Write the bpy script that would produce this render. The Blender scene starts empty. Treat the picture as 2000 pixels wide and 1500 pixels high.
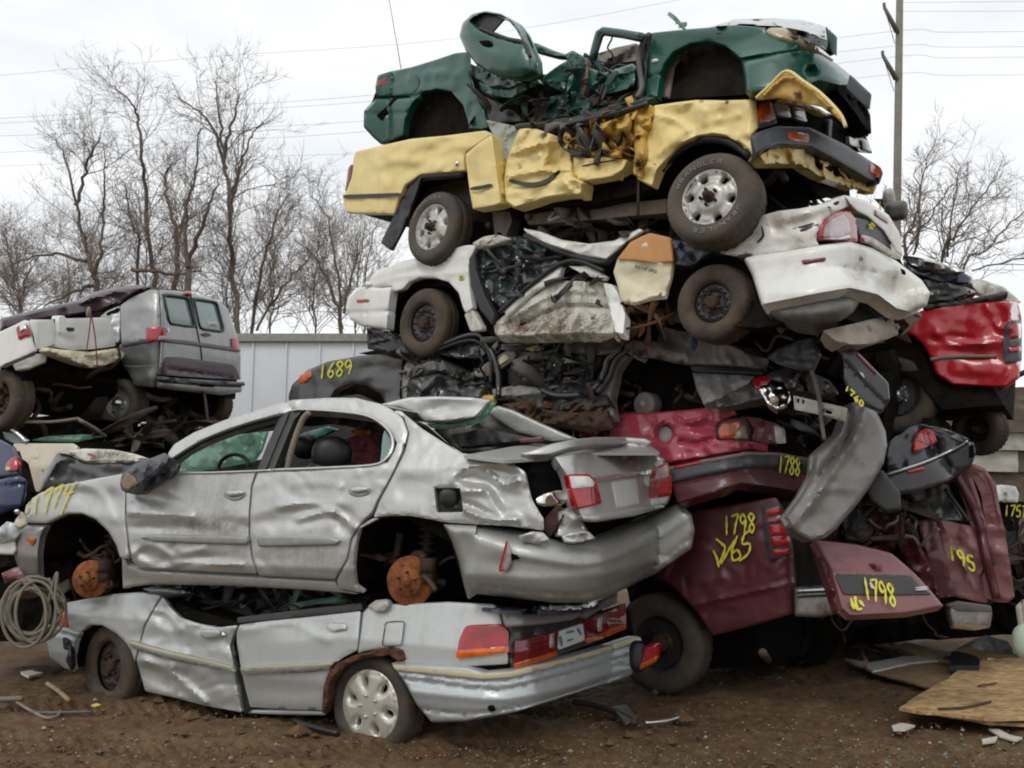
import bpy, math, random
import numpy as np
from mathutils import Vector
from mathutils.geometry import delaunay_2d_cdt
random.seed(7); RNG = np.random.default_rng(7)
R = math.radians
SC = bpy.context.scene
COL = SC.collection
# ------------------------------------------------------------------ camera
F = 1650.0; PIT = R(7.77); CH = 1.55
CAM = np.array([0, 0, CH])
FWD = np.array([0, math.cos(PIT), math.sin(PIT)]); UPV = np.array([0, -math.sin(PIT), math.cos(PIT)]); RGT = np.array([1., 0, 0])
def rays(P):
    P = np.asarray(P, float).reshape(-1, 2)
    return RGT*((P[:, 0:1]-1000)/F) + UPV*((750-P[:, 1:2])/F) + FWD
def pt(px, py, Y):
    d = rays([(px, py)])[0]; return CAM + d*(Y/d[1])
def gpt(px, py, z=0):
    d = rays([(px, py)])[0]; return CAM + d*((z-CH)/d[2])
# ------------------------------------------------------------------ noise
def _h(ix, iy, iz, s):
    n = (ix*374761393 + iy*668265263 + iz*2147483647 + s*1274126177) & 0xffffffff
    n = ((n ^ (n >> 13))*1274126177) & 0xffffffff
    return ((n ^ (n >> 16)) & 0xffff)/65535.0
def vnoise(P, s=0):
    P = np.asarray(P, float); I = np.floor(P).astype(np.int64); f = P-I; f = f*f*(3-2*f)
    out = 0
    for dx in (0, 1):
        for dy in (0, 1):
            for dz in (0, 1):
                w = (f[:, 0] if dx else 1-f[:, 0])*(f[:, 1] if dy else 1-f[:, 1])*(f[:, 2] if dz else 1-f[:, 2])
                out = out + w*_h(I[:, 0]+dx, I[:, 1]+dy, I[:, 2]+dz, s)
    return out
def fbm(P, s=0, o=3):
    a = 1; t = 0; n = 0
    for k in range(o): t = t + a*(vnoise(np.asarray(P)*2**k + 17.3*k, s+k)-.5); n += a; a *= .5
    return t/n*2
def crumple(P, s=0):
    a = np.abs(vnoise(P, s)*2-1); b = np.abs(vnoise(np.asarray(P)*2.1+5, s+1)*2-1)
    return (1-a*2)*.65 + (1-b*2)*.35
# ------------------------------------------------------------------ 2-D tools
def inpoly(P, Q):
    P = np.asarray(P, float); Q = np.asarray(Q, float); x, y = P[:, 0], P[:, 1]
    c = np.zeros(len(P), bool); j = len(Q)-1
    for i in range(len(Q)):
        xi, yi = Q[i]; xj, yj = Q[j]
        if yi != yj:
            m = ((yi > y) != (yj > y)) & (x < (xj-xi)*(y-yi)/(yj-yi)+xi); c ^= m
        j = i
    return c
def segdist(P, Q, closed=True):
    P = np.asarray(P, float); Q = np.asarray(Q, float); best = np.full(len(P), 1e9)
    n = len(Q)
    for i in range(n if closed else n-1):
        a = Q[i]; b = Q[(i+1) % n]; ab = b-a; L = ab@ab + 1e-9
        t = np.clip(((P-a)@ab)/L, 0, 1); d = np.hypot(*(P-(a+t[:, None]*ab)).T); best = np.minimum(best, d)
    return best
def catmull(Q, closed=True, k=5):
    Q = np.asarray(Q, float); n = len(Q); out = []
    for i in range(n if closed else n-1):
        if closed: p0, p1, p2, p3 = Q[i-1], Q[i], Q[(i+1) % n], Q[(i+2) % n]
        else: p0, p1, p2, p3 = Q[max(i-1, 0)], Q[i], Q[i+1], Q[min(i+2, n-1)]
        for j in range(k):
            t = j/k; out.append(.5*((2*p1)+(p2-p0)*t+(2*p0-5*p1+4*p2-p3)*t*t+(3*p1-p0-3*p2+p3)*t**3))
    if not closed: out.append(Q[-1])
    return np.array(out)
def resample(Q, step, closed=True):
    Q = np.asarray(Q, float); n = len(Q); out = []
    for i in range(n if closed else n-1):
        a = Q[i]; b = Q[(i+1) % n]; k = max(1, int(round(np.linalg.norm(b-a)/step)))
        for j in range(k): out.append(a+(b-a)*j/k)
    if not closed: out.append(Q[-1])
    return np.array(out)
def roundpoly(Q, r=4):
    Q = np.asarray(Q, float); n = len(Q); out = []
    for i in range(n):
        p, a, b = Q[i], Q[i-1], Q[(i+1) % n]
        la = np.hypot(*(a-p)); lb = np.hypot(*(b-p)); ra = min(r, la*.45); rb = min(r, lb*.45)
        A = p+(a-p)/max(la, 1e-6)*ra; B = p+(b-p)/max(lb, 1e-6)*rb
        out += [A, .25*A+.5*p+.25*B, B]
    return np.array(out)
def ell(cx, cy, rx, ry, n=28, a=0, a0=0, a1=360):
    t = np.radians(np.linspace(a0, a1, n, endpoint=(a1-a0 < 360))); c, s = math.cos(R(a)), math.sin(R(a))
    x, y = rx*np.cos(t), ry*np.sin(t); return np.stack([cx+x*c-y*s, cy+x*s+y*c], 1)
# ------------------------------------------------------------------ objects
def thing(name, label, cat, loc, group=None):
    o = bpy.data.objects.new(name, None); o.empty_display_size = .1; o.location = [float(v) for v in loc]; COL.objects.link(o)
    o['label'] = label; o['category'] = cat
    if group: o['group'] = group
    return o
def tag(o, label, cat, group=None):
    o['label'] = label; o['category'] = cat
    if group: o['group'] = group
    return o
def wloc(o):
    v = np.zeros(3)
    while o is not None: v += np.array(o.location); o = o.parent
    return v
def mk(name, V, Fc, mat, parent=None, smooth=True, attrs=None, own_origin=False):
    V = np.asarray(V, float)
    base = wloc(parent) if parent else np.zeros(3)
    loc = np.zeros(3)
    if own_origin: loc = np.array([V[:, 0].mean(), V[:, 1].mean(), V[:, 2].min()])-base
    me = bpy.data.meshes.new(name); me.from_pydata((V-base-loc).tolist(), [], [list(map(int, f)) for f in Fc])
    for m in (mat if isinstance(mat, (list, tuple)) else [mat]): me.materials.append(m)
    if smooth: me.polygons.foreach_set('use_smooth', np.ones(len(me.polygons), bool))
    if attrs:
        for k, a in attrs.items():
            at = me.attributes.new(k, 'FLOAT', 'POINT'); at.data.foreach_set('value', np.asarray(a, np.float32))
    me.update()
    o = bpy.data.objects.new(name, me); o.location = loc.tolist(); COL.objects.link(o)
    if parent: o.parent = parent
    return o
# ------------------------------------------------------------------ surfaces
class Shell:
    """a vehicle body: rounded-rectangle plan (u along the side to the left, w across, away from the camera)"""
    def __init__(s, O, yaw, L, W, r, prof=((0, 0), (9, 0)), z0=0, rL=None):
        s.O = np.array([O[0], O[1], 0.]); a = R(yaw)
        s.U = np.array([-math.cos(a), math.sin(a), 0]); s.Wv = np.array([math.sin(a), math.cos(a), 0])
        s.L, s.W, s.r, s.rL = L, W, r, (rL if rL else r); s.pz = np.array([p[0] for p in prof])+z0; s.pv = np.array([p[1] for p in prof])
        s.dents = []; s.creases = []; s.ledges = []
        dist = math.hypot(O[0], O[1]); s.t = np.linspace(max(1.0, dist-4.5), dist+8.5, 260)
    def sd(s, X):
        d = X-s.O; u = d@s.U; w = d@s.Wv
        r = np.where(u < s.L/2, s.r, s.rL)
        qx = np.abs(u-s.L/2)-(s.L/2-r); qy = np.abs(w-s.W/2)-(s.W/2-r)
        return np.hypot(np.maximum(qx, 0), np.maximum(qy, 0))+np.minimum(np.maximum(qx, qy), 0)-r
    def f(s, X): return s.sd(X)+np.interp(X[..., 2], s.pz, s.pv)
    def disp(s, P):
        P = np.asarray(P, float); out = np.zeros(len(P))
        for (x, y, rx, ry, an, dp) in s.dents:
            c, q = math.cos(R(an)), math.sin(R(an)); dx, dy = P[:, 0]-x, P[:, 1]-y
            a = (dx*c+dy*q)/rx; b = (-dx*q+dy*c)/ry; out += dp*.82*np.exp(-(a*a+b*b)**1.7)
        for (line, w, h) in s.creases:
            out += h*np.maximum(0, 1-segdist(P, catmull(line, False, 4), False)/w)**1.1
        for (line, w, h) in s.ledges:
            l = np.array(line, float); y = np.interp(P[:, 0], l[:, 0], l[:, 1]); ok = (P[:, 0] >= l[0, 0]-5) & (P[:, 0] <= l[-1, 0]+5)
            t = np.clip((y-P[:, 1])/w, 0, 1.6); out -= np.where(ok, h*t*t*(1.5-.33*t), 0)
        return out
    def at(s, P, d=0, raw=False):
        P = np.asarray(P, float).reshape(-1, 2); D = rays(P); d = np.broadcast_to(np.asarray(d, float), (len(P),)).copy()
        if not raw: d += s.disp(P)
        out = np.empty((len(P), 3))
        for k in range(0, len(P), 4000):
            Dk = D[k:k+4000]; dk = d[k:k+4000]
            X = CAM+Dk[:, None, :]*s.t[None, :, None]
            v = s.f(X)-dk[:, None]; neg = v < 0; hit = neg.any(1); i = np.where(hit, neg.argmax(1), v.argmin(1))
            i0 = np.maximum(i-1, 0); lo = s.t[i0].copy(); hi = s.t[i].copy()
            for _ in range(16):
                m = (lo+hi)/2; g = s.f(CAM+Dk*m[:, None])-dk < 0; hi = np.where(g, m, hi); lo = np.where(g, lo, m)
            ms = np.where(~hit)[0]
            if len(ms):
                h = s.t[1]-s.t[0]; a = s.t[i[ms]]-h; b = s.t[i[ms]]+h; Dm = Dk[ms]
                for _ in range(26):
                    c1 = a+(b-a)*.382; c2 = a+(b-a)*.618; g = s.f(CAM+Dm*c1[:, None]) < s.f(CAM+Dm*c2[:, None]); b = np.where(g, c2, b); a = np.where(g, a, c1)
                hi[ms] = (a+b)/2-np.where(dk[ms] < 0, dk[ms]*1.3, dk[ms]*.7)
            out[k:k+4000] = CAM+Dk*hi[:, None]
        return out
    def inward(s, X):
        e = .004; g = np.stack([(s.f(X+e*a)-s.f(X-e*a)) for a in np.eye(3)], 1); n = np.linalg.norm(g, axis=1, keepdims=True)
        return -g/np.maximum(n, 1e-6)
    def back(s, X, depth=None):
        w = (X-s.O)@s.Wv
        if depth is None: return X+np.outer(s.W-.03-w, s.Wv)
        return X+np.outer(np.minimum(depth, np.maximum(s.W-.03-w, .02)), s.Wv)
    axis = property(lambda s: s.Wv)
    def slab(s, w): return Flat(s.O+s.Wv*w, -s.Wv)
    def endwall(s, u): return Flat(s.O+s.U*u, -s.U)
class Flat(Shell):
    def __init__(s, O, N):
        s.O = np.array(O, float); s.N = np.array(N, float)/np.linalg.norm(N); s.dents = []; s.creases = []; s.ledges = []
        s.Wv = -s.N; s.W = 1e9
        s.U = np.cross(s.N, [0, 0, 1.]); s.U = s.U/max(np.linalg.norm(s.U), 1e-6)
    def at(s, P, d=0, raw=False):
        P = np.asarray(P, float).reshape(-1, 2); D = rays(P); d = np.broadcast_to(np.asarray(d, float), (len(P),)).copy()
        if not raw: d += s.disp(P)
        t = ((s.O-CAM)@s.N + d)/(D@s.N); return CAM+D*t[:, None]
    def inward(s, X): return np.tile(-s.N, (len(X), 1))
    def back(s, X, depth=None): return X-s.N*(1.0 if depth is None else depth)
def flat3(a, b, c):
    """plane through three (px,py,Y) points"""
    A, B, C = (pt(*q) for q in (a, b, c)); n = np.cross(B-A, C-A); n /= np.linalg.norm(n)
    if n@(A-CAM) > 0: n = -n
    return Flat(A, n)
# ------------------------------------------------------------------ builders
def tri(ring, holes, step, jit=.25, inset=()):
    ring = np.asarray(ring); mn = ring.min(0); mx = ring.max(0)
    xs = np.arange(mn[0]+step*.5, mx[0], step); ys = np.arange(mn[1]+step*.5, mx[1], step*.87)
    G = np.array([(x+(step*.5 if j % 2 else 0), y) for j, y in enumerate(ys) for x in xs]) if len(xs) and len(ys) else np.zeros((0, 2))
    if len(G):
        G = G+RNG.uniform(-jit, jit, G.shape)*step
        m = inpoly(G, ring) & (segdist(G, ring) > step*.55)
        for h in holes: m &= ~inpoly(G, h) & (segdist(G, h) > step*.55)
        G = G[m]
    if inset:
        tg = np.roll(ring, -1, 0)-np.roll(ring, 1, 0); nn = np.stack([-tg[:, 1], tg[:, 0]], 1); nn /= np.maximum(np.linalg.norm(nn, axis=1, keepdims=True), 1e-6)
        if not inpoly(ring[:1]+nn[:1]*.4, ring)[0]: nn = -nn
        if len(G): G = G[segdist(G, ring) > inset[-1]+step*.4]
        for q in inset:
            I = ring+nn*q; m = inpoly(I, ring); m[m] = segdist(I[m], ring) > q*.9
            for h in holes: m &= ~inpoly(I, h) & (segdist(I, h) > 1.5)
            I = I[m]; k = [j for j in range(len(I)) if j == 0 or np.hypot(*(I[j]-I[j-1])) > 1.2]; G = np.vstack([G, I[k]]) if len(k) else G
    V = [tuple(p) for p in ring]; E = [(i, (i+1) % len(ring)) for i in range(len(ring))]
    for h in holes:
        b = len(V); V += [tuple(p) for p in h]; E += [(b+i, b+(i+1) % len(h)) for i in range(len(h))]
    V += [tuple(p) for p in G]
    vs, es, fs, *_ = delaunay_2d_cdt([Vector(v) for v in V], E, [], 0, 1e-3)
    P = np.array([(v.x, v.y) for v in vs]); T = np.array([f for f in fs if len(f) == 3])
    c = P[T].mean(1); m = inpoly(c, ring)
    for h in holes: m &= ~inpoly(c, h)
    return P, T[m]
def bedges(T):
    d = {}
    for f in T:
        for i in range(3):
            a, b = int(f[i]), int(f[(i+1) % 3]); d[(a, b)] = d.get((a, b), 0)+1
    return [(a, b) for (a, b) in d if (b, a) not in d]
def sheet(name, poly, S, mat, parent, d=0., step=7, holes=(), smooth=False, rnd=3, edge=(7, .012), rim=.035, cr=(0, 5, 0), dents=(), creases=(), ledges=(), bulge=0, folds=None, rust=(), dirt=(), wob=.004, back=False):
    """a pressed-metal panel: outline in photo pixels laid on a body surface, rolled edges, dents and a folded rim"""
    poly = np.asarray(poly, float)
    if edge[1] <= .025: edge = (edge[0]*.6, edge[1]*.4)
    elif edge[1] <= .04: edge = (edge[0]*.75, edge[1]*.6)
    if cr[0] >= .012 and folds is None: folds = (1.0, cr[0]*.75)
    if folds is None and cr[0] >= .005: folds = (.7, cr[0]*1.3)
    if folds and step > 4.6: step = max(4.6, step*.85)
    poly = catmull(poly) if smooth else (roundpoly(poly, rnd) if rnd else poly)
    ring = resample(poly, step*.9); hs = [resample(roundpoly(h, 3), step*.9) for h in holes]
    P, T = tri(ring, hs, step, .25, (edge[0]*.35, edge[0]*.85) if edge[0] > 4 else ())
    dist = segdist(P, ring)
    for h in hs: dist = np.minimum(dist, segdist(P, h))
    X0 = S.at(P, d)
    off = np.full(len(P), float(d))
    x = np.clip(dist/max(edge[0], .1), 0, 1); off -= edge[1]*(1-np.sqrt(np.maximum(0, 1-(1-x)**2)))
    if wob: off += wob*fbm(X0*3.1, 3, 2)
    if cr[0]: off += cr[0]*crumple(X0*cr[1], int(cr[2]))*np.clip(dist/6+.35, 0, 1)
    if folds:
        g = np.random.default_rng(int(ring.sum()) % 99991); mn, mx = ring.min(0), ring.max(0); ar = abs(np.dot(ring[:, 0], np.roll(ring[:, 1], 1))-np.dot(ring[:, 1], np.roll(ring[:, 0], 1)))/2
        for _ in range(int(np.clip(ar/900*folds[0], 3, 26))):
            c = g.uniform(mn, mx); a = g.uniform(0, np.pi); l = g.uniform(10, 42); k = g.uniform(-.5, .5); v = np.array([math.cos(a), math.sin(a)]); v2 = np.array([math.cos(a+k), math.sin(a+k)])
            off += folds[1]*g.uniform(.5, 1.2)*g.choice([-1, 1])*np.maximum(0, 1-segdist(P, np.array([c-v*l, c, c+v2*l]), False)/g.uniform(8, 22))
    if bulge: off += bulge*np.sqrt(np.clip(dist/max(dist.max(), 1), 0, 1))
    if dents or creases or ledges:
        k = Flat.__new__(Flat); k.dents = list(dents); k.creases = list(creases); k.ledges = list(ledges); off += Shell.disp(k, P)
    X = S.at(P, off)
    wear = np.zeros(len(P))
    for (rx, ry, rr) in rust: wear = np.maximum(wear, np.exp(-((P[:, 0]-rx)**2+(P[:, 1]-ry)**2)/(rr*rr)))
    drt = np.zeros(len(P))
    for (rx, ry, ra, rb, am) in dirt: drt = np.maximum(drt, am*np.exp(-(((P[:, 0]-rx)/ra)**2+((P[:, 1]-ry)/rb)**2)))
    V = X; Fc = [list(f) for f in T]
    n = np.cross(X[T[:, 1]]-X[T[:, 0]], X[T[:, 2]]-X[T[:, 0]]); flip = np.sum(n*(X[T[:, 0]]-CAM)) > 0
    be = bedges(T)
    bl = sorted({i for e in be for i in e}); mp = {b: len(X)+k for k, b in enumerate(bl)}
    Xi = X[bl]+S.inward(X[bl])*rim
    V = np.vstack([X, Xi]); wear = np.concatenate([wear, wear[bl]]); drt = np.concatenate([drt, drt[bl]])
    Fc += [[b, a, mp[a], mp[b]] for a, b in be]
    if back:
        nb = len(V); V = np.vstack([V, X+S.inward(X)*rim*.97]); wear = np.concatenate([wear, wear[:len(X)]]); drt = np.concatenate([drt, drt[:len(X)]])
        Fc += [[f[2]+nb, f[1]+nb, f[0]+nb] for f in T]
    if flip: Fc = [f[::-1] for f in Fc]
    o = mk(name, V, Fc, mat, parent, attrs={'wear': wear, 'dirt': drt}); o.data.set_sharp_from_angle(angle=R(34 if folds else 62)); return o
def block(name, poly, S, mat, parent, d=-.04, depth=None, cr=0, step=40, rnd=0, lift=0):
    """a closed solid: outline laid on the body surface and carried through to the far side"""
    ring = resample(roundpoly(poly, rnd) if rnd else np.asarray(poly, float), step)
    P, T = tri(ring, [], step)
    X = S.at(P, d, raw=True)
    if cr: X = X+S.inward(X)*(cr*np.abs(crumple(X*4, 9)))[:, None]
    Y = S.back(X, depth); n = len(P); Y[:, 2] = Y[:, 2]+lift*np.clip((X[:, 2].max()-X[:, 2])/max(np.ptp(X[:, 2]), .1)*1.6, 0, 1)
    nn = np.cross(X[T[:, 1]]-X[T[:, 0]], X[T[:, 2]]-X[T[:, 0]]); flip = np.sum(nn*(X[T[:, 0]]-CAM)) > 0
    Fc = [list(f) for f in T]+[[a+n for a in f[::-1]] for f in T]+[[b, a, a+n, b+n] for a, b in bedges(T)]
    if flip: Fc = [f[::-1] for f in Fc]
    return mk(name, np.vstack([X, Y]), Fc, mat, parent, smooth=False)
def tubemesh(pts, rad, n=8, cap=True):
    pts = np.asarray(pts, float); m = len(pts); rad = np.broadcast_to(rad, (m,))
    tg = np.gradient(pts, axis=0); tg /= np.maximum(np.linalg.norm(tg, axis=1, keepdims=True), 1e-9)
    ref = np.array([0, 0, 1.]) if abs(tg[0][2]) < .9 else np.array([1., 0, 0]); V = []
    a = np.cross(tg[0], ref); a /= np.linalg.norm(a)
    th = np.linspace(0, 2*np.pi, n, endpoint=False)
    for i in range(m):
        a = a-tg[i]*(a@tg[i]); a /= max(np.linalg.norm(a), 1e-9); b = np.cross(tg[i], a)
        V.append(pts[i]+rad[i]*(np.outer(np.cos(th), a)+np.outer(np.sin(th), b)))
    V = np.vstack(V); Fc = []
    for i in range(m-1):
        for j in range(n): Fc.append([i*n+j, i*n+(j+1) % n, (i+1)*n+(j+1) % n, (i+1)*n+j])
    if cap: Fc.append(list(range(n))[::-1]); Fc.append([(m-1)*n+j for j in range(n)])
    return V, Fc
class MB:
    def __init__(s): s.V = []; s.F = []; s.n = 0
    def add(s, V, Fc): s.V.append(np.asarray(V, float)); s.F += [[i+s.n for i in f] for f in Fc]; s.n += len(V); return s
    def tube(s, pts, rad, n=8): return s.add(*tubemesh(pts, rad, n))
    def box(s, c, ax, ay, az):
        c, ax, ay, az = (np.asarray(v, float) for v in (c, ax, ay, az)); V = [c+i*ax+j*ay+k*az for i in (-1, 1) for j in (-1, 1) for k in (-1, 1)]
        return s.add(V, [[0, 1, 3, 2], [4, 6, 7, 5], [0, 4, 5, 1], [2, 3, 7, 6], [0, 2, 6, 4], [1, 5, 7, 3]])
    def build(s, name, mat, parent=None, smooth=True, **k): return mk(name, np.vstack(s.V), s.F, mat, parent, smooth, **k)
def tube(name, P, S, rad, mat, parent, d=0., smooth=True, n=8):
    P = np.asarray(P, float); P = catmull(P, False, 5) if smooth and len(P) > 2 else resample(P, 12, False)
    return MB().tube(S.at(P, d), rad, n).build(name, mat, parent)
def strokes(name, lines, S, width, mat, parent, d=.008, wob=None):
    if wob is None: wob = .22 if 'spray' in name else .03
    mb = MB()
    for L in lines:
        L = resample(catmull(L, False, 4) if len(L) > 2 else L, 3, False)
        t = np.gradient(L, axis=0); t /= np.maximum(np.linalg.norm(t, axis=1, keepdims=True), 1e-6); nn = np.stack([-t[:, 1], t[:, 0]], 1)
        w = width*.5*(1+wob*np.sin(np.arange(len(L))*1.1+len(L)))
        w = w*np.minimum(1, .55+.2*np.minimum(np.arange(len(L)), np.arange(len(L))[::-1]))
        A = S.at(L+nn*w[:, None], d); B = S.at(L-nn*w[:, None], d); m = len(L)
        mb.add(np.vstack([A, B]), [[i, i+1, m+i+1, m+i] for i in range(m-1)])
    return mb.build(name, mat, parent)
GL = {'1': [[(.5, 0), (.45, 1)]], '7': [[(0, .08), (.45, .02), (.95, 0), (.6, .5), (.35, 1)]], '4': [[(.25, 0), (.1, .5), (.95, .45)], [(.8, .05), (.55, 1.05)]],
      '8': [[(.8, .15), (.4, 0), (.15, .2), (.5, .48), (.85, .75), (.5, 1), (.15, .8), (.5, .48), (.85, .2), (.6, .02)]], '9': [[(.85, .25), (.45, 0), (.1, .25), (.4, .5), (.85, .3), (.75, .65), (.6, 1)]],
      '6': [[(.8, 0), (.35, .35), (.15, .75), (.45, 1), (.8, .8), (.55, .55), (.2, .7)]], '5': [[(.95, 0), (.3, .05), (.2, .45), (.7, .45), (.85, .75), (.5, 1), (.05, .9)]],
      '0': [[(.5, 0), (.15, .3), (.2, .8), (.5, 1), (.85, .7), (.8, .25), (.5, 0)]], '2': [[(.1, .2), (.5, 0), (.85, .25), (.1, 1), (.95, .95)]], '3': [[(.1, .05), (.8, .1), (.4, .45), (.85, .7), (.1, 1)]],
      'W': [[(0, 0), (.25, 1), (.5, .3), (.75, 1), (1, 0)]], 'R': [[(.1, 1), (.1, 0), (.7, .05), (.75, .4), (.1, .5)], [(.4, .5), (.9, 1)]], 'A': [[(0, 1), (.5, 0), (1, 1)], [(.2, .65), (.8, .65)]], 'N': [[(0, 1), (0, 0)], [(0, 0), (1, 1)], [(1, 1), (1, 0)]],
      'G': [[(.9, .15), (.4, 0), (.1, .5), (.4, 1), (.9, .85), (.9, .55), (.55, .55)]], 'L': [[(0, 0), (0, 1)], [(0, 1), (.8, 1)]], 'E': [[(.8, 0), (0, 0)], [(0, 0), (0, 1)], [(0, 1), (.8, 1)], [(0, .5), (.7, .5)]], 'T': [[(0, 0), (1, 0)], [(.5, 0), (.5, 1)]],
      'I': [[(.5, 0), (.5, 1)]], 'D': [[(0, 0), (0, 1)], [(0, 1), (.7, .8), (.8, .4), (.5, 0), (0, 0)]], 'C': [[(.9, .1), (.3, 0), (0, .5), (.3, 1), (.9, .9)]], 'P': [[(0, 1), (0, 0), (.8, .1), (.7, .5), (0, .5)]], 'F': [[(.8, 0), (0, 0), (0, 1)], [(0, .5), (.6, .5)]],
      'O': [[(.5, 0), (0, .5), (.5, 1), (1, .5), (.5, 0)]], 'S': [[(.9, .1), (.4, 0), (.1, .25), (.8, .7), (.5, 1), (0, .9)]], '/': [[(.9, 0), (.1, 1)]], ' ': []}
def glyphs(txt, o, ex, ey, adv=1.15):
    o, ex, ey = (np.array(v, float) for v in (o, ex, ey)); out = []
    for i, c in enumerate(txt):
        for l in GL[c]: out.append([o+ex*(x+i*adv)+ey*y for x, y in l])
    return out
def mark(txt, o, ex, ey, S, width, parent, d=.01, mat=None, adv=1.15, name='spray_number'):
    return strokes(name, glyphs(txt, o, ex, ey, adv), S, width, mat or M['spray'], parent, d)
def shards(name, poly, S, n, size, mat, parent, d=(-.25, .0), seed=1, long=2.2, curl=.5):
    """a tangle of torn, bent strips filling a region"""
    g = np.random.default_rng(seed); poly = np.asarray(poly, float); mb = MB(); mn, mx = poly.min(0), poly.max(0); k = 0
    while k < n:
        p = g.uniform(mn, mx)
        if not inpoly([p], poly)[0]: continue
        k += 1; c = S.at([p], g.uniform(*d))[0]
        a = g.normal(size=3)*[1, .5, .8]; a /= np.linalg.norm(a); b = np.cross(a, g.normal(size=3)); b /= np.linalg.norm(b); q = np.cross(a, b)
        l = size*g.uniform(.5, 1.6)*long/2; w = size*g.uniform(.15, .6)/2; nu, nv = 7, 4; V = []
        ph = g.uniform(0, 6, 4); am = size*curl*g.uniform(.3, 1)
        for i in range(nu):
            for j in range(nv):
                u = i/(nu-1)*2-1; v = j/(nv-1)*2-1; ww = w*(1-.5*abs(math.sin(u*1.3+ph[3])))
                V.append(c+a*l*u+b*ww*v+q*(am*.5*math.sin(u*2.6+ph[0])+am*.3*math.sin(v*2+u*3+ph[1]))+b*am*.5*math.sin(u*1.7+ph[2]))
        f = [[i*nv+j, i*nv+j+1, (i+1)*nv+j+1, (i+1)*nv+j] for i in range(nu-1) for j in range(nv-1)]
        V = np.array(V); m = len(V); V2 = V+q*.006
        per = [(i*nv, (i+1)*nv) for i in range(nu-1)]+[((nu-1)*nv+j, (nu-1)*nv+j+1) for j in range(nv-1)]+[((i+1)*nv+nv-1, i*nv+nv-1) for i in range(nu-1)]+[(j+1, j) for j in range(nv-1)]
        mb.add(np.vstack([V, V2]), f+[[x+m for x in r[::-1]] for r in f]+[[x, y, y+m, x+m] for x, y in per])
    return mb.build(name, mat, parent)
def wires(name, poly, S, n, mat, parent, d=(-.2, .02), seed=2, rad=(.004, .012), L=.35):
    g = np.random.default_rng(seed); poly = np.asarray(poly, float); mb = MB(); mn, mx = poly.min(0), poly.max(0); k = 0
    while k < n:
        p = g.uniform(mn, mx)
        if not inpoly([p], poly)[0]: continue
        k += 1; c = S.at([p], g.uniform(*d))[0]; v = g.normal(size=3)*[1, .4, .6]; pts = [c]
        for _ in range(5): v = v+g.normal(size=3)*.8; v /= np.linalg.norm(v); pts.append(pts[-1]+v*L/5)
        mb.tube(catmull(np.array(pts), False, 4) if False else resamp3(pts), g.uniform(*rad), 6)
    return mb.build(name, mat, parent)
def resamp3(pts, k=4):
    Q = np.asarray(pts, float); n = len(Q); out = []
    for i in range(n-1):
        p0, p1, p2, p3 = Q[max(i-1, 0)], Q[i], Q[i+1], Q[min(i+2, n-1)]
        for j in range(k):
            t = j/k; out.append(.5*((2*p1)+(p2-p0)*t+(2*p0-5*p1+4*p2-p3)*t*t+(3*p1-p0-3*p2+p3)*t**3))
    out.append(Q[-1]); return np.array(out)
# ------------------------------------------------------------------ wheels
def lathe(prof, C, ax, up, n=72, radf=None):
    side = np.cross(ax, up); th = np.linspace(0, 2*np.pi, n, endpoint=False); V = []
    for k, (a, r) in enumerate(prof):
        rr = r if radf is None else r+radf(k, th)
        V.append(C+ax*a+(np.cos(th)*rr)[:, None]*side+(np.sin(th)*rr)[:, None]*up)
    V = np.vstack(V); m = len(prof)
    Fc = [[i*n+j, (i+1)*n+j, (i+1)*n+(j+1) % n, i*n+(j+1) % n] for i in range(m-1) for j in range(n)]
    return V, Fc
def frame_for(S, yaw=0, tilt=0):
    w = S.axis; a = math.atan2(w[0], w[1])+R(yaw); out = -np.array([math.sin(a)*math.cos(R(tilt)), math.cos(a)*math.cos(R(tilt)), -math.sin(R(tilt))])
    up = np.array([0, 0, 1.])-out*out[2]; up /= np.linalg.norm(up); return out, up
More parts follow.
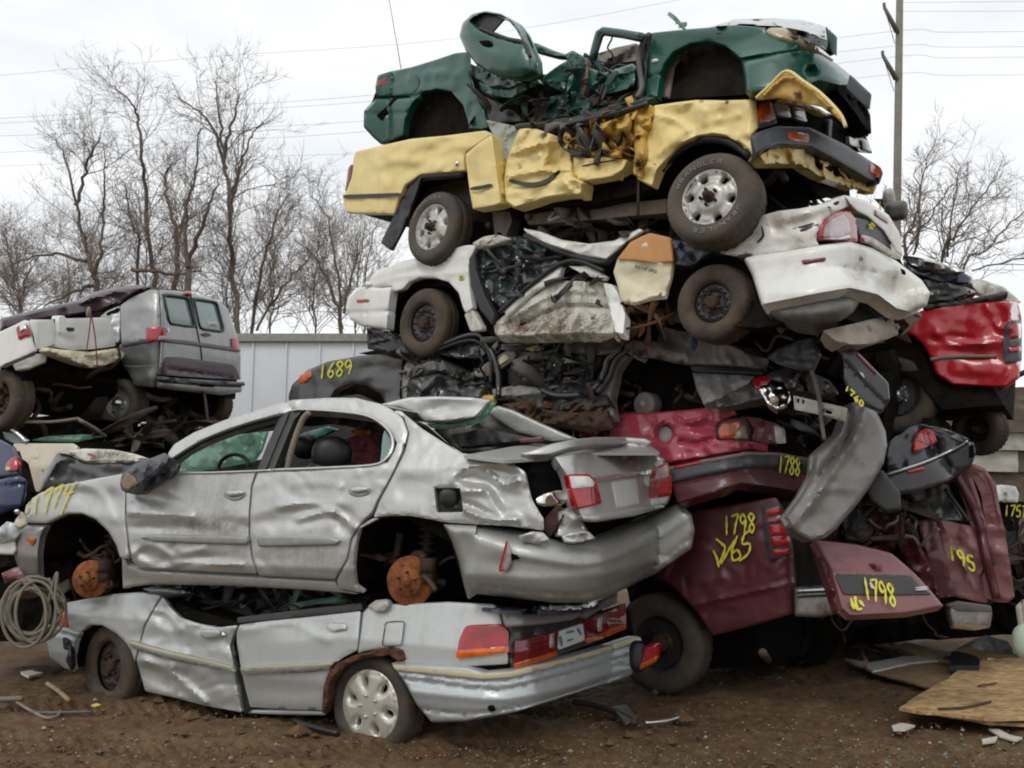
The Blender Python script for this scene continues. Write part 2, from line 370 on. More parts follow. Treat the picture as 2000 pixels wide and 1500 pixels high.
def wheel(S, px, py, parent, Rt, Rr, wid, style, d=-.02, yaw=0, tilt=0, tyre_mat=None, rim_mat=None, flat=0, hub_mat=None, letters=None, spin=0):
    out, up = frame_for(S, yaw, tilt); C = S.at([(px, py)], d, raw=True)[0]; side = np.cross(out, up)
    a0 = np.array([0, 0]); h = Rt-Rr
    prof = [(-.03, Rr-.012), (-.005, Rr), (.006, Rr+.012), (.012, Rr+h*.3), (.014, Rr+h*.52), (.006, Rr+h*.76), (-.012, Rr+h*.92), (-.03, Rt-.004), (-.045, Rt), (-.07, Rt+.003), (-.085, Rt-.006), (-.095, Rt+.004), (-wid*.5, Rt+.005), (-wid+.09, Rt+.004), (-wid+.075, Rt-.006), (-wid+.06, Rt+.002), (-wid+.03, Rt-.006), (-wid, Rt-h*.4), (-wid+.01, Rr)]
    def rf(k, th):
        if 7 <= k <= 16: return np.where((np.arange(len(th))+(k % 2)) % 3 == 0, -.007, .003)
        return 0
    V, Fc = lathe(prof, C, out, up, 96, rf)
    if flat:
        rel = V-C; z = rel@up; lo = -(Rt-flat); m = z < lo; V[m] += np.outer(lo-z[m], up)*.96; V[m] += out*(np.clip(lo-z[m], 0, .05)*.5)[:, None]
    ty = mk('tyre', V, Fc, tyre_mat or M['rubber'], parent)
    # rim
    def at2(Q, z): return C+Q[:, 0:1]*side+Q[:, 1:2]*up+np.asarray(z)[:, None]*out
    holes = []; ss = spin
    def dish(r): return np.zeros_like(r)
    if style == 'steel14':
        holes = [ell(.72*Rr*math.cos(t), .72*Rr*math.sin(t), .055*Rr, .055*Rr, 8) for t in np.linspace(0, 2*np.pi, 14, endpoint=False)]
        dish = lambda r: -.045+.02*np.exp(-((r/Rr-.72)/.12)**2)-.012*np.exp(-((r/Rr-.5)/.05)**2)+.02*np.exp(-(r/Rr/.18)**2)
    elif style == 'rusty':
        holes = [ell(.6*Rr*math.cos(t), .6*Rr*math.sin(t), .11*Rr, .16*Rr, 10, math.degrees(t)+90) for t in np.linspace(.3, 2*np.pi+.3, 5, endpoint=False)]
        dish = lambda r: -.06+.035*np.exp(-((r/Rr-.62)/.12)**2)+.02*np.exp(-(r/Rr/.25)**2)
    elif style == 'six':
        for t in np.linspace(0, 2*np.pi, 6, endpoint=False)+R(ss):
            q = np.array([(.62, -.04), (.66, -.12), (.84, -.17), (.88, -.1), (.88, .1), (.84, .17), (.66, .12), (.62, .04)])*Rr; q[:, 1] *= 1.0
            c, s_ = math.cos(t), math.sin(t); holes.append(q@np.array([[c, s_], [-s_, c]]))
        dish = lambda r: -.03+.03*np.clip((r/Rr-.93)/.07, 0, 1)+.022*np.clip((.62-r/Rr)/.2, 0, 1)-.018*np.exp(-((r/Rr-.9)/.04)**2)
    elif style == 'cap':
        for t in np.linspace(0, 2*np.pi, 6, endpoint=False)+R(ss):
            q = ell(.66*Rr, 0, .17*Rr, .10*Rr, 14); c, s_ = math.cos(t), math.sin(t); holes.append(q@np.array([[c, s_], [-s_, c]]))
        dish = lambda r: .012*np.cos(np.clip(r/Rr, 0, 1)*1.5)-.012*np.exp(-((r/Rr-.93)/.04)**2)
    elif style == 'deep': dish = lambda r: -.09+.085*np.clip((r/Rr-.86)/.14, 0, 1)+.05*np.exp(-(r/Rr/.3)**4)
    ring = ell(0, 0, Rr*.995, Rr*.995, 56)
    P, T = tri(ring, holes, Rr*.085, .1); rr = np.hypot(*P.T); z = dish(rr)
    if style in ('cap', 'six'):
        th = np.arctan2(P[:, 1], P[:, 0])-R(ss); lob = np.cos(th*6)
        z = z-(.03 if style == 'cap' else .006)*np.clip(lob, 0, 1)*np.exp(-((rr/Rr-.68)/.2)**2)
    X = at2(P, z); be = bedges(T); bl = sorted({i for e in be for i in e}); mp = {b: len(X)+k for k, b in enumerate(bl)}
    Fr = [list(f) for f in T]+[[b, a, mp[a], mp[b]] for a, b in be]; Vv = np.vstack([X, X[bl]-out*.05])
    n = np.cross(X[T[0][1]]-X[T[0][0]], X[T[0][2]]-X[T[0][0]])
    if n@out < 0: Fr = [f[::-1] for f in Fr]
    rim = mk('rim', Vv, Fr, rim_mat or M['steel_dark'], ty)
    V, Fc = lathe([(-.06, Rr*.99), (-.12, Rr*.9), (-.13, .001)], C, out, up, 32); mk('rim_well', V, Fc, M['black'], ty)
    mb = MB()
    hr = {'steel14': .3, 'rusty': .26, 'six': .2, 'cap': .0, 'deep': .34}[style]*Rr
    if hr:
        z0 = dish(np.array([0.]))[0]
        V, Fc = lathe([(z0-.02, hr*1.05), (z0+.02, hr), (z0+.03, hr*.7), (z0+(.07 if style in ('six', 'deep') else .03), hr*.6), (z0+(.075 if style in ('six', 'deep') else .03), .001)], C, out, up, 24); mb.add(V, Fc)
        for t in np.linspace(0, 2*np.pi, 5, endpoint=False):
            c = C+(side*math.cos(t)+up*math.sin(t))*hr*1.45; mb.tube([c+out*(z0-.01), c+out*(z0+.028)], .011, 6)
        mb.build('wheel_hub', hub_mat or M['rust_dark'], ty)
    else:
        for t in np.linspace(0, 2*np.pi, 5, endpoint=False):
            c = C+(side*math.cos(t)+up*math.sin(t))*Rr*.3; z0 = dish(np.array([Rr*.3]))[0]; MB().tube([c+out*(z0-.01), c+out*(z0+.012)], .011, 8).build('wheel_nut', hub_mat or M['cap_silver'], ty)
    if letters:
        mb = MB()
        for (txt, a_0, a_1, r0, r1) in letters:
            ks = np.linspace(a_0, a_1, len(txt)+1)
            for i, c in enumerate(txt):
                for l in GL[c]:
                    l = resample(l, .15, False); an = np.pi-np.radians(ks[i]+(ks[i+1]-ks[i])*(.12+.7*l[:, 0])); r = r1+(r0-r1)*l[:, 1]
                    zz = np.interp(r, [Rr, Rr+h*.3, Rr+h*.52, Rr+h*.76], [.0, .012, .014, .006])+.003
                    pts = C+np.outer(r*np.cos(an), side)+np.outer(r*np.sin(an), up)+np.outer(zz, out); mb.tube(pts, .0038, 4)
        mb.build('tyre_lettering', M['letter_white'], ty)
    return ty
def disc(S, px, py, parent, Rd, d=-.12, yaw=0, mat=None, name='brake_disc'):
    out, up = frame_for(S, yaw); C = S.at([(px, py)], d, raw=True)[0]
    V, Fc = lathe([(-.03, Rd*.4), (-.03, Rd*.97), (-.026, Rd), (-.004, Rd), (0, Rd*.985), (0, Rd*.64), (.004, Rd*.61), (.035, Rd*.58), (.042, Rd*.55), (.044, Rd*.22), (.05, Rd*.2), (.07, Rd*.16), (.072, .001)], C, out, up, 56)
    o = mk(name, V, Fc, mat or M['rust_disc'], parent); mb = MB(); side = np.cross(out, up)
    for t in np.linspace(.4, 2*np.pi+.4, 5, endpoint=False): c = C+(side*math.cos(t)+up*math.sin(t))*Rd*.38; MB().tube([c, c+out*.075], .008, 6).build('wheel_stud', M['rust_dark'], o)
    mb = MB(); c = C-side*Rd*.72+up*Rd*.25-out*.02
    V, Fc = lathe([(-.09, .02), (-.09, .05), (.045, .055), (.05, .04), (.05, .001)], c, out, up, 14); mb.add(V, Fc); mb.box(c-side*.01+up*.06, side*.045, up*.05, out*.05)
    mb.build('brake_caliper', M['rust_dark'], parent)
    mb = MB(); b = C-out*.2; mb.tube([b, b-out*.45], .03, 8); mb.tube([b+up*.02-out*.05, b+up*.25-out*.12, b+up*.5-out*.15], [.03, .035, .04], 10)
    for k in range(7): V, Fc = lathe([(-.012, .055), (0, .07), (.012, .055)], b+up*(.18+.05*k)-out*.12, up, out, 16); mb.add(V, Fc)
    mb.build('strut', M['iron'], parent)
    return o

def blob(name, S, px, py, rx, ry, mat, parent, d=0., dz=.12, p=2.0, lump=0, n=20):
    """a padded, pillow-like solid"""
    C = S.at([(px, py)], d, raw=True)[0]; k = np.linalg.norm(C-CAM)/F; D = rays([(px, py)])[0]; D /= np.linalg.norm(D)
    a = np.cross(D, [0, 0, 1.]); a /= np.linalg.norm(a); b = np.cross(a, D); V = []
    for i in range(n+1):
        ph = -np.pi/2+np.pi*i/n
        for j in range(n*2):
            th = np.pi*j/n; x, y, z = np.cos(ph)*np.cos(th), np.sin(ph), np.cos(ph)*np.sin(th)
            q = (abs(x)**p+abs(y)**p+abs(z)**p)**(-1/p) if p != 2 else 1
            V.append(C+q*(a*x*rx*k+b*y*ry*k+D*z*dz))
    V = np.array(V)
    if lump: V = V+(V-C)*(lump*fbm(V*9, 4, 3))[:, None]
    m = n*2; Fc = [[i*m+j, i*m+(j+1) % m, (i+1)*m+(j+1) % m, (i+1)*m+j] for i in range(n) for j in range(m)]
    return mk(name, V, Fc, mat, parent)
def frustum(name, polyA, SA, dA, polyB, SB, dB, mat, parent):
    A = SA.at(polyA, dA, raw=True); B = SB.at(polyB, dB, raw=True); n = len(A)
    return mk(name, np.vstack([A, B]), [list(range(n)), [n+i for i in range(n)][::-1]]+[[(i+1) % n, i, n+i, n+(i+1) % n] for i in range(n)], mat, parent, smooth=False)
# ------------------------------------------------------------------ materials
M = {}
class NB:
    def __init__(s, name):
        s.m = bpy.data.materials.new(name); s.m.use_nodes = True; s.nt = s.m.node_tree; s.N = s.nt.nodes; s.b = s.N['Principled BSDF']; s.out = s.N['Material Output']
        s.tc = s.N.new('ShaderNodeTexCoord').outputs['Object']
    def link(s, a, b): s.nt.links.new(a, b)
    def set(s, k, v):
        i = s.b.inputs[k]
        if hasattr(v, 'is_output') or isinstance(v, bpy.types.NodeSocket): s.link(v, i)
        else: i.default_value = v
    def noise(s, scale, detail=4, rough=.6, dist=0, vec=None, stretch=None):
        n = s.N.new('ShaderNodeTexNoise'); n.inputs['Scale'].default_value = scale; n.inputs['Detail'].default_value = detail; n.inputs['Roughness'].default_value = rough; n.inputs['Distortion'].default_value = dist
        v = vec or s.tc
        if stretch: mp = s.N.new('ShaderNodeMapping'); mp.inputs['Scale'].default_value = stretch; s.link(v, mp.inputs[0]); v = mp.outputs[0]
        s.link(v, n.inputs['Vector']); return n.outputs['Fac']
    def vor(s, scale, feat='F1', out='Distance'):
        n = s.N.new('ShaderNodeTexVoronoi'); n.feature = feat; n.inputs['Scale'].default_value = scale; s.link(s.tc, n.inputs['Vector']); return n.outputs[out]
    def ramp(s, f, stops):
        n = s.N.new('ShaderNodeValToRGB'); e = n.color_ramp.elements
        while len(e) < len(stops): e.new(.5)
        for k, (p, c) in enumerate(stops): e[k].position = p; e[k].color = (*c, 1) if hasattr(c, '__len__') else (c, c, c, 1)
        s.link(f, n.inputs[0]); return n.outputs[0]
    def math(s, op, a, b=0.):
        n = s.N.new('ShaderNodeMath'); n.operation = op
        for i, v in enumerate((a, b)):
            if isinstance(v, bpy.types.NodeSocket): s.link(v, n.inputs[i])
            else: n.inputs[i].default_value = v
        return n.outputs[0]
    def mix(s, f, a, b):
        n = s.N.new('ShaderNodeMixRGB')
        for i, v in enumerate((f, a, b)):
            if isinstance(v, bpy.types.NodeSocket): s.link(v, n.inputs[i])
            else: n.inputs[i].default_value = v if i == 0 else (*v, 1)
        return n.outputs[0]
    def attr(s, k):
        n = s.N.new('ShaderNodeAttribute'); n.attribute_name = k; return n.outputs['Fac']
    def bump(s, h, st=.2, dist=.01):
        n = s.N.new('ShaderNodeBump'); n.inputs['Strength'].default_value = st; n.inputs['Distance'].default_value = dist; s.link(h, n.inputs['Height']); s.link(n.outputs[0], s.b.inputs['Normal'])
def paint(key, col, metallic=.0, rough=.35, coat=.3, grime=.35, gcol=(.10, .075, .05), rust=.0, rcol=(.13, .045, .018), scuff=.15, sc=(.35, .34, .32), bump=.05, flake=0):
    n = NB(key); M[key] = n.m
    big = n.noise(2.3, 5, .65); fine = n.noise(38, 4, .7); streak = n.noise(9, 4, .6, 0, None, (1, 1, .22))
    c = n.mix(n.math('MULTIPLY', n.ramp(big, [(.3, 0), (.75, 1)]), .22), col, tuple(min(1, x*.72) for x in col))
    g = n.math('MULTIPLY', n.ramp(n.math('ADD', n.math('MULTIPLY', streak, .6), n.math('MULTIPLY', fine, .4)), [(.46, 0), (.66, 1)]), grime)
    dn = n.math('MULTIPLY', n.attr('dirt'), n.ramp(n.math('ADD', n.math('MULTIPLY', streak, .5), n.math('MULTIPLY', fine, .5)), [(.32, .25), (.6, 1)]))
    g = n.math('MINIMUM', n.math('ADD', g, dn), .93)
    c = n.mix(g, c, gcol)
    s = n.math('MULTIPLY', n.ramp(n.noise(26, 6, .8, 1.5), [(.60, 0), (.68, 1)]), scuff); c = n.mix(s, c, sc)
    rs = n.ramp(n.math('ADD', n.math('MULTIPLY', n.attr('wear'), .36), n.math('ADD', n.math('MULTIPLY', n.math('ADD', n.noise(7, 6, .75), n.math('MULTIPLY', fine, .5)), .5), rust)), [(.70, 0), (.79, 1)])
    rc = n.mix(n.ramp(n.noise(30, 5, .7), [(.3, 0), (.7, 1)]), rcol, tuple(x*.35 for x in rcol))
    c = n.mix(rs, c, rc)
    n.set('Base Color', c)
    inv = n.math('SUBTRACT', 1., n.math('MINIMUM', n.math('ADD', n.math('ADD', rs, n.math('MULTIPLY', g, .9)), s), 1.))
    n.set('Metallic', n.math('MULTIPLY', inv, metallic))
    n.set('Roughness', n.math('ADD', n.math('MULTIPLY', n.math('SUBTRACT', 1., inv), .38), n.math('ADD', rough-.06, n.math('MULTIPLY', fine, .12))))
    n.set('Coat Weight', n.math('MULTIPLY', inv, coat)); n.set('Coat Roughness', .12)
    if bump: n.bump(n.math('ADD', n.math('MULTIPLY', n.noise(16, 5, .6), .7), n.math('MULTIPLY', fine, .3)), bump, .012)
    return n.m
def plain(key, col, rough=.6, metallic=0, var=.4, scale=12, bump=.15, trans=0, emit=0, spec=.5, col2=None, alpha=1, coat=0, dist=.008):
    n = NB(key); M[key] = n.m
    f = n.noise(scale, 6, .68); c2 = col2 or tuple(x*(1-var) for x in col)
    n.set('Base Color', n.mix(n.ramp(f, [(.35, 0), (.68, 1)]), col, c2)); n.set('Roughness', rough); n.set('Metallic', metallic); n.set('Specular IOR Level', spec)
    if trans: n.set('Transmission Weight', trans)
    if coat: n.set('Coat Weight', coat)
    if alpha < 1: n.set('Alpha', alpha)
    if bump: n.bump(n.noise(scale*2.5, 5, .7), bump, dist)
    return n.m
def lens(key, col, rough=.12):
    n = NB(key); M[key] = n.m
    w = n.N.new('ShaderNodeTexWave'); w.inputs['Scale'].default_value = 22; w.inputs['Distortion'].default_value = .4; n.link(n.tc, w.inputs['Vector'])
    n.set('Base Color', n.mix(n.ramp(n.noise(9, 3), [(.35, 0), (.7, 1)]), col, tuple(x*.5 for x in col))); n.set('Roughness', rough); n.set('Coat Weight', .8); n.set('Coat Roughness', .05); n.bump(w.outputs['Fac'], .25, .004)
    return n.m
SG = (.13, .11, .085)
paint('silver', (.53, .535, .52), .62, .45, .14, .17, SG, 0, scuff=.10)
paint('silver_low', (.55, .57, .56), .5, .46, .12, .22, (.24, .20, .12), 0, scuff=.06)
paint('silver_plastic', (.36, .365, .345), .6, .42, .25, .22, SG, -.2, scuff=.12)
paint('bumper_low', (.48, .51, .52), .45, .42, .3, .12, (.3, .25, .15), -.2, scuff=.05)
paint('cream_trim', (.62, .55, .36), .2, .45, .1, .2, SG, -.2)
paint('yellow', (.84, .67, .27), 0, .42, .15, .12, (.20, .13, .05), .015, scuff=.06, sc=(.25, .2, .15), bump=.1)
paint('yellow_torn', (.62, .40, .09), 0, .45, .1, .35, (.10, .065, .03), .06, scuff=.25, sc=(.12, .09, .06), bump=.2)
paint('green', (.005, .080, .054), .1, .34, .4, .16, (.035, .05, .04), -.05, scuff=.12, sc=(.08, .2, .15))
paint('green_dark', (.004, .045, .032), .1, .4, .3, .3, (.03, .04, .035), 0, scuff=.15, sc=(.05, .12, .09))
paint('hood_grey', (.30, .33, .33), .3, .3, .5, .2)
paint('white', (.80, .80, .76), 0, .32, .35, .14, (.25, .2, .13), -.01, scuff=.10, sc=(.3, .3, .28))
paint('white_dirty', (.62, .61, .54), 0, .5, .1, .75, (.12, .09, .05), .04, scuff=.3, sc=(.06, .05, .04))
paint('dark_grey', (.075, .075, .075), .3, .35, .4, .3, (.09, .08, .07), 0, scuff=.2, sc=(.2, .2, .2))
paint('mottled', (.26, .25, .24), .2, .5, .1, .5, (.10, .075, .06), .06, scuff=.4, sc=(.32, .30, .28), bump=.2)
paint('red_faded', (.42, .05, .085), .0, .33, .4, .22, (.15, .07, .07), -.03, scuff=.3, sc=(.55, .35, .36))
paint('maroon', (.085, .014, .022), .1, .4, .35, .32, (.06, .03, .03), -.05, scuff=.12, sc=(.25, .12, .13))
paint('maroon_faded', (.20, .075, .08), .1, .42, .2, .3, (.13, .075, .07), 0, scuff=.4, sc=(.42, .30, .29))
paint('red_truck', (.44, .012, .022), 0, .3, .6, .1, (.16, .01, .012), -.08, scuff=.06, sc=(.5, .3, .28))
paint('van_silver', (.30, .305, .30), .45, .34, .3, .2, SG, 0, scuff=.12)
paint('van_low', (.13, .135, .135), .4, .38, .3, .3, SG, 0)
paint('van_maroon', (.055, .028, .04), .05, .42, .3, .25, (.05, .04, .045), -.1, scuff=.2, sc=(.12, .09, .1))
paint('beige', (.58, .52, .41), 0, .4, .2, .25, (.2, .14, .08), .01)
paint('blue', (.013, .022, .075), .1, .3, .6, .15, (.05, .05, .06), -.05)
paint('bumper_grey', (.22, .215, .21), .15, .42, .15, .32, (.17, .14, .11), -.2, scuff=.3, sc=(.55, .54, .53))
paint('bumper_black', (.045, .05, .062), 0, .48, .1, .3, (.12, .11, .1), -.3, scuff=.25, sc=(.2, .2, .2))
paint('black_car', (.025, .025, .03), .1, .3, .5, .2, (.06, .055, .05), -.1, scuff=.2, sc=(.12, .12, .12))
paint('chrome_dull', (.55, .56, .57), .9, .22, .0, .3, (.15, .11, .07), .0, scuff=.2)
paint('wheel_silver', (.50, .49, .45), .45, .4, .1, .3, (.14, .09, .05), .0, scuff=.15)
paint('cap_silver', (.62, .60, .52), .5, .33, .2, .22, (.2, .15, .08), -.1, scuff=.08)
paint('post_grey', (.38, .42, .36), 0, .5, .1, .3, (.3, .22, .1), .0)
paint('frame_rail', (.20, .17, .135), .1, .7, 0, .6, (.13, .09, .06), .05)
paint('orange_panel', (.62, .30, .10), 0, .55, .1, .3, (.30, .13, .05), .0)
paint('cream_panel', (.72, .67, .48), 0, .5, .1, .25, (.42, .30, .1), .03)
paint('navy', (.015, .02, .045), 0, .35, .3, .2)
paint('trailer_white', (.74, .77, .80), 0, .5, .1, .06, (.3, .3, .3), -.2, scuff=.05)
plain('black', (.006, .006, .006), .9, var=.3, spec=.05)
plain('gloom', (.006, .0055, .005), .9, var=.6, scale=5, bump=.5, spec=.08, dist=.03, col2=(.02, .016, .012))  # near-black; shade inside bodies and gaps is put into this colour
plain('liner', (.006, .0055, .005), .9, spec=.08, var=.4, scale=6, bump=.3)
plain('rubber', (.024, .023, .023), .75, scale=4, bump=.3, col2=(.085, .062, .042))
plain('rubber_brown', (.040, .033, .026), .85, scale=5, bump=.35, col2=(.11, .078, .05))
plain('rubber_grey', (.05, .051, .053), .78, scale=4, bump=.3, col2=(.115, .082, .053))
plain('seal', (.016, .016, .017), .45, var=.3)
plain('trim_dark', (.035, .034, .033), .5, var=.3)
plain('iron', (.03, .027, .024), .7, metallic=.2, scale=14, bump=.4, col2=(.075, .045, .028))
plain('rust', (.11, .042, .018), .9, scale=14, bump=.6, col2=(.035, .018, .011))
plain('rust_dark', (.06, .028, .016), .9, scale=18, bump=.5, col2=(.03, .018, .012))
plain('rust_disc', (.33, .10, .024), .85, scale=22, bump=.45, col2=(.085, .032, .014))
plain('steel_dark', (.028, .028, .032), .5, metallic=.3, scale=10, bump=.25, col2=(.045, .036, .03))
plain('steel_rust', (.045, .028, .022), .8, scale=12, bump=.4, col2=(.02, .014, .012))
plain('spray', (.66, .62, .05), .6, var=.12, scale=40, bump=.1)
plain('letter_white', (.34, .32, .28), .8, var=.5, scale=25)
plain('interior', (.035, .032, .030), .8, scale=6, bump=.4, col2=(.012, .011, .010), dist=.02)
plain('seat_black', (.012, .011, .013), .42, var=.3, scale=20, bump=.15)
plain('tan', (.26, .22, .175), .75, var=.25)
plain('grey_plastic', (.12, .115, .105), .55, var=.35)
plain('pale_plastic', (.45, .44, .40), .45, var=.2)
plain('blanket_red', (.22, .035, .045), .8, var=.5, scale=9, bump=.4)
plain('orange_plastic', (.70, .16, .01), .45, var=.4, scale=9)
plain('teal_glass', (.05, .18, .17), .2, var=.6, scale=7)
plain('glass_green', (.34, .58, .45), .18, scale=7, bump=.5, col2=(.06, .12, .085), dist=.015, coat=.5)
plain('glass_dark', (.028, .04, .04), .12, scale=8, bump=.3, col2=(.06, .075, .07), coat=.5)
plain('glass_van', (.16, .25, .23), .1, scale=3, bump=.02, col2=(.12, .19, .175), coat=.6)
plain('chrome', (.78, .77, .74), .12, metallic=1, var=.25, scale=8, bump=.15)
plain('trim_bright', (.62, .62, .58), .22, metallic=.8, var=.2, bump=.05)
plain('mirror_brown', (.20, .135, .07), .15, var=.2, bump=0)
plain('plate', (.60, .62, .60), .4, var=.1, scale=15)
plain('plate_blue', (.08, .22, .42), .4, var=.3)
lens('lens_red', (.42, .006, .012)); lens('lens_deep', (.18, .006, .012)); lens('lens_amber', (.75, .13, .004)); lens('lens_orange', (.62, .10, .006)); lens('lens_clear', (.85, .85, .83), .06); lens('lens_pink', (.5, .42, .42), .1); lens('lens_tan', (.50, .40, .25), .12)
plain('osb', (.42, .26, .11), .85, scale=16, bump=.6, col2=(.28, .155, .06))
plain('wood', (.42, .29, .16), .8, scale=9, bump=.4, col2=(.22, .14, .08))
plain('wood_brown', (.27, .18, .095), .85, scale=7, bump=.5, col2=(.15, .095, .05))
plain('wood_grey', (.20, .17, .14), .85, scale=7, bump=.5, col2=(.11, .09, .07))
plain('white_trim', (.52, .50, .47), .5, var=.25)
plain('rope', (.19, .17, .14), .85, scale=60, bump=.5, col2=(.19, .16, .12))
plain('tub', (.50, .58, .46), .45, var=.1)
plain('bark', (.16, .12, .093), .9, scale=6, bump=.5, col2=(.08, .06, .047))
plain('twig', (.235, .195, .168), .9, var=.35, scale=2)
plain('pole_wood', (.22, .20, .165), .85, scale=4, bump=.4, col2=(.15, .135, .11))
plain('wire', (.50, .51, .52), .6, var=.1, bump=0)
plain('concrete', (.36, .33, .27), .85, scale=5, bump=.5, col2=(.23, .2, .16))
plain('concrete_pale', (.48, .47, .42), .85, scale=5, bump=.4, col2=(.32, .31, .28))
plain('concrete_brown', (.16, .13, .10), .9, scale=4, bump=.6, col2=(.09, .075, .055), dist=.03)
plain('brush', (.16, .13, .09), .9, scale=3, bump=.4)
plain('red_band', (.30, .015, .02), .5, var=.4)
plain('blue_rag', (.10, .15, .28), .8, var=.5)
plain('glass_bits', (.10, .26, .24), .2, var=.5, scale=30)
plain('pebble', (.20, .165, .13), .85, var=.5, scale=9, col2=(.38, .35, .31))
plain('paper', (.55, .52, .45), .8, var=.2)
plain('sticker', (.75, .72, .15), .6, var=.3)
# dirt ground
n = NB('dirt_ground'); M['dirt_ground'] = n.m
f1 = n.noise(1.1, 8, .7); f2 = n.noise(14, 8, .75); f3 = n.noise(70, 5, .7)
c = n.mix(n.ramp(f1, [(.35, 0), (.65, 1)]), (.112, .062, .028), (.185, .113, .053)); c = n.mix(n.ramp(f2, [(.42, 0), (.7, 1)]), c, (.048, .028, .016)); c = n.mix(n.ramp(f3, [(.6, 0), (.75, 1)]), c, (.22, .155, .095))
n.set('Base Color', c); n.set('Roughness', n.ramp(n.noise(.9, 5, .7), [(.35, .62), (.6, .95)])); n.set('Specular IOR Level', .35)
n.bump(n.math('ADD', n.math('MULTIPLY', f2, .7), n.math('MULTIPLY', f3, .3)), .75, .03)
# board with strands
n = NB('strand_board'); M['strand_board'] = n.m
v = n.N.new('ShaderNodeTexVoronoi'); v.inputs['Scale'].default_value = 17; mp = n.N.new('ShaderNodeMapping'); mp.inputs['Scale'].default_value = (1, 2.6, 1); mp.inputs['Rotation'].default_value = (0, 0, .6); n.link(n.tc, mp.inputs[0]); n.link(mp.outputs[0], v.inputs['Vector'])
c = n.mix(n.ramp(v.outputs['Color'], [(.1, 0), (.9, 1)]), (.56, .38, .18), (.25, .14, .055)); c = n.mix(n.ramp(n.noise(5, 6, .7), [(.5, 0), (.75, .8)]), c, (.16, .09, .045))
n.set('Base Color', c); n.set('Roughness', .85); n.bump(v.outputs['Distance'], .4, .006)
# ------------------------------------------------------------------ sky and sun
SUN_EL, SUN_AZ = R(48), R(-150)
w = bpy.data.worlds.new("World"); SC.world = w; w.use_nodes = True; nt = w.node_tree; bg = nt.nodes['Background']
sky = nt.nodes.new('ShaderNodeTexSky'); sky.sky_type = 'NISHITA'; sky.sun_disc = False; sky.sun_elevation = SUN_EL; sky.sun_rotation = SUN_AZ
tc = nt.nodes.new('ShaderNodeTexCoord'); mp = nt.nodes.new('ShaderNodeMapping'); mp.inputs['Scale'].default_value = (1.6, 1.6, 5.5); nt.links.new(tc.outputs['Generated'], mp.inputs[0])
nz = nt.nodes.new('ShaderNodeTexNoise'); nz.inputs['Scale'].default_value = 2.1; nz.inputs['Detail'].default_value = 7; nz.inputs['Roughness'].default_value = .6; nz.inputs['Distortion'].default_value = .4; nt.links.new(mp.outputs[0], nz.inputs['Vector'])
rp = nt.nodes.new('ShaderNodeValToRGB'); rp.color_ramp.elements[0].position = .34; rp.color_ramp.elements[0].color = (9.4, 9.75, 10.1, 1); rp.color_ramp.elements[1].position = .6; rp.color_ramp.elements[1].color = (10.9, 11.0, 11.05, 1)
nt.links.new(nz.outputs['Fac'], rp.inputs[0])
mx = nt.nodes.new('ShaderNodeMixRGB'); mx.inputs[0].default_value = .93; nt.links.new(sky.outputs[0], mx.inputs[1]); nt.links.new(rp.outputs[0], mx.inputs[2]); nt.links.new(mx.outputs[0], bg.inputs['Color']); bg.inputs['Strength'].default_value = .10
sl = bpy.data.lights.new('sun', 'SUN'); sl.energy = .9; sl.angle = R(18); sl.color = (1, .96, .9); so = bpy.data.objects.new('sun', sl); COL.objects.link(so)
dv = Vector((math.sin(SUN_AZ)*math.cos(SUN_EL), math.cos(SUN_AZ)*math.cos(SUN_EL), math.sin(SUN_EL))); so.rotation_euler = dv.to_track_quat('Z', 'Y').to_euler(); so.location = (0, -5, 20)
cam = bpy.data.cameras.new('camera'); cam.sensor_width = 36; cam.lens = F/2000*36; cam.clip_end = 2000; cam.clip_start = .05
co = bpy.data.objects.new('camera', cam); COL.objects.link(co); co.location = CAM.tolist(); co.rotation_euler = (math.pi/2+PIT, 0, 0); SC.camera = co
SC.render.resolution_x, SC.render.resolution_y = 1024, 768
SC.view_settings.view_transform = 'Standard'; SC.view_settings.look = 'None'; SC.view_settings.exposure = 0; SC.view_settings.gamma = 1
SC.render.film_transparent = False
try: SC.cycles.use_denoising = True; SC.cycles.max_bounces = 8; SC.cycles.diffuse_bounces = 3; SC.cycles.filter_width = 2.0
except Exception: pass

paint('pale_silver', (.62, .63, .62), .15, .45, .2, .2, (.3, .26, .18), 0, scuff=.08)
plain('cap_rail', (.34, .32, .28), .7, var=.3)
_m = M['glass_green']; _t = _m.node_tree; _tr = _t.nodes.new('ShaderNodeBsdfTranslucent'); _tr.inputs[0].default_value = (.45, .75, .6, 1); _mx = _t.nodes.new('ShaderNodeMixShader'); _mx.inputs[0].default_value = .5
_t.links.new(_t.nodes['Principled BSDF'].outputs[0], _mx.inputs[1]); _t.links.new(_tr.outputs[0], _mx.inputs[2]); _t.links.new(_mx.outputs[0], _t.nodes['Material Output'].inputs[0])
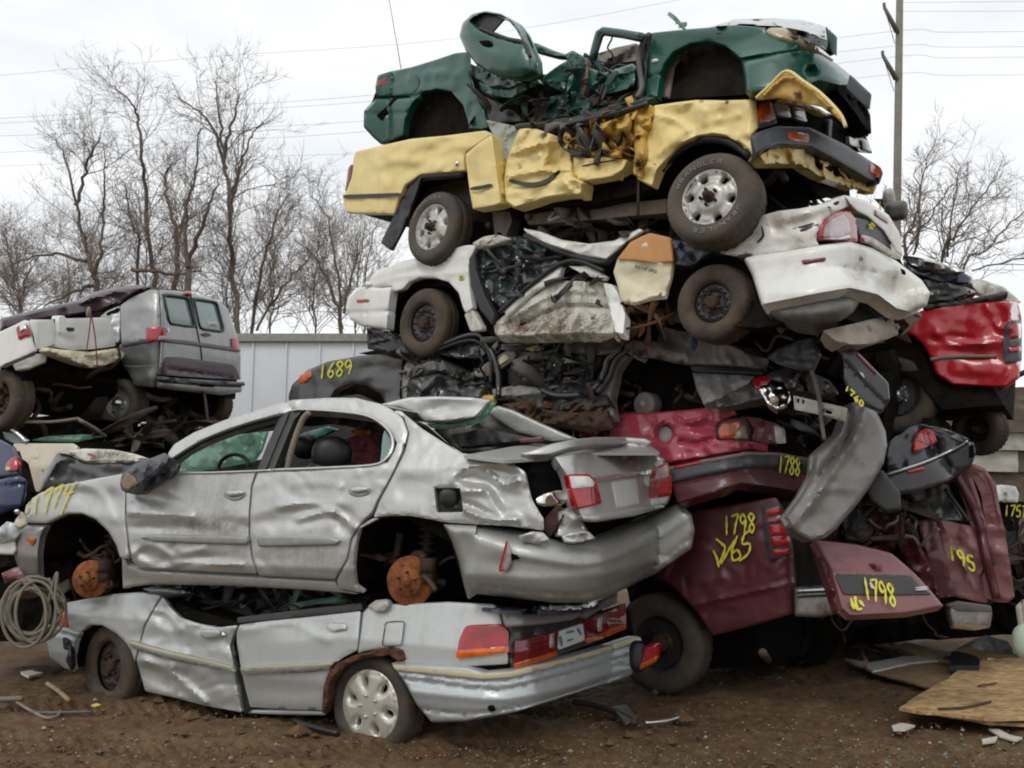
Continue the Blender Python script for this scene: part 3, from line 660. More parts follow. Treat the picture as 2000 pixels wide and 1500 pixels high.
# ------------------------------------------------------------------ ground, far setting
def ground():
    n = 620; t = np.linspace(-1, 1, n); xs = t*5.6+np.sign(t)*np.maximum(0, np.abs(t)-.72)**4*420/.28**4
    m = 460; q = np.linspace(0, 1, m); ys = 2.2+q*13+np.maximum(0, q-.45)**3*2600; ys = np.concatenate([[-420, -120, -40, -12, -3, 0, 1.2], ys])
    X, Y = np.meshgrid(xs, ys); P = np.stack([X.ravel(), Y.ravel(), np.zeros(X.size)], 1)
    near = np.clip(1-np.abs(P[:, 1]-6)/14, 0, 1)
    z = .02*np.abs(fbm(P*9, 14, 3))+.05*fbm(P*.8, 11, 4)+.022*fbm(P*4.5, 12, 3)+.012*crumple(P*7, 13)
    # tyre ruts with tread bars, running left-right in the foreground
    for (y0, sl, wd) in ((5.5, -.07, .2), (5.02, -.03, .2), (6.5, -.05, .18)):
        yc = y0+sl*P[:, 0]; e = np.exp(-((P[:, 1]-yc)/wd)**4); tread = np.sin((P[:, 0]*1.0+np.abs(P[:, 1]-yc)*.9)*2*np.pi/.105)
        z = z-e*(.06+.026*tread)*np.where(P[:, 0] < .9, 1, .4)*np.clip(.55+1.0*vnoise(P*1.3, 31), 0, 1)
    z *= np.clip(near*2, .15, 1)
    P[:, 2] = z-.02; w = len(xs); h = len(ys)
    Fc = [[j*w+i, j*w+i+1, (j+1)*w+i+1, (j+1)*w+i] for j in range(h-1) for i in range(w-1)]
    o = mk('ground', P, Fc, M['dirt_ground']); o['kind'] = 'structure'; return o
ground()
def scatter(name, n, area, size, mat, seed, flat=1.0, kind='stuff'):
    g = np.random.default_rng(seed); mb = MB()
    for _ in range(n):
        px = g.uniform(area[0], area[2]); py = area[1]+(area[3]-area[1])*g.uniform(0, 1)**.8; c = gpt(px, py, 0.0); s = size*g.lognormal(0, .55)
        V = g.normal(size=(6, 3)); V /= np.linalg.norm(V, axis=1, keepdims=True); V = np.array([[1, 0, 0], [-1, 0, 0], [0, 1, 0], [0, -1, 0], [0, 0, 1], [0, 0, -1]])*g.uniform(.6, 1.3, (6, 1))
        a = g.uniform(0, 6.28); Rm = np.array([[math.cos(a), -math.sin(a), 0], [math.sin(a), math.cos(a), 0], [0, 0, flat]])
        mb.add(c+(V@Rm.T)*s, [[0, 2, 4], [2, 1, 4], [1, 3, 4], [3, 0, 4], [2, 0, 5], [1, 2, 5], [3, 1, 5], [0, 3, 5]])
    o = mb.build(name, mat, None, False); o['kind'] = kind; return o
scatter('gravel', 1300, (-60, 1370, 2060, 1520), .0045, M['pebble'], 41, .7)
scatter('gravel_fines', 900, (-60, 1290, 2060, 1500), .0035, M['pebble'], 42, .7)
scatter('broken_glass', 420, (1480, 1285, 1830, 1370), .0045, M['glass_bits'], 43, .5)
scatter('broken_glass', 260, (1200, 1440, 1900, 1500), .004, M['glass_bits'], 44, .5)

scatter('dirt_clods', 420, (-60, 1330, 2060, 1515), .016, M['dirt_ground'], 45, .7)
scatter('dirt_crumbs', 900, (-60, 1290, 2060, 1515), .008, M['dirt_ground'], 46, .7)
# ------------------------------------------------------------------ upper silver sedan
A = Shell((.385, 5.06), 24, 5.15, 2.0, .38, ((0, .07), (.16, 0), (.5, 0), (.82, .05), (1.35, .30)), .93)
A.dents = [(185, 972, 42, 24, 10, -.03), (225, 985, 18, 30, 0, -.022), (305, 974, 42, 14, 12, -.036), (335, 1032, 75, 11, 2, -.028), (300, 1086, 38, 15, 28, -.034), (380, 1092, 60, 12, -4, -.022), (590, 1008, 75, 20, -6, -.034), (672, 1018, 18, 24, 10, -.04), (620, 965, 60, 18, 0, -.012), (925, 935, 46, 15, 14, -.055), (985, 968, 34, 26, 20, -.05), (930, 995, 40, 9, 25, -.03), (805, 955, 40, 26, 0, -.018)]
A.creases = [([(150, 945), (196, 962), (222, 1012)], 15, .016), ([(254, 1000), (300, 1003), (372, 1008)], 13, .024), ([(255, 1082), (290, 1066), (335, 1088)], 13, .02), ([(318, 1108), (380, 1098), (470, 1104)], 10, .014), ([(585, 1014), (650, 1000), (694, 1032)], 13, .026), ([(650, 1000), (664, 950)], 12, .016), ([(548, 990), (600, 982), (648, 998)], 12, .012), ([(885, 930), (940, 905), (1012, 914), (1030, 940)], 15, .03), ([(902, 958), (950, 960), (975, 1000)], 14, .03), ([(880, 985), (960, 1014), (1010, 1014)], 12, .03), ([(955, 925), (985, 948), (1010, 938)], 10, .03), ([(262, 975), (290, 948), (330, 958)], 10, .012)]
a = thing('silver_sedan', 'large silver sedan without wheels, yellow 1774 on its fender, stacked upon a flattened sedan', 'car', A.O+np.array([0, 0, .9]))
BODY_A = [(60, 990), (180, 940), (330, 925), (500, 925), (760, 912), (905, 895), (985, 905), (1040, 985), (1066, 1030), (1000, 1100), (908, 1150), (880, 1060), (800, 1015), (725, 1015), (690, 1070), (690, 1140), (250, 1135), (234, 1090), (205, 1030), (160, 1008), (105, 1020), (80, 1080), (60, 1100)]
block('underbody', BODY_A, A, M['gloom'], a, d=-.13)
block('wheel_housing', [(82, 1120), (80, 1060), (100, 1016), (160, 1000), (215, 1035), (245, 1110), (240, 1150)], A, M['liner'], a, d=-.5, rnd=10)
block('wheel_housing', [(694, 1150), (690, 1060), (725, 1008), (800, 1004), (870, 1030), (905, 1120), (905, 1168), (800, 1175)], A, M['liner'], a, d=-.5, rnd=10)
ru = [(52, 1050), ]
sheet('fender', [(61, 975), (80, 962), (120, 948), (180, 936), (236, 926), (300, 905), (328, 893), (322, 925), (246, 955), (243, 1000), (246, 1030), (249, 1055), (250, 1092), (240, 1092), (234, 1088), (228, 1066), (212, 1038), (188, 1015), (160, 1003), (132, 1003), (104, 1016), (92, 1022), (52, 1021), (51, 1010), (60, 1000)], A, M['silver'], a, step=6, rust=[(125, 990, 10)], dirt=[(150, 1000, 60, 20, .25)], edge=(9, .02))
sheet('headlight', [(51, 987), (60, 977), (61, 998), (52, 1012), (48, 1004)], A, M['lens_tan'], a, d=-.01, step=4, edge=(5, .02))
fb = sheet('front_bumper', [(52, 1025), (92, 1026), (82, 1048), (77, 1080), (79, 1131), (56, 1128), (37, 1113), (30, 1092), (26, 1064), (34, 1036)], A, M['silver_plastic'], a, d=.01, step=6, edge=(12, .05), dirt=[(50, 1110, 30, 30, .4)])
sheet('side_marker', [(50, 1051), (69, 1051), (67, 1060), (61, 1067)], A, M['lens_orange'], fb, d=.024, step=4, edge=(3, .006), rim=.015)
fd = sheet('front_door', [(247, 958), (300, 937), (328, 926), (500, 921), (490, 952), (486, 1000), (486, 1048), (491, 1090), (502, 1121), (352, 1114), (276, 1110), (259, 1098), (252, 1060), (247, 1015)], A, M['silver'], a, step=5.5, dirt=[(420, 1030, 90, 26, .75), (330, 1050, 60, 14, .5), (420, 960, 60, 40, .3), (460, 1075, 40, 30, .4)], edge=(7, .014), cr=(.006, 5, 2))
rd = sheet('rear_door', [(504, 921), (600, 918), (728, 909), (757, 903), (771, 880), (775, 865), (788, 858), (786, 880), (764, 930), (738, 976), (727, 1000), (704, 1024), (685, 1052), (677, 1092), (662, 1118), (655, 1131), (506, 1124), (494, 1090), (489, 1048), (489, 1000), (493, 952)], A, M['silver'], a, step=5.5, dirt=[(600, 1090, 90, 30, .45), (700, 1040, 30, 30, .4)], rust=[(716, 1012, 22)], edge=(7, .014), cr=(.005, 5, 4))
for nm, p, pr in (('side_moulding', [(271, 1050), (290, 1043), (400, 1045), (482, 1049), (484, 1057), (481, 1064), (400, 1062), (300, 1058)], fd), ('side_moulding', [(501, 1051), (508, 1046), (560, 1046), (645, 1048), (664, 1056), (655, 1065), (560, 1067), (505, 1068)], rd)):
    sheet(nm, p, A, M['silver_plastic'], pr, d=.03, step=5, edge=(7, .022), rim=.03, dirt=[(400, 1055, 90, 10, .4)])
for (x, y, pr) in ((457, 966, fd), (701, 959, rd)):
    h = sheet('handle_cup', ell(x, y, 21, 12), A, M['silver_plastic'], pr, d=.006, rnd=0, step=4, edge=(8, .012), rim=.012)
    sheet('handle', [(x-19, y-1), (x-14, y-7), (x+12, y-9), (x+18, y-6), (x+16, y), (x-10, y+4)], A, M['silver'], pr, d=.035, step=3.5, edge=(5, .02), rim=.025)
sheet('roof_rail', [(328, 886), (340, 868), (380, 844), (440, 820), (520, 796), (572, 781), (640, 777), (696, 777), (742, 789), (767, 801), (786, 817), (796, 845), (790, 868), (776, 866), (762, 842), (722, 813), (660, 804), (590, 800), (572, 800), (552, 808), (480, 827), (400, 857), (360, 878), (334, 898)], A, M['silver'], a, d=.0, step=6, edge=(6, .02), rim=.09, creases=[([(560, 790), (575, 800), (590, 786)], 12, -.02), ([(690, 780), (700, 795)], 8, -.02)])
tube('window_trim', [(532, 918), (640, 914), (725, 909), (752, 898), (767, 874), (760, 842), (722, 814), (660, 804), (590, 800), (572, 802)], A, .011, M['trim_bright'], a, d=.006)
tube('window_trim', [(330, 924), (420, 923), (500, 920), (533, 918)], A, .008, M['trim_bright'], a, d=.008, smooth=False)
tube('window_seal', [(334, 900), (400, 860), (480, 830), (552, 811)], A, .018, M['seal'], a, d=.0)
sheet('door_pillar', [(501, 921), (517, 920), (566, 802), (549, 809), (522, 868)], A, M['trim_dark'], a, d=.008, step=5, edge=(4, .01))
sheet('door_pillar', [(519, 920), (534, 918), (574, 820), (590, 803), (568, 802)], A, M['trim_dark'], a, d=-.004, step=5, edge=(4, .01), rim=.06)
tube('door_frame', [(560, 920), (572, 870), (590, 822), (604, 806)], A.slab(.16), .022, M['tan'], a)
# cabin
far = A.slab(1.55)
sheet('far_door', [(300, 935), (330, 900), (560, 790), (700, 770), (830, 830), (900, 890), (880, 960), (320, 960)], far, M['interior'], a, step=30, holes=[[(352, 918), (400, 880), (470, 850), (545, 838), (525, 905)]], cr=(.05, 3, 1))
sheet('windshield', [(338, 922), (346, 904), (400, 869), (470, 848), (524, 842), (512, 880), (497, 902), (440, 912), (385, 921)], A.slab(.75), M['glass_green'], a, step=6, cr=(.07, 6, 3), rim=.01, wob=.02)
tube('steering_wheel', ell(456, 914, 30, 26, 24, -25, 170, 380), A.slab(.4), .016, M['seat_black'], a, n=10)
sheet('dashboard', [(335, 926), (400, 905), (470, 905), (520, 895), (525, 935), (330, 935)], A.slab(.9), M['trim_dark'], a, step=14, cr=(.03, 6, 1), rim=.3)
sheet('headliner', [(400, 858), (552, 806), (700, 800), (760, 842), (700, 838), (640, 822), (575, 830), (520, 826), (470, 838)], A.slab(.8), M['trim_dark'], a, step=12, cr=(.05, 4, 2), rim=.2)
b = blob('headrest', A.slab(.42), 648, 888, 38, 35, M['seat_black'], a, dz=.1, p=2.3); blob('headrest', A.slab(1.1), 596, 872, 24, 24, M['seat_black'], a, dz=.1, p=2.3)
blob('seat_back', A.slab(.46), 650, 960, 62, 60, M['seat_black'], a, dz=.14, p=3)
sheet('seat_cover', [(665, 862), (690, 852), (722, 848), (735, 880), (732, 912), (690, 914), (682, 890)], A.slab(.9), M['blanket_red'], a, step=6, cr=(.06, 7, 5), rim=.05)
sheet('seat_cover', [(684, 842), (700, 836), (728, 835), (735, 850), (700, 856)], A.slab(1.2), M['orange_plastic'], a, step=5, cr=(.05, 7, 6), rim=.05)
sheet('rear_glass', [(578, 862), (590, 846), (640, 832), (665, 838), (610, 862), (585, 880)], A.slab(1.3), M['teal_glass'], a, step=6, cr=(.04, 6, 2), rim=.01)
sheet('quarter_glass', [(742, 905), (748, 850), (752, 838), (764, 858), (766, 876), (756, 896)], A, M['glass_van'], a, d=-.03, step=5, rim=.01)
# mirror
sheet('mirror', [(234, 945), (238, 926), (262, 905), (300, 893), (322, 884), (334, 893), (326, 912), (300, 934), (268, 957), (246, 963), (237, 957)], A, M['bumper_black'], a, d=.17, step=5, cr=(.03, 9, 3), edge=(12, .07), rim=.12, back=True, creases=[([(262, 905), (285, 930), (262, 955)], 8, .02)])
sheet('mirror_glass', [(237, 940), (248, 923), (262, 930), (267, 943), (250, 959), (240, 954)], A, M['mirror_brown'], a, d=.19, step=5, rim=.02)
# quarter, sill, tail
sheet('rear_quarter', [(768, 803), (782, 802), (824, 837), (880, 873), (904, 887), (960, 892), (1000, 905), (1024, 921), (1030, 945), (1038, 975), (1062, 1014), (1062, 1036), (1000, 1028), (930, 1024), (868, 1020), (840, 1014), (800, 1007), (760, 1007), (730, 1010), (742, 978), (768, 930), (792, 880), (800, 845), (789, 815)], A, M['silver'], a, step=5.5, holes=[[(848, 953), (899, 953), (905, 1000), (853, 1001)]], cr=(.006, 6, 1), rust=[(945, 922, 9), (905, 925, 8), (1028, 932, 14), (1040, 955, 12), (1045, 1000, 16), (908, 998, 10), (930, 1012, 12), (800, 1006, 14), (745, 1008, 16), (1060, 1022, 16)], edge=(6, .02), dirt=[(860, 1000, 90, 16, .35)])
sheet('rear_quarter', [(728, 1012), (706, 1025), (688, 1054), (680, 1092), (665, 1118), (658, 1133), (662, 1150), (712, 1158), (694, 1144), (690, 1104), (694, 1064), (702, 1032), (740, 1012)], A, M['silver'], a, d=-.005, step=5, rust=[(712, 1020, 18), (700, 1040, 14), (694, 1064, 12), (700, 1150, 22), (675, 1150, 14)], edge=(6, .02), dirt=[(690, 1100, 20, 60, .6)])
sheet('sill', [(251, 1104), (258, 1106), (278, 1114), (352, 1118), (506, 1127), (656, 1135), (664, 1150), (700, 1160), (600, 1152), (450, 1144), (300, 1141), (256, 1146), (240, 1150), (238, 1080), (250, 1100)], A, M['silver'], a, d=-.012, step=6, edge=(8, .03), rust=[(470, 1146, 14), (690, 1158, 20), (560, 1150, 10)], dirt=[(420, 1138, 200, 8, .5)])
fr = sheet('fuel_recess', [(846, 951), (901, 951), (907, 1002), (851, 1003)], A, M['trim_dark'], a, d=-.06, step=6, rust=[(850, 1000, 8)], rim=.05)
blob('fuel_cap', A, 877, 972, 18, 17, M['seal'], fr, d=-.03, dz=.04, p=3)
sheet('lamp_cavity', [(984, 899), (1040, 896), (1086, 902), (1108, 945), (1122, 1000), (1150, 1035), (1100, 1052), (1064, 1022), (1040, 985), (1030, 930)], A, M['black'], a, d=-.14, step=10, cr=(.03, 6, 2), rim=.1)
block('trunk_well', [(970, 898), (1080, 890), (1270, 880), (1300, 985), (1180, 1025), (1070, 1040), (1040, 960)], A, M['gloom'], a, d=-.3)
sheet('reflector_housing', [(1040, 973), (1058, 962), (1085, 956), (1112, 958), (1116, 975), (1095, 990), (1062, 992), (1046, 986)], A, M['chrome'], a, d=-.07, step=4, folds=0, cr=(.03, 6, 5), edge=(8, .04), rim=.06)
sheet('torn_metal', [(1066, 1010), (1090, 985), (1110, 1000), (1090, 1030), (1074, 1050), (1062, 1036)], A, M['rust_dark'], a, d=-.08, step=5, cr=(.05, 9, 1))
sheet('torn_metal', [(1092, 1000), (1112, 990), (1134, 1010), (1150, 1040), (1110, 1052), (1085, 1048)], A, M['silver_plastic'], a, d=-.03, step=5, cr=(.05, 8, 4), edge=(6, .03))
deck = flat3((960, 892, 5.29), (1270, 872, 6.7), (1100, 861, 7.0))
sheet('trunk_top', [(905, 889), (1000, 872), (1110, 859), (1268, 868), (1290, 884), (1150, 884), (1085, 892), (985, 899)], deck, M['silver'], a, step=8, rim=.02)
lid = sheet('trunk_lid', [(1082, 892), (1150, 884), (1256, 876), (1296, 895), (1308, 930), (1311, 970), (1302, 986), (1240, 1002), (1160, 1016), (1136, 1012), (1122, 985), (1106, 930)], A, M['silver'], a, d=.005, step=6, edge=(8, .03), rim=.08, ledges=[([(1150, 935), (1276, 920)], 30, .015), ([(1130, 1000), (1290, 972)], 90, .03)], dirt=[(1225, 900, 50, 20, .2)])
sheet('plate_recess', [(1186, 938), (1272, 922), (1264, 984), (1200, 998)], A, M['silver_plastic'], lid, d=-.01, step=6, edge=(12, .03), rim=.02)
sheet('plate_mount', [(1196, 940), (1243, 935), (1250, 984), (1203, 993)], A, M['plate'], lid, d=.008, step=8, rim=.01)
sheet('trunk_garnish', [(1158, 933), (1215, 924), (1276, 917), (1278, 924), (1215, 933), (1162, 941)], A, M['trim_bright'], lid, d=.03, step=5, edge=(4, .012), rim=.03)
sheet('trunk_lip', [(1134, 1006), (1200, 1000), (1290, 984), (1300, 990), (1240, 1008), (1162, 1020), (1140, 1017)], A, M['silver'], lid, d=.045, step=5, edge=(6, .03), rim=.05)
tl = sheet('tail_light', [(1108, 926), (1150, 926), (1166, 940), (1177, 984), (1128, 995), (1114, 955)], A, M['lens_red'], lid, d=.035, step=5, edge=(8, .02), rim=.05)
sheet('reverse_lens', [(1113, 930), (1150, 930), (1162, 942), (1160, 950), (1118, 954)], A, M['lens_clear'], tl, d=.047, step=4, edge=(4, .01), rim=.02)
tr = sheet('tail_light', [(1284, 912), (1304, 902), (1313, 936), (1311, 968), (1276, 973), (1280, 946)], A, M['lens_red'], lid, d=.035, step=5, edge=(6, .02), rim=.05)
sheet('reverse_lens', [(1288, 914), (1302, 907), (1307, 930), (1284, 936)], A, M['lens_pink'], tr, d=.046, step=4, edge=(4, .01), rim=.02)
strokes('emblem', [ell(1226, 898, 9, 8, 20), [(1219, 902), (1226, 893), (1233, 902)]], A, 2.6, M['chrome'], lid, d=.035)
sp = sheet('spoiler', [(1012, 886), (1040, 879), (1080, 866), (1120, 858), (1160, 854), (1220, 853), (1262, 856), (1275, 863), (1268, 870), (1226, 867), (1160, 868), (1112, 876), (1075, 888), (1030, 890)], A, M['silver'], a, d=.0, step=5, edge=(6, .03), rim=.09, back=True)
sheet('spoiler_foot', [(1226, 866), (1266, 868), (1262, 880), (1236, 882)], A, M['silver'], sp, d=-.03, step=5, rim=.05)
bp = sheet('rear_bumper', [(866, 1024), (930, 1027), (1000, 1036), (1060, 1046), (1112, 1060), (1172, 1050), (1240, 1020), (1300, 990), (1330, 984), (1350, 1004), (1357, 1036), (1350, 1072), (1280, 1120), (1200, 1160), (1150, 1177), (1080, 1177), (1000, 1168), (932, 1160), (914, 1171), (905, 1140), (896, 1096), (882, 1056)], A, M['silver_plastic'], a, d=.055, step=6, edge=(14, .05), rim=.06, ledges=[([(935, 1060), (1000, 1080), (1060, 1092), (1130, 1099), (1200, 1085), (1300, 1035), (1357, 995)], 52, .15)], dents=[(905, 1080, 20, 40, 0, -.02), (1040, 1110, 90, 20, 8, -.015)], creases=[([(1000, 1084), (1060, 1095), (1135, 1102), (1200, 1088), (1300, 1040), (1350, 1004)], 8, .008), ([(940, 1146), (1060, 1160), (1160, 1158), (1280, 1102), (1350, 1050)], 7, -.012)], dirt=[(950, 1140, 80, 30, .5), (1150, 1160, 120, 18, .5), (900, 1120, 16, 50, .5)])
tb = sheet('torn_tab', [(1012, 1046), (1040, 1038), (1062, 1040), (1075, 1056), (1050, 1062), (1020, 1058)], A, M['silver'], bp, d=.03, step=4, cr=(.03, 9, 2), rim=.02)
sheet('torn_tab', [(1098, 1048), (1120, 1040), (1150, 1038), (1164, 1052), (1120, 1062), (1104, 1060)], A, M['silver'], bp, d=.05, step=4, cr=(.03, 9, 3), rim=.02)
ml = sheet('side_marker', [(976, 1113), (984, 1080), (990, 1057), (997, 1078), (996, 1102), (987, 1115)], A, M['lens_pink'], bp, d=.085, step=4, edge=(4, .015), rim=.025, back=True)
strokes('marker_edge', [[(990, 1056), (984, 1082), (976, 1114), (986, 1112)]], A, 4, M['lens_red'], ml, d=.098)
sheet('marker_socket', [(996, 1078), (1012, 1084), (1016, 1092), (996, 1094)], A, M['black'], bp, d=.06, step=4, rim=.005)
# crushed roof seen from behind, rear window
sheet('roof', [(742, 790), (800, 776), (860, 774), (920, 776), (957, 781), (946, 796), (928, 815), (880, 825), (832, 826), (808, 806), (782, 796)], A.slab(.85), M['pale_silver'], a, step=6, dents=[(880, 795, 50, 14, 0, -.03)], edge=(8, .04), rim=.05, dirt=[(830, 800, 20, 20, .4), (900, 812, 40, 8, .5)], cr=(.02, 4, 1))
block('roof_shell', [(516, 803), (572, 784), (696, 780), (742, 793), (722, 806), (660, 797), (572, 797), (522, 812)], A, M['silver'], a, d=-.05, depth=1.1, step=20)
sheet('glass_edge', [(832, 827), (880, 828), (930, 818), (950, 796), (957, 784), (968, 786), (955, 806), (934, 826), (880, 838), (842, 836)], A.slab(.9), M['glass_green'], a, step=5, cr=(.03, 8, 1), rim=.02)
sheet('parcel_shelf', [(845, 838), (930, 824), (975, 800), (1040, 830), (1110, 862), (1000, 872), (905, 886), (880, 870)], A.slab(1.35), M['grey_plastic'], a, step=8, cr=(.05, 5, 3), rim=.2)
sheet('rear_pillar', [(946, 804), (972, 792), (1000, 800), (1060, 828), (1128, 858), (1080, 862), (1010, 846)], A.slab(1.25), M['silver_plastic'], a, step=7, edge=(8, .03), rim=.05)
sheet('seat_back', [(880, 850), (930, 835), (1000, 848), (1060, 858), (1000, 866), (900, 876)], A.slab(1.1), M['trim_dark'], a, step=8, cr=(.05, 6, 1), rim=.1)
sheet('brake_light', [(1012, 857), (1060, 853), (1058, 861), (1014, 864)], A.slab(1.0), M['lens_deep'], a, step=4, rim=.03)
disc(A, 176, 1131, a, .15, d=-.12, yaw=-22); disc(A, 800, 1135, a, .165, d=-.14, yaw=-8)
wires('suspension', [(190, 1080), (230, 1070), (236, 1140), (200, 1160)], A, 12, M['rust_dark'], a, d=(-.35, -.2), L=.3, rad=(.01, .025)); wires('suspension', [(760, 1080), (860, 1090), (880, 1150), (760, 1160)], A, 12, M['iron'], a, d=(-.45, -.28), L=.4, rad=(.01, .03))
strokes('spray_number', [[(74, 966), (69, 984), (67, 1006)], [(82, 968), (92, 958), (104, 950)], [(104, 950), (94, 976), (88, 1002)], [(104, 962), (114, 952), (124, 945)], [(124, 945), (112, 970), (104, 993)], [(134, 944), (127, 964), (144, 960)], [(150, 940), (134, 966), (118, 1005)]], A, 3.2, M['spray'], a, d=.012)
# ------------------------------------------------------------------ lower silver sedan
B = Shell((.02, 5.30), 27, 4.75, 1.7, .2, ((.05, .07), (.3, 0), (.62, 0), (.95, .08), (1.2, .25)), 0)
B.dents = [(170, 1185, 50, 12, 0, -.02), (330, 1205, 26, 22, 30, -.05), (330, 1250, 60, 18, 10, -.02), (320, 1320, 70, 22, 12, -.045), (420, 1300, 40, 60, 0, -.02), (600, 1225, 70, 20, -8, -.015), (570, 1345, 80, 18, 0, -.012), (450, 1250, 20, 20, 0, -.03)]
B.creases = [([(300, 1190), (330, 1200), (352, 1228)], 13, .02), ([(282, 1290), (336, 1315), (400, 1372)], 13, .03), ([(336, 1300), (344, 1345)], 9, .02), ([(480, 1230), (560, 1215), (640, 1250)], 14, .008)]
b = thing('silver_sedan', 'flattened older silver sedan on the dirt beneath the other silver sedan, roof gone', 'car', B.O)
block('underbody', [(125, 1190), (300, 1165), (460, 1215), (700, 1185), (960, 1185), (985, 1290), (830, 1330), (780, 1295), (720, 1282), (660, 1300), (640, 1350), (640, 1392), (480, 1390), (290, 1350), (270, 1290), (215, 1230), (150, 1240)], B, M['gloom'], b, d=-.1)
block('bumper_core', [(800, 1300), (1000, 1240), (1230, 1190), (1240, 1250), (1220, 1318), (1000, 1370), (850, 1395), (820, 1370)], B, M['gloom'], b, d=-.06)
block('wheel_housing', [(640, 1390), (650, 1310), (700, 1276), (770, 1280), (800, 1340), (840, 1400), (800, 1430), (680, 1420)], B, M['liner'], b, d=-.5); block('wheel_housing', [(150, 1300), (150, 1245), (200, 1224), (250, 1265), (280, 1345), (200, 1360)], B, M['liner'], b, d=-.45)
sheet('corner_lamp', [(107, 1191), (120, 1186), (129, 1204), (131, 1223), (104, 1219)], B, M['lens_amber'], b, d=.0, step=4, edge=(5, .015), rim=.05)
fbp = sheet('front_bumper', [(94, 1219), (105, 1222), (132, 1226), (157, 1236), (148, 1254), (142, 1290), (146, 1312), (128, 1306), (98, 1284), (90, 1248)], B, M['bumper_low'], b, d=.03, step=5, edge=(10, .03), creases=[([(92, 1232), (125, 1238), (152, 1246)], 5, -.02)], dirt=[(130, 1300, 30, 20, .4)])
sheet('torn_plastic', [(122, 1244), (132, 1250), (142, 1268), (144, 1300), (140, 1312), (128, 1290), (134, 1270), (124, 1268)], B, M['seal'], fbp, d=.05, step=4, cr=(.03, 9, 1), rim=.02)
sheet('fender', [(122, 1178), (168, 1170), (224, 1160), (280, 1156), (315, 1163), (300, 1188), (281, 1222), (272, 1262), (263, 1292), (256, 1270), (246, 1256), (228, 1238), (200, 1221), (176, 1221), (158, 1234), (134, 1223), (132, 1204)], B, M['silver_low'], b, step=5.5, edge=(7, .02), rust=[(240, 1250, 8)], cr=(.008, 4, 2))
block('hood', [(124, 1182), (168, 1174), (224, 1164), (280, 1160), (310, 1167), (290, 1180), (150, 1196)], B, M['silver_low'], b, d=-.03)
fd = sheet('front_door', [(318, 1166), (332, 1186), (352, 1206), (384, 1217), (424, 1226), (464, 1221), (455, 1242), (448, 1262), (454, 1290), (460, 1330), (472, 1391), (400, 1378), (340, 1362), (284, 1350), (276, 1322), (267, 1290), (275, 1255), (285, 1222), (303, 1188)], B, M['silver_low'], b, step=5.5, edge=(6, .014), dirt=[(320, 1340, 60, 22, .75), (420, 1370, 60, 18, .5)], rust=[(290, 1350, 14)], cr=(.006, 4, 4))
rd = sheet('rear_door', [(469, 1220), (520, 1213), (620, 1203), (704, 1193), (700, 1240), (697, 1270), (670, 1284), (650, 1300), (637, 1324), (633, 1360), (634, 1387), (560, 1385), (489, 1381), (478, 1340), (470, 1300), (463, 1258), (462, 1236)], B, M['silver_low'], b, step=6, edge=(6, .014), rust=[(655, 1295, 12), (638, 1322, 10), (634, 1370, 9)], dirt=[(560, 1370, 90, 14, .4)])
sheet('sill', [(476, 1386), (560, 1388), (636, 1390), (636, 1397), (560, 1396), (478, 1393)], B, M['silver_low'], b, d=-.02, step=6)
sheet('belt_seal', [(463, 1206), (560, 1194), (640, 1185), (706, 1178), (707, 1191), (620, 1201), (520, 1211), (464, 1217)], B, M['trim_dark'], b, d=.012, step=6, edge=(4, .01), rim=.08)
sheet('side_moulding', [(248, 1252), (257, 1251), (320, 1270), (400, 1288), (456, 1302), (458, 1315), (400, 1303), (320, 1286), (258, 1266)], B, M['silver_plastic'], fd, d=.034, step=5, edge=(5, .02), rim=.03)
strokes('moulding_stripe', [[(250, 1253), (320, 1272), (400, 1290), (456, 1304)]], B, 4, M['cream_trim'], fd, d=.04)
sheet('side_moulding', [(468, 1303), (480, 1301), (600, 1296), (655, 1292), (640, 1308), (600, 1313), (472, 1318)], B, M['silver_plastic'], rd, d=.034, step=5, edge=(5, .02), rim=.03)
strokes('moulding_stripe', [[(480, 1303), (560, 1300), (650, 1296)]], B, 4, M['cream_trim'], rd, d=.04)
sheet('door_gap', [(463, 1238), (456, 1262), (470, 1310), (478, 1350), (490, 1384), (478, 1396), (470, 1340), (458, 1290), (447, 1262)], B, M['seal'], b, d=-.012, step=5, cr=(.01, 8, 1))
for (x, y, pr) in ((411, 1238, fd), (657, 1224, rd)):
    sheet('handle', [(x-20, y-6), (x-12, y-9), (x+14, y-8), (x+19, y-4), (x+18, y+6), (x-8, y+10), (x-20, y+5)], B, M['silver_low'], pr, d=.025, step=3.5, edge=(5, .018), rim=.03)
blob('lock', B, 437, 1240, 4, 5, M['chrome'], fd, d=.004, dz=.01)
qp = sheet('rear_quarter', [(709, 1196), (718, 1186), (748, 1180), (800, 1179), (875, 1175), (964, 1180), (976, 1190), (980, 1212), (985, 1250), (993, 1285), (992, 1297), (905, 1302), (763, 1296), (788, 1290), (776, 1272), (745, 1267), (715, 1272), (699, 1277), (704, 1240)], B, M['silver_low'], b, step=6, edge=(8, .025), rim=.05, rust=[(745, 1270, 22), (712, 1275, 16), (782, 1284, 14)], dirt=[(930, 1195, 30, 10, .2)])
sheet('arch_rust', [(628, 1392), (632, 1340), (640, 1318), (655, 1298), (690, 1280), (720, 1274), (735, 1268), (765, 1262), (788, 1270), (792, 1290), (780, 1294), (760, 1280), (725, 1284), (690, 1292), (660, 1312), (646, 1335), (640, 1394)], B, M['rust'], b, d=.006, step=4, cr=(.03, 14, 2), rim=.06)
sheet('latch_bracket', [(718, 1184), (734, 1172), (758, 1170), (764, 1180), (752, 1196), (732, 1196)], B, M['pale_plastic'], b, d=.02, step=4, cr=(.03, 9, 2), rim=.03)
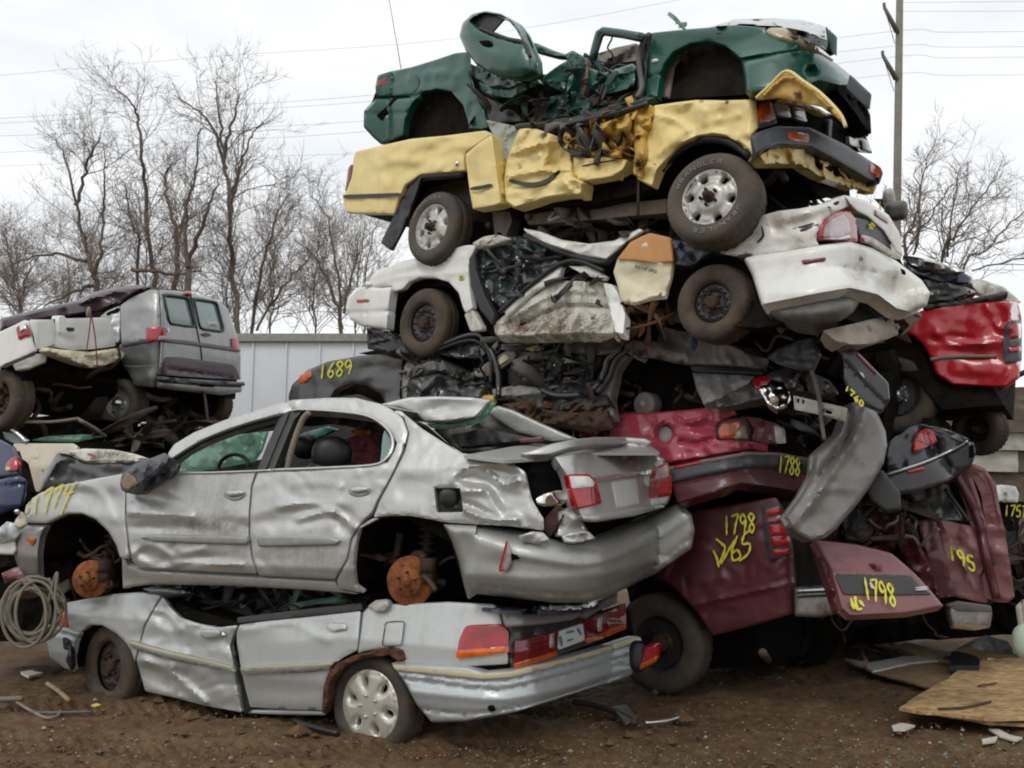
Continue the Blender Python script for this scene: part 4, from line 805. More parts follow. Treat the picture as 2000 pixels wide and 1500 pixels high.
sheet('fuel_door', [(752, 1215), (790, 1213), (784, 1261), (746, 1262)], B, M['silver_low'], qp, d=.008, step=6, rnd=8, edge=(4, .008), rim=.01)
t1 = sheet('tail_light', [(909, 1222), (925, 1220), (980, 1218), (994, 1231), (994, 1272), (892, 1284), (896, 1250)], B, M['lens_red'], b, d=.02, step=5, edge=(7, .02), rim=.05, rnd=6)
sheet('turn_lens', [(892, 1270), (994, 1262), (994, 1274), (891, 1286)], B, M['lens_amber'], t1, d=.026, step=5, edge=(4, .01), rim=.02)
sheet('tail_panel', [(980, 1222), (1060, 1220), (1140, 1205), (1222, 1178), (1225, 1230), (1140, 1262), (1060, 1292), (1000, 1306), (994, 1290), (994, 1232)], B, M['black_car'], b, d=-.02, step=9, cr=(.02, 5, 2))
for p in ([(1006, 1251), (1060, 1241), (1090, 1230), (1088, 1281), (1040, 1296), (1005, 1306)], [(1141, 1212), (1180, 1198), (1222, 1181), (1223, 1228), (1180, 1246), (1146, 1256)]):
    r = sheet('reflector_panel', p, B, M['lens_deep'], b, d=.01, step=5, edge=(4, .01), rim=.04)
    q = [(p[5][0], p[5][1]-10), (p[4][0], p[4][1]-10), (p[3][0], p[3][1]-10), p[3], p[4], p[5]]; sheet('turn_lens', q, B, M['lens_orange'], r, d=.018, step=5, edge=(3, .006), rim=.02)
    x = 1078 if p[0][0] < 1100 else 1172; y = 1238 if p[0][0] < 1100 else 1206; sheet('reverse_lens', [(x-4, y), (x+5, y-3), (x+4, y+26), (x-4, y+29)], B, M['lens_pink'], r, d=.018, step=4, rim=.01)
lp = sheet('license_plate', [(1092, 1232), (1139, 1217), (1144, 1250), (1090, 1270)], B, M['plate'], b, d=-.005, step=6, rim=.01)
strokes('plate_marking', [[(1095, 1242), (1098, 1262)], [(1106, 1236), (1122, 1232)], [(1128, 1226), (1136, 1240)], [(1108, 1252), (1120, 1248)]], B, 5, M['plate_blue'], lp, d=.002)
sheet('trunk_lid', [(978, 1189), (1010, 1192), (1070, 1190), (1132, 1187), (1140, 1194), (1122, 1210), (1060, 1220), (986, 1227), (981, 1210)], B, M['silver_plastic'], b, d=.012, step=6, edge=(7, .03), rim=.05)
sheet('trunk_lid', [(1136, 1190), (1160, 1180), (1207, 1157), (1205, 1178), (1170, 1192), (1144, 1208), (1134, 1204)], B, M['bumper_grey'], b, d=.02, step=6, edge=(6, .02), rim=.05, cr=(.03, 5, 1))
dk = flat3((960, 1186, 5.5), (1190, 1184, 6.5), (1000, 1172, 6.9))
sheet('trunk_top', [(880, 1178), (1000, 1170), (1150, 1172), (1200, 1176), (1135, 1190), (1050, 1194), (978, 1192)], dk, M['blue'], b, step=8, rim=.02, cr=(.01, 4, 1))
bp = sheet('rear_bumper', [(764, 1296), (800, 1298), (910, 1302), (945, 1313), (1001, 1309), (1120, 1280), (1200, 1257), (1245, 1242), (1253, 1247), (1248, 1290), (1233, 1318), (1207, 1328), (1085, 1367), (1008, 1391), (910, 1409), (843, 1411), (815, 1378), (790, 1332)], B, M['bumper_low'], b, d=.05, step=6, edge=(8, .035), rim=.07, creases=[([(770, 1310), (945, 1330), (1001, 1326), (1120, 1297), (1248, 1258)], 5, -.022), ([(780, 1325), (945, 1347), (1010, 1342), (1130, 1312), (1246, 1276)], 5, -.022), ([(820, 1385), (910, 1395), (1000, 1384), (1080, 1362), (1215, 1318)], 5, -.02), ([(800, 1350), (945, 1365), (1010, 1362), (1130, 1335), (1240, 1298)], 12, .016)], dirt=[(880, 1400, 90, 14, .4)])
sheet('bumper_stripe', [(766, 1298), (850, 1306), (945, 1316), (1001, 1312), (1120, 1283), (1246, 1245), (1248, 1253), (1120, 1291), (1001, 1322), (945, 1326), (850, 1316), (772, 1308)], B, M['cream_trim'], bp, d=.062, step=5, edge=(3, .008), rim=.02)
blob('bumper_hole', B, 961, 1382, 8, 7, M['black'], bp, d=.035, dz=.03)
lt = sheet('tail_light', [(1258, 1262), (1284, 1255), (1283, 1288), (1248, 1310)], B.slab(1.55), M['lens_red'], b, d=.12, step=4, edge=(5, .02), rim=.08, back=True)
sheet('turn_lens', [(1250, 1297), (1283, 1280), (1282, 1292), (1248, 1310)], B.slab(1.55), M['lens_orange'], lt, d=.126, step=4, rim=.02)
blob('lamp_housing', B.slab(1.55), 1246, 1282, 16, 28, M['seal'], b, d=.06, dz=.06, p=3)
# cabin left open by the missing roof
sheet('bent_roof', [(278, 1150), (300, 1145), (330, 1144), (356, 1150), (374, 1158), (345, 1164), (300, 1160)], B, M['silver'], b, d=-.12, step=4, edge=(8, .05), rim=.05)
shards('torn_metal', [(320, 1160), (720, 1150), (720, 1185), (460, 1210), (350, 1195)], B, 34, .24, M['trim_dark'], b, d=(-.9, -.2), seed=4)
shards('broken_glass', [(540, 1160), (720, 1155), (700, 1178), (540, 1190)], B, 9, .16, M['glass_green'], b, d=(-.5, -.15), seed=5)
wires('wiring', [(330, 1170), (720, 1160), (700, 1185), (440, 1215)], B, 14, M['seal'], b, d=(-.6, -.1), seed=6)
block('cabin_floor', [(320, 1175), (720, 1165), (700, 1230), (460, 1240), (350, 1220)], B, M['interior'], b, d=-.3)
wheel(B, 208, 1302, b, .345, .205, .2, 'rusty', d=-.06, yaw=8, tyre_mat=M['rubber_brown'], rim_mat=M['steel_rust'], flat=.03)
wheel(B, 722, 1379, b, .335, .235, .21, 'cap', d=-.03, yaw=3, tyre_mat=M['rubber'], rim_mat=M['cap_silver'], flat=.065, spin=12)

strokes('fuel_door_gap', [roundpoly([(752, 1215), (790, 1213), (784, 1261), (746, 1262)], 8).tolist()+[(752, 1223)]], B, 1.8, M['seal'], qp, d=.012)
# ------------------------------------------------------------------ green coupe on top of the tower
G = Shell((1.886, 5.01), 45, 5.0, 1.7, .5, ((-.1, .08), (.15, 0), (.45, 0), (.7, .08), (1.0, .22)), 3.75, rL=.35)
G.dents = [(770, 150, 30, 16, -20, -.02), (840, 130, 40, 14, -15, -.03), (1400, 66, 60, 10, 0, .015), (1560, 128, 30, 18, 20, -.03)]
G.creases = [([(736, 192), (800, 188), (830, 182)], 7, -.02), ([(1446, 112), (1500, 104), (1570, 104)], 10, .02), ([(1447, 118), (1500, 111), (1575, 108)], 6, -.015), ([(800, 150), (850, 140), (900, 150)], 12, .014)]
g = thing('green_coupe', 'crushed dark green coupe at the very top of the tall stack, one door bent upward', 'car', G.O+np.array([0, 0, 3.7]))
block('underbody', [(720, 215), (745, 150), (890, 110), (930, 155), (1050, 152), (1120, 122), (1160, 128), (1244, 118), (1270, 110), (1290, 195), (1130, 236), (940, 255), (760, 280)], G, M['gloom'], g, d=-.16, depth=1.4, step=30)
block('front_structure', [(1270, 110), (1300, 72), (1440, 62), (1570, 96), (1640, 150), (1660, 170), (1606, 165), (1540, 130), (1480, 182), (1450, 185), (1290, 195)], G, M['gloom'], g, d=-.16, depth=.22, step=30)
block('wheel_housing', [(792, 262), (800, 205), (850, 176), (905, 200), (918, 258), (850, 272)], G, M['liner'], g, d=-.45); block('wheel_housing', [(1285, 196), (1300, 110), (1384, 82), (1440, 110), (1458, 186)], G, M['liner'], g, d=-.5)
sheet('rear_quarter', [(738, 147), (760, 140), (804, 131), (850, 117), (888, 104), (914, 101), (916, 150), (926, 185), (946, 215), (954, 250), (940, 254), (916, 252), (913, 232), (904, 205), (883, 180), (852, 174), (829, 180), (812, 192), (800, 188), (735, 190), (733, 170)], G, M['green'], g, step=5.5, edge=(7, .02), rust=[(850, 172, 12), (880, 176, 8)], cr=(.014, 4, 1))
sheet('rear_bumper', [(733, 193), (800, 190), (820, 186), (804, 206), (792, 236), (789, 266), (765, 276), (745, 283), (728, 268), (710, 248), (711, 216)], G, M['green'], g, d=.03, step=5.5, edge=(10, .04), rim=.06, creases=[([(712, 222), (760, 222), (796, 220)], 5, -.02)], dirt=[(760, 265, 40, 14, .6)])
sheet('torn_gap', [(772, 188), (778, 190), (758, 215), (748, 238), (740, 232), (735, 225), (752, 210)], G, M['black'], g, d=.034, step=4, rim=.01)
sheet('tail_light', [(738, 158), (756, 149), (754, 161), (739, 168)], G, M['lens_red'], g, d=.012, step=3.5, rim=.03)
sheet('fuel_door', ell(804, 163, 14, 16), G, M['green'], g, d=.006, step=4, rnd=0, edge=(4, .008), rim=.01)
dr = G.slab(-.12)
door = sheet('door', [(897, 70), (903, 45), (922, 27), (948, 21), (978, 26), (1000, 38), (1016, 58), (1026, 80), (1040, 112), (1042, 140), (1020, 150), (990, 150), (954, 141), (930, 126), (910, 100)], dr, M['green'], g, step=5.5, holes=[[(921, 40), (942, 27), (970, 30), (990, 37), (1008, 58), (1021, 82), (990, 74), (960, 64), (938, 54)]], edge=(8, .04), rim=.12, back=True, bulge=.08, dents=[(950, 86, 22, 10, 30, -.03)])
sheet('tinted_glass', [(922, 41), (942, 28), (970, 31), (986, 37), (974, 50), (962, 64), (940, 55)], dr, M['trim_dark'], door, d=-.03, step=6, rim=.01)
sheet('handle', [(934, 80), (955, 78), (962, 88), (945, 91)], dr, M['black'], door, d=.06, step=4, rim=.02)
tube('door_seal', [(938, 55), (962, 65), (992, 76), (1024, 84), (1036, 112)], dr, .016, M['seal'], door, d=.02)
sheet('door_inner', [(930, 126), (960, 140), (1010, 142), (1048, 134), (1046, 158), (1000, 172), (955, 168), (928, 150)], G, M['green_dark'], g, d=-.03, step=6, cr=(.06, 6, 2), rim=.05, creases=[([(930, 160), (990, 172), (1050, 145)], 10, .04)])
sheet('crumpled_panel', [(935, 160), (990, 173), (1046, 150), (1060, 165), (1000, 192), (960, 190), (940, 178)], G, M['green'], g, d=.0, step=5.5, cr=(.04, 6, 6), edge=(6, .03), rim=.04)
sheet('quarter_trim', [(928, 182), (952, 190), (975, 200), (1005, 218), (1020, 236), (985, 240), (955, 250), (940, 215)], G, M['grey_plastic'], g, d=-.05, step=7, cr=(.03, 5, 1), rim=.05)
sheet('crumpled_panel', [(1030, 82), (1048, 84), (1080, 98), (1112, 108), (1116, 114), (1085, 112), (1046, 102), (1036, 96)], G, M['green'], g, d=-.05, step=5, cr=(.04, 6, 3), rim=.06, back=True)
sheet('crumpled_panel', [(1062, 148), (1090, 128), (1118, 112), (1116, 140), (1104, 180), (1085, 175), (1060, 160)], G, M['green'], g, d=.0, step=5, cr=(.025, 5, 8), edge=(6, .03), rim=.06)
sheet('door_pillar', [(1104, 106), (1118, 98), (1130, 104), (1128, 130), (1116, 180), (1104, 184), (1114, 140)], G, M['green'], g, d=.03, step=5, cr=(.02, 8, 2), edge=(5, .03), rim=.08, back=True)
sheet('crumpled_panel', [(1072, 190), (1110, 180), (1140, 186), (1160, 200), (1150, 222), (1110, 232), (1070, 236), (1050, 232)], G, M['green_dark'], g, d=-.02, step=5, cr=(.07, 7, 4), edge=(5, .03), rim=.05)
sheet('door_pillar', [(1128, 118), (1146, 112), (1150, 160), (1140, 190), (1128, 186)], G, M['tan'], g, d=-.1, step=6, cr=(.03, 7, 1), rim=.05)
sheet('crumpled_panel', [(1150, 132), (1180, 142), (1236, 124), (1244, 140), (1242, 172), (1200, 184), (1176, 188), (1158, 176), (1148, 156)], G, M['green'], g, d=-.02, step=5, cr=(.04, 7, 5), edge=(6, .03), rim=.05, creases=[([(1180, 152), (1238, 138)], 8, .03)])
sheet('dashboard', [(1128, 116), (1168, 104), (1205, 92), (1244, 84), (1244, 122), (1190, 136), (1150, 132)], G.slab(.7), M['frame_rail'], g, step=6, cr=(.07, 6, 6), rim=.2)
sheet('inner_sill', [(1146, 192), (1200, 184), (1244, 174), (1250, 188), (1200, 200), (1150, 212)], G, M['rust_dark'], g, d=-.06, step=6, cr=(.05, 7, 6), rim=.1)
tube('window_frame', [(1158, 118), (1160, 104), (1170, 66), (1178, 61), (1215, 66), (1254, 73)], G.slab(.1), .034, M['green'], g, smooth=False)
tube('window_frame', [(1163, 112), (1166, 98), (1175, 70), (1182, 65), (1215, 70), (1252, 78)], G.slab(.1), .018, M['seal'], g, smooth=False, d=.02)
sheet('front_pillar', [(1254, 72), (1266, 62), (1272, 64), (1268, 100), (1262, 160), (1256, 186), (1244, 190), (1246, 150), (1250, 110)], G, M['seal'], g, d=.01, step=5, cr=(.02, 8, 2), rim=.08)
tube('door_seal', [(1264, 68), (1256, 82), (1248, 110), (1250, 140), (1254, 170), (1244, 192)], G, .022, M['grey_plastic'], g, d=.05)
sheet('sill', [(1110, 232), (1160, 214), (1210, 200), (1262, 186), (1280, 190), (1250, 204), (1180, 222), (1120, 242)], G, M['green_dark'], g, d=.0, step=5, cr=(.03, 6, 6), rim=.06)
sheet('fender', [(1272, 64), (1330, 58), (1390, 53), (1435, 49), (1495, 54), (1502, 66), (1520, 76), (1560, 84), (1572, 94), (1500, 104), (1447, 114), (1438, 106), (1417, 90), (1384, 81), (1348, 86), (1316, 102), (1296, 128), (1288, 158), (1284, 190), (1262, 186), (1266, 120)], G, M['green'], g, step=6, edge=(9, .025), rim=.06, creases=[([(1262, 152), (1290, 146)], 5, -.02)])
blob('side_repeater', G, 1280, 119, 7, 4, M['lens_clear'], g, d=.005, dz=.02)
sheet('front_bumper', [(1447, 117), (1500, 107), (1575, 96), (1604, 104), (1636, 126), (1660, 146), (1668, 166), (1640, 170), (1600, 160), (1570, 172), (1520, 176), (1470, 182), (1456, 182), (1453, 150)], G, M['green'], g, d=.03, step=6, edge=(12, .05), rim=.08, dents=[(1585, 140, 12, 10, 20, -.06)])
sheet('bumper_lower', [(1610, 150), (1655, 166), (1690, 200), (1700, 225), (1702, 262), (1690, 256), (1668, 222), (1640, 186)], G, M['black'], g, d=-.06, step=8, cr=(.05, 5, 1), rim=.12)
sheet('plate_bracket', [(1660, 145), (1697, 180), (1693, 211), (1653, 172)], G.slab(.75), M['bumper_black'], g, d=1.02, step=7, rim=.04, back=True)
sheet('headlight', [(1495, 62), (1503, 54), (1530, 54), (1562, 68), (1608, 98), (1630, 118), (1600, 100), (1562, 83), (1520, 74)], G, M['lens_tan'], g, d=.02, step=4.5, edge=(6, .025), rim=.06)
sheet('grille_gap', [(1570, 66), (1616, 82), (1630, 108), (1606, 94), (1580, 76)], G, M['black'], g, d=-.03, step=6, rim=.05)
hd = flat3((1400, 53, 5.6), (1628, 60, 5.4), (1500, 36, 6.6))
sheet('hood', [(1387, 53), (1435, 37), (1510, 35), (1567, 39), (1612, 51), (1618, 81), (1570, 64), (1510, 52), (1450, 50)], hd, M['hood_grey'], g, step=7, edge=(6, .03), rim=.05, back=True, cr=(.02, 3, 1))
sheet('hood_edge', [(1612, 51), (1628, 66), (1627, 105), (1616, 84)], G.slab(.7), M['green_dark'], g, d=.9, step=5, rim=.05, back=True)
shards('torn_metal', [(930, 190), (1130, 190), (1150, 232), (950, 250)], G, 22, .2, M['iron'], g, d=(-.35, -.02), seed=11); shards('torn_metal', [(940, 150), (1120, 130), (1250, 150), (1240, 200), (1000, 220)], G, 22, .18, M['green_dark'], g, d=(-.2, .01), seed=12)
shards('broken_glass', [(1300, 36), (1330, 40), (1335, 56), (1312, 56)], G.slab(.5), 3, .07, M['glass_green'], g, d=(-.02, .05), seed=13)
wires('wiring', [(1040, 190), (1250, 120), (1250, 190), (1060, 240)], G, 14, M['seal'], g, d=(-.25, .03), seed=14)
MB().tube([pt(783, 134, 8.7), pt(776, 90, 8.7), pt(760, 0, 8.7), pt(757, -30, 8.7)], [.005, .004, .003, .003], 5).build('antenna', M['iron'], g)
disc(G, 1384, 180, g, .15, d=-.28); tube('strut', [(1394, 170), (1392, 140), (1388, 118)], G, .035, M['rust_dark'], g, d=-.22); tube('strut', [(884, 250), (882, 226), (880, 204)], G, .03, M['tan'], g, d=-.25); sheet('arch_liner', [(1284, 190), (1290, 150), (1304, 114), (1330, 92), (1340, 100), (1316, 130), (1306, 190)], G, M['frame_rail'], g, d=-.12, step=8, rim=.02); wires('suspension', [(1350, 100), (1420, 110), (1420, 180), (1350, 180)], G, 10, M['rust_dark'], g, d=(-.46, -.3), seed=15, rad=(.012, .03)); wires('suspension', [(840, 200), (890, 210), (890, 265), (830, 265)], G, 10, M['rust_dark'], g, d=(-.42, -.28), seed=16, rad=(.012, .03))
blob('brake_drum', G, 866, 258, 22, 18, M['rust_dark'], g, d=-.4, dz=.12, p=3)
# ------------------------------------------------------------------ yellow pickup
Yw = Shell((1.61, 5.29), 45, 5.0, 2.0, .1, ((0, .03), (.2, 0), (.5, 0), (.75, .03), (1.1, .08)), 2.85)
Yw.dents = [(760, 330, 40, 20, 10, -.02), (850, 300, 50, 14, 0, -.02), (1330, 240, 50, 20, 30, -.03), (1420, 240, 40, 24, -20, -.02), (1060, 300, 50, 26, -10, -.05), (1170, 330, 40, 14, -8, -.03), (1045, 350, 60, 14, 0, -.03)]
Yw.creases = [([(740, 300), (800, 318), (880, 290), (930, 285)], 16, .012), ([(1280, 225), (1330, 240), (1350, 270)], 12, .02), ([(1340, 200), (1380, 235), (1440, 225)], 14, .018), ([(1290, 300), (1320, 280), (1400, 262)], 12, .014), ([(1000, 300), (1040, 285), (1090, 275)], 12, .04), ([(1000, 345), (1050, 335), (1110, 330)], 10, .03), ([(1060, 255), (1070, 300), (1055, 330)], 10, .03), ([(990, 380), (1060, 362), (1130, 345)], 14, .03)]
y = thing('yellow_pickup', 'yellow pickup with crushed cab and white letter tyres, second from top of the tall stack', 'pickup truck', Yw.O+np.array([0, 0, 2.8]))
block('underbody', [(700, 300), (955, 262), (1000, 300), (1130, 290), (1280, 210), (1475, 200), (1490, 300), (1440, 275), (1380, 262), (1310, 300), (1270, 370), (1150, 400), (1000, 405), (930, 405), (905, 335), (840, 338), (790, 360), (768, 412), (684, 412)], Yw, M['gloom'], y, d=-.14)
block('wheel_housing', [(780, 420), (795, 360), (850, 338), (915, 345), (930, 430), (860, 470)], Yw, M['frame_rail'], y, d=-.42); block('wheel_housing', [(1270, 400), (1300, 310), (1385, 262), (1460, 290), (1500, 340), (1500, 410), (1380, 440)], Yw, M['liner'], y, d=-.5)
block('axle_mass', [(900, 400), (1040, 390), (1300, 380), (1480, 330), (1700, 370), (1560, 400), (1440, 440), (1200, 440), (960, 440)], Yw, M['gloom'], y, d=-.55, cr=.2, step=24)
sheet('bed_side', [(694, 296), (740, 285), (804, 271), (870, 265), (948, 255), (962, 262), (930, 283), (912, 295), (906, 312), (909, 333), (864, 337), (822, 341), (792, 362), (780, 386), (770, 418), (720, 418), (676, 416), (670, 384), (678, 366), (686, 340), (690, 312)], Yw, M['yellow'], y, step=6, edge=(7, .02), rim=.05, cr=(.016, 3.5, 1))
sheet('bed_side', [(909, 302), (935, 280), (962, 262), (969, 315), (980, 398), (966, 403), (924, 409), (917, 372)], Yw, M['yellow'], y, d=.05, step=6, edge=(6, .03), rim=.12, cr=(.012, 4, 3))
sheet('bed_corner', [(969, 300), (984, 320), (984, 390), (979, 402), (972, 350)], Yw, M['yellow_torn'], y, d=-.02, step=6, cr=(.03, 7, 2), rim=.1)
strokes('body_stripe', [[(670, 384), (730, 382), (784, 380)]], Yw, 7.5, M['seal'], y, d=.03); strokes('body_stripe', [[(918, 369), (940, 366), (962, 361)]], Yw, 7.5, M['seal'], y, d=.075)
sheet('tail_light', [(680, 328), (687, 320), (686, 350), (674, 374)], Yw, M['lens_deep'], y, d=.012, step=4, rim=.03)
sheet('mud_flap', [(770, 420), (790, 380), (800, 362), (824, 344), (808, 390), (790, 440), (764, 490), (743, 474)], Yw, M['seal'], y, d=-.02, step=7, cr=(.02, 5, 1), rim=.03, back=True)
blob('bolt', Yw, 894, 320, 5, 5, M['chrome'], y, d=.01, dz=.02)
sheet('cab_back', [(948, 234), (978, 240), (1014, 248), (1012, 266), (1000, 300), (990, 320), (976, 300), (966, 268)], Yw, M['post_grey'], y, d=-.08, step=5, cr=(.03, 7, 4), rim=.05, creases=[([(985, 250), (986, 310)], 5, .02)])
sheet('front_door', [(1014, 252), (1030, 250), (1050, 252), (1078, 262), (1096, 270), (1112, 292), (1119, 320), (1119, 345), (1141, 356), (1137, 380), (1100, 382), (1065, 388), (1005, 408), (988, 395), (985, 348), (990, 312), (1000, 285)], Yw, M['yellow'], y, d=.02, step=5, cr=(.035, 5, 2), edge=(7, .04), rim=.12, rust=[(1012, 290, 12), (1060, 265, 16), (1105, 290, 14), (1090, 330, 10), (1015, 325, 12), (990, 345, 10)])
strokes('body_stripe', [[(994, 352), (1030, 360), (1064, 355), (1094, 334)]], Yw, 8, M['seal'], y, d=.05); strokes('body_stripe', [[(1136, 325), (1170, 318), (1205, 312)]], Yw, 3.5, M['seal'], y, d=.05)
sheet('front_door', [(1120, 306), (1150, 310), (1190, 305), (1226, 312), (1220, 332), (1196, 345), (1160, 352), (1130, 358), (1120, 335)], Yw, M['yellow'], y, d=.01, step=5, cr=(.03, 6, 5), edge=(6, .03), rim=.1, rust=[(1125, 345, 10), (1180, 305, 20), (1215, 312, 14)])
sheet('cab_wreck', [(1095, 262), (1120, 248), (1180, 240), (1244, 215), (1262, 240), (1256, 320), (1226, 312), (1170, 306), (1120, 302), (1110, 288)], Yw, M['yellow_torn'], y, d=-.1, step=5, cr=(.16, 6, 7), rim=.08, rust=[(1120, 285, 30), (1180, 300, 40), (1240, 290, 30)])
sheet('front_pillar', [(1236, 214), (1258, 202), (1274, 206), (1276, 230), (1262, 270), (1258, 318), (1250, 348), (1236, 340), (1240, 300), (1236, 250)], Yw, M['yellow_torn'], y, d=.02, step=4.5, cr=(.06, 9, 3), rim=.1, rust=[(1250, 320, 24), (1245, 270, 14)])
sheet('window_frame', [(1165, 262), (1200, 236), (1240, 226), (1236, 244), (1210, 268), (1180, 280)], Yw, M['grey_plastic'], y, d=.0, step=5, cr=(.09, 7, 2), rim=.06)
tube('door_seal', [(1256, 206), (1200, 222), (1140, 236), (1106, 248), (1094, 272), (1108, 290), (1138, 304)], Yw, .022, M['seal'], y, d=.06)
shards('torn_metal', [(1095, 258), (1240, 218), (1262, 240), (1250, 340), (1130, 306)], Yw, 40, .10, M['yellow_torn'], y, d=(-.14, .02), seed=21, curl=.9); shards('torn_metal', [(1020, 240), (1260, 200), (1256, 260), (1100, 280)], Yw, 36, .14, M['iron'], y, d=(-.3, -.03), seed=22, curl=.9); shards('torn_metal', [(1100, 250), (1240, 226), (1220, 300), (1110, 300)], Yw, 16, .18, M['grey_plastic'], y, d=(-.1, .04), seed=23, curl=.9)
tube('roof_edge', [(1010, 248), (1080, 240), (1140, 232), (1190, 218), (1260, 198)], Yw, .03, M['trim_dark'], y, d=-.02); tube('roof_edge', [(1110, 240), (1170, 228), (1230, 214), (1266, 202)], Yw, .022, M['green_dark'], y, d=.05)
sheet('fender', [(1277, 206), (1320, 200), (1360, 195), (1420, 196), (1474, 194), (1484, 199), (1481, 250), (1466, 270), (1480, 303), (1494, 322), (1478, 312), (1462, 293), (1444, 279), (1420, 267), (1390, 263), (1360, 269), (1330, 284), (1306, 308), (1286, 333), (1274, 364), (1244, 349), (1258, 318), (1264, 268), (1274, 235)], Yw, M['yellow'], y, step=5.5, cr=(.03, 4.5, 6), edge=(7, .03), rim=.07, rust=[(1370, 198, 12), (1420, 198, 14), (1300, 212, 14), (1330, 250, 8), (1250, 345, 8)])
strokes('body_stripe', [[(1262, 316), (1280, 322)]], Yw, 6, M['seal'], y, d=.03)
tube('arch_liner', [(1280, 350), (1300, 318), (1330, 292), (1360, 276), (1390, 271), (1420, 275), (1446, 288), (1470, 310)], Yw, .035, M['seal'], y, d=-.06); tube('arch_liner', [(782, 400), (796, 366), (826, 347), (864, 343), (908, 340)], Yw, .04, M['seal'], y, d=-.06)
sheet('lamp_bezel', [(1480, 196), (1507, 191), (1518, 240), (1510, 244), (1481, 253)], Yw, M['seal'], y, d=.005, step=5, rim=.05)
am = sheet('corner_lamp', [(1484, 202), (1505, 196), (1514, 232), (1484, 243)], Yw, M['lens_orange'], y, d=.02, step=4.5, edge=(5, .015), rim=.03)
sheet('grille', [(1506, 193), (1560, 203), (1620, 222), (1660, 245), (1692, 268), (1704, 300), (1660, 296), (1640, 290), (1580, 262), (1530, 247), (1516, 242)], Yw, M['black'], y, d=-.04, step=9, rim=.1)
for q in ([(1512, 200), (1543, 207), (1547, 232), (1516, 226)], [(1546, 206), (1573, 213), (1578, 241), (1550, 232)], [(1657, 263), (1678, 267), (1682, 292), (1658, 283)], [(1682, 268), (1697, 276), (1702, 300), (1684, 293)]): sheet('headlight', q, Yw, M['lens_clear'], y, d=.0, step=4.5, rnd=5, edge=(6, .03), rim=.05)
sheet('grille_bar', [(1618, 232), (1626, 234), (1624, 270), (1617, 268)], Yw, M['trim_dark'], y, d=.0, step=5, rim=.03)
sheet('header_panel', [(1500, 192), (1530, 190), (1560, 196), (1600, 212), (1610, 218), (1620, 226), (1600, 222), (1560, 205)], Yw, M['yellow'], y, d=.0, step=4.5, cr=(.02, 7, 1), rim=.06, rust=[(1600, 216, 8)])
sheet('header_panel', [(1648, 240), (1680, 250), (1698, 262), (1694, 268), (1670, 260), (1650, 250)], Yw, M['trim_dark'], y, d=.02, step=4.5, cr=(.02, 7, 1), rim=.06)
bm = sheet('front_bumper', [(1465, 267), (1490, 255), (1516, 246), (1582, 249), (1650, 282), (1720, 327), (1725, 338), (1717, 361), (1690, 348), (1640, 318), (1585, 288), (1519, 283), (1498, 290), (1477, 304)], Yw, M['bumper_black'], y, d=.12, step=5, edge=(9, .04), rim=.14)
for q in ([(1540, 257), (1580, 261), (1580, 278), (1540, 273)], [(1700, 319), (1720, 330), (1718, 346), (1700, 336)]): sheet('turn_signal', q, Yw, M['lens_orange'], bm, d=.13, step=4.5, edge=(4, .01), rim=.03)
for q in ([(1609, 270), (1632, 282), (1632, 291), (1608, 281)], [(1669, 297), (1687, 309), (1687, 321), (1671, 312)]): sheet('bumper_slot', q, Yw, M['black'], bm, d=.118, step=5, rim=.005)
sheet('valance', [(1480, 303), (1498, 291), (1520, 284), (1585, 290), (1640, 320), (1690, 347), (1714, 360), (1706, 380), (1660, 368), (1600, 345), (1560, 322), (1492, 322)], Yw, M['yellow'], y, d=.02, step=5, cr=(.05, 6, 4), edge=(6, .04), rim=.06, rust=[(1600, 325, 20), (1640, 340, 22), (1570, 310, 10)])
sheet('valance_hole', [(1588, 300), (1640, 322), (1682, 350), (1660, 352), (1620, 335), (1590, 318)], Yw, M['gloom'], y, d=.022, step=5, cr=(.04, 8, 4), rim=.02)
sheet('hood', [(1477, 192), (1505, 165), (1533, 138), (1542, 140), (1602, 182), (1640, 220), (1650, 246), (1634, 230), (1600, 206), (1560, 198), (1520, 189)], Yw.slab(.75), M['yellow_torn'], y, d=.9, step=5.5, rnd=1, cr=(.03, 5, 2), edge=(3, .008), rim=.03, back=True, rust=[(1560, 190, 22), (1620, 215, 18)], creases=[([(1490, 188), (1540, 150), (1600, 190), (1640, 232)], 8, .04)])
tube('hood_edge', [(1477, 192), (1505, 166), (1536, 139), (1570, 160), (1604, 184), (1640, 222), (1652, 248)], Yw.slab(.75), .011, M['yellow'], y, d=.93)
block('frame_rail', [(1023, 420), (1100, 409), (1300, 388), (1300, 415), (1180, 426), (1030, 438)], Yw, M['frame_rail'], y, d=-.28, depth=.12, cr=.02); block('frame_rail', [(960, 405), (992, 400), (1000, 430), (985, 470), (968, 470)], Yw, M['frame_rail'], y, d=-.3, depth=.12)
MB().tube(Yw.at([(1090, 402), (1110, 418)], -.24), .05, 10).build('body_mount', M['frame_rail'], y); MB().tube(Yw.at([(1248, 340), (1246, 420)], -.12), .012, 6).build('hanging_rod', M['iron'], y)
wires('undercarriage', [(950, 400), (1300, 380), (1300, 440), (960, 450)], Yw, 22, M['frame_rail'], y, d=(-.9, -.35), seed=25, rad=(.012, .035), L=.5); wires('undercarriage', [(1450, 340), (1690, 380), (1600, 400), (1450, 430)], Yw, 14, M['iron'], y, d=(-.9, -.4), seed=26, rad=(.012, .03), L=.5)
wheel(Yw, 1384, 384, y, .325, .198, .27, 'six', d=.03, yaw=-10, tyre_mat=M['rubber_grey'], rim_mat=M['wheel_silver'], spin=12, letters=[('WRANGLER', 158, 62, .232, .26), ('WRANGLER', -25, -118, .232, .26)], tilt=4)
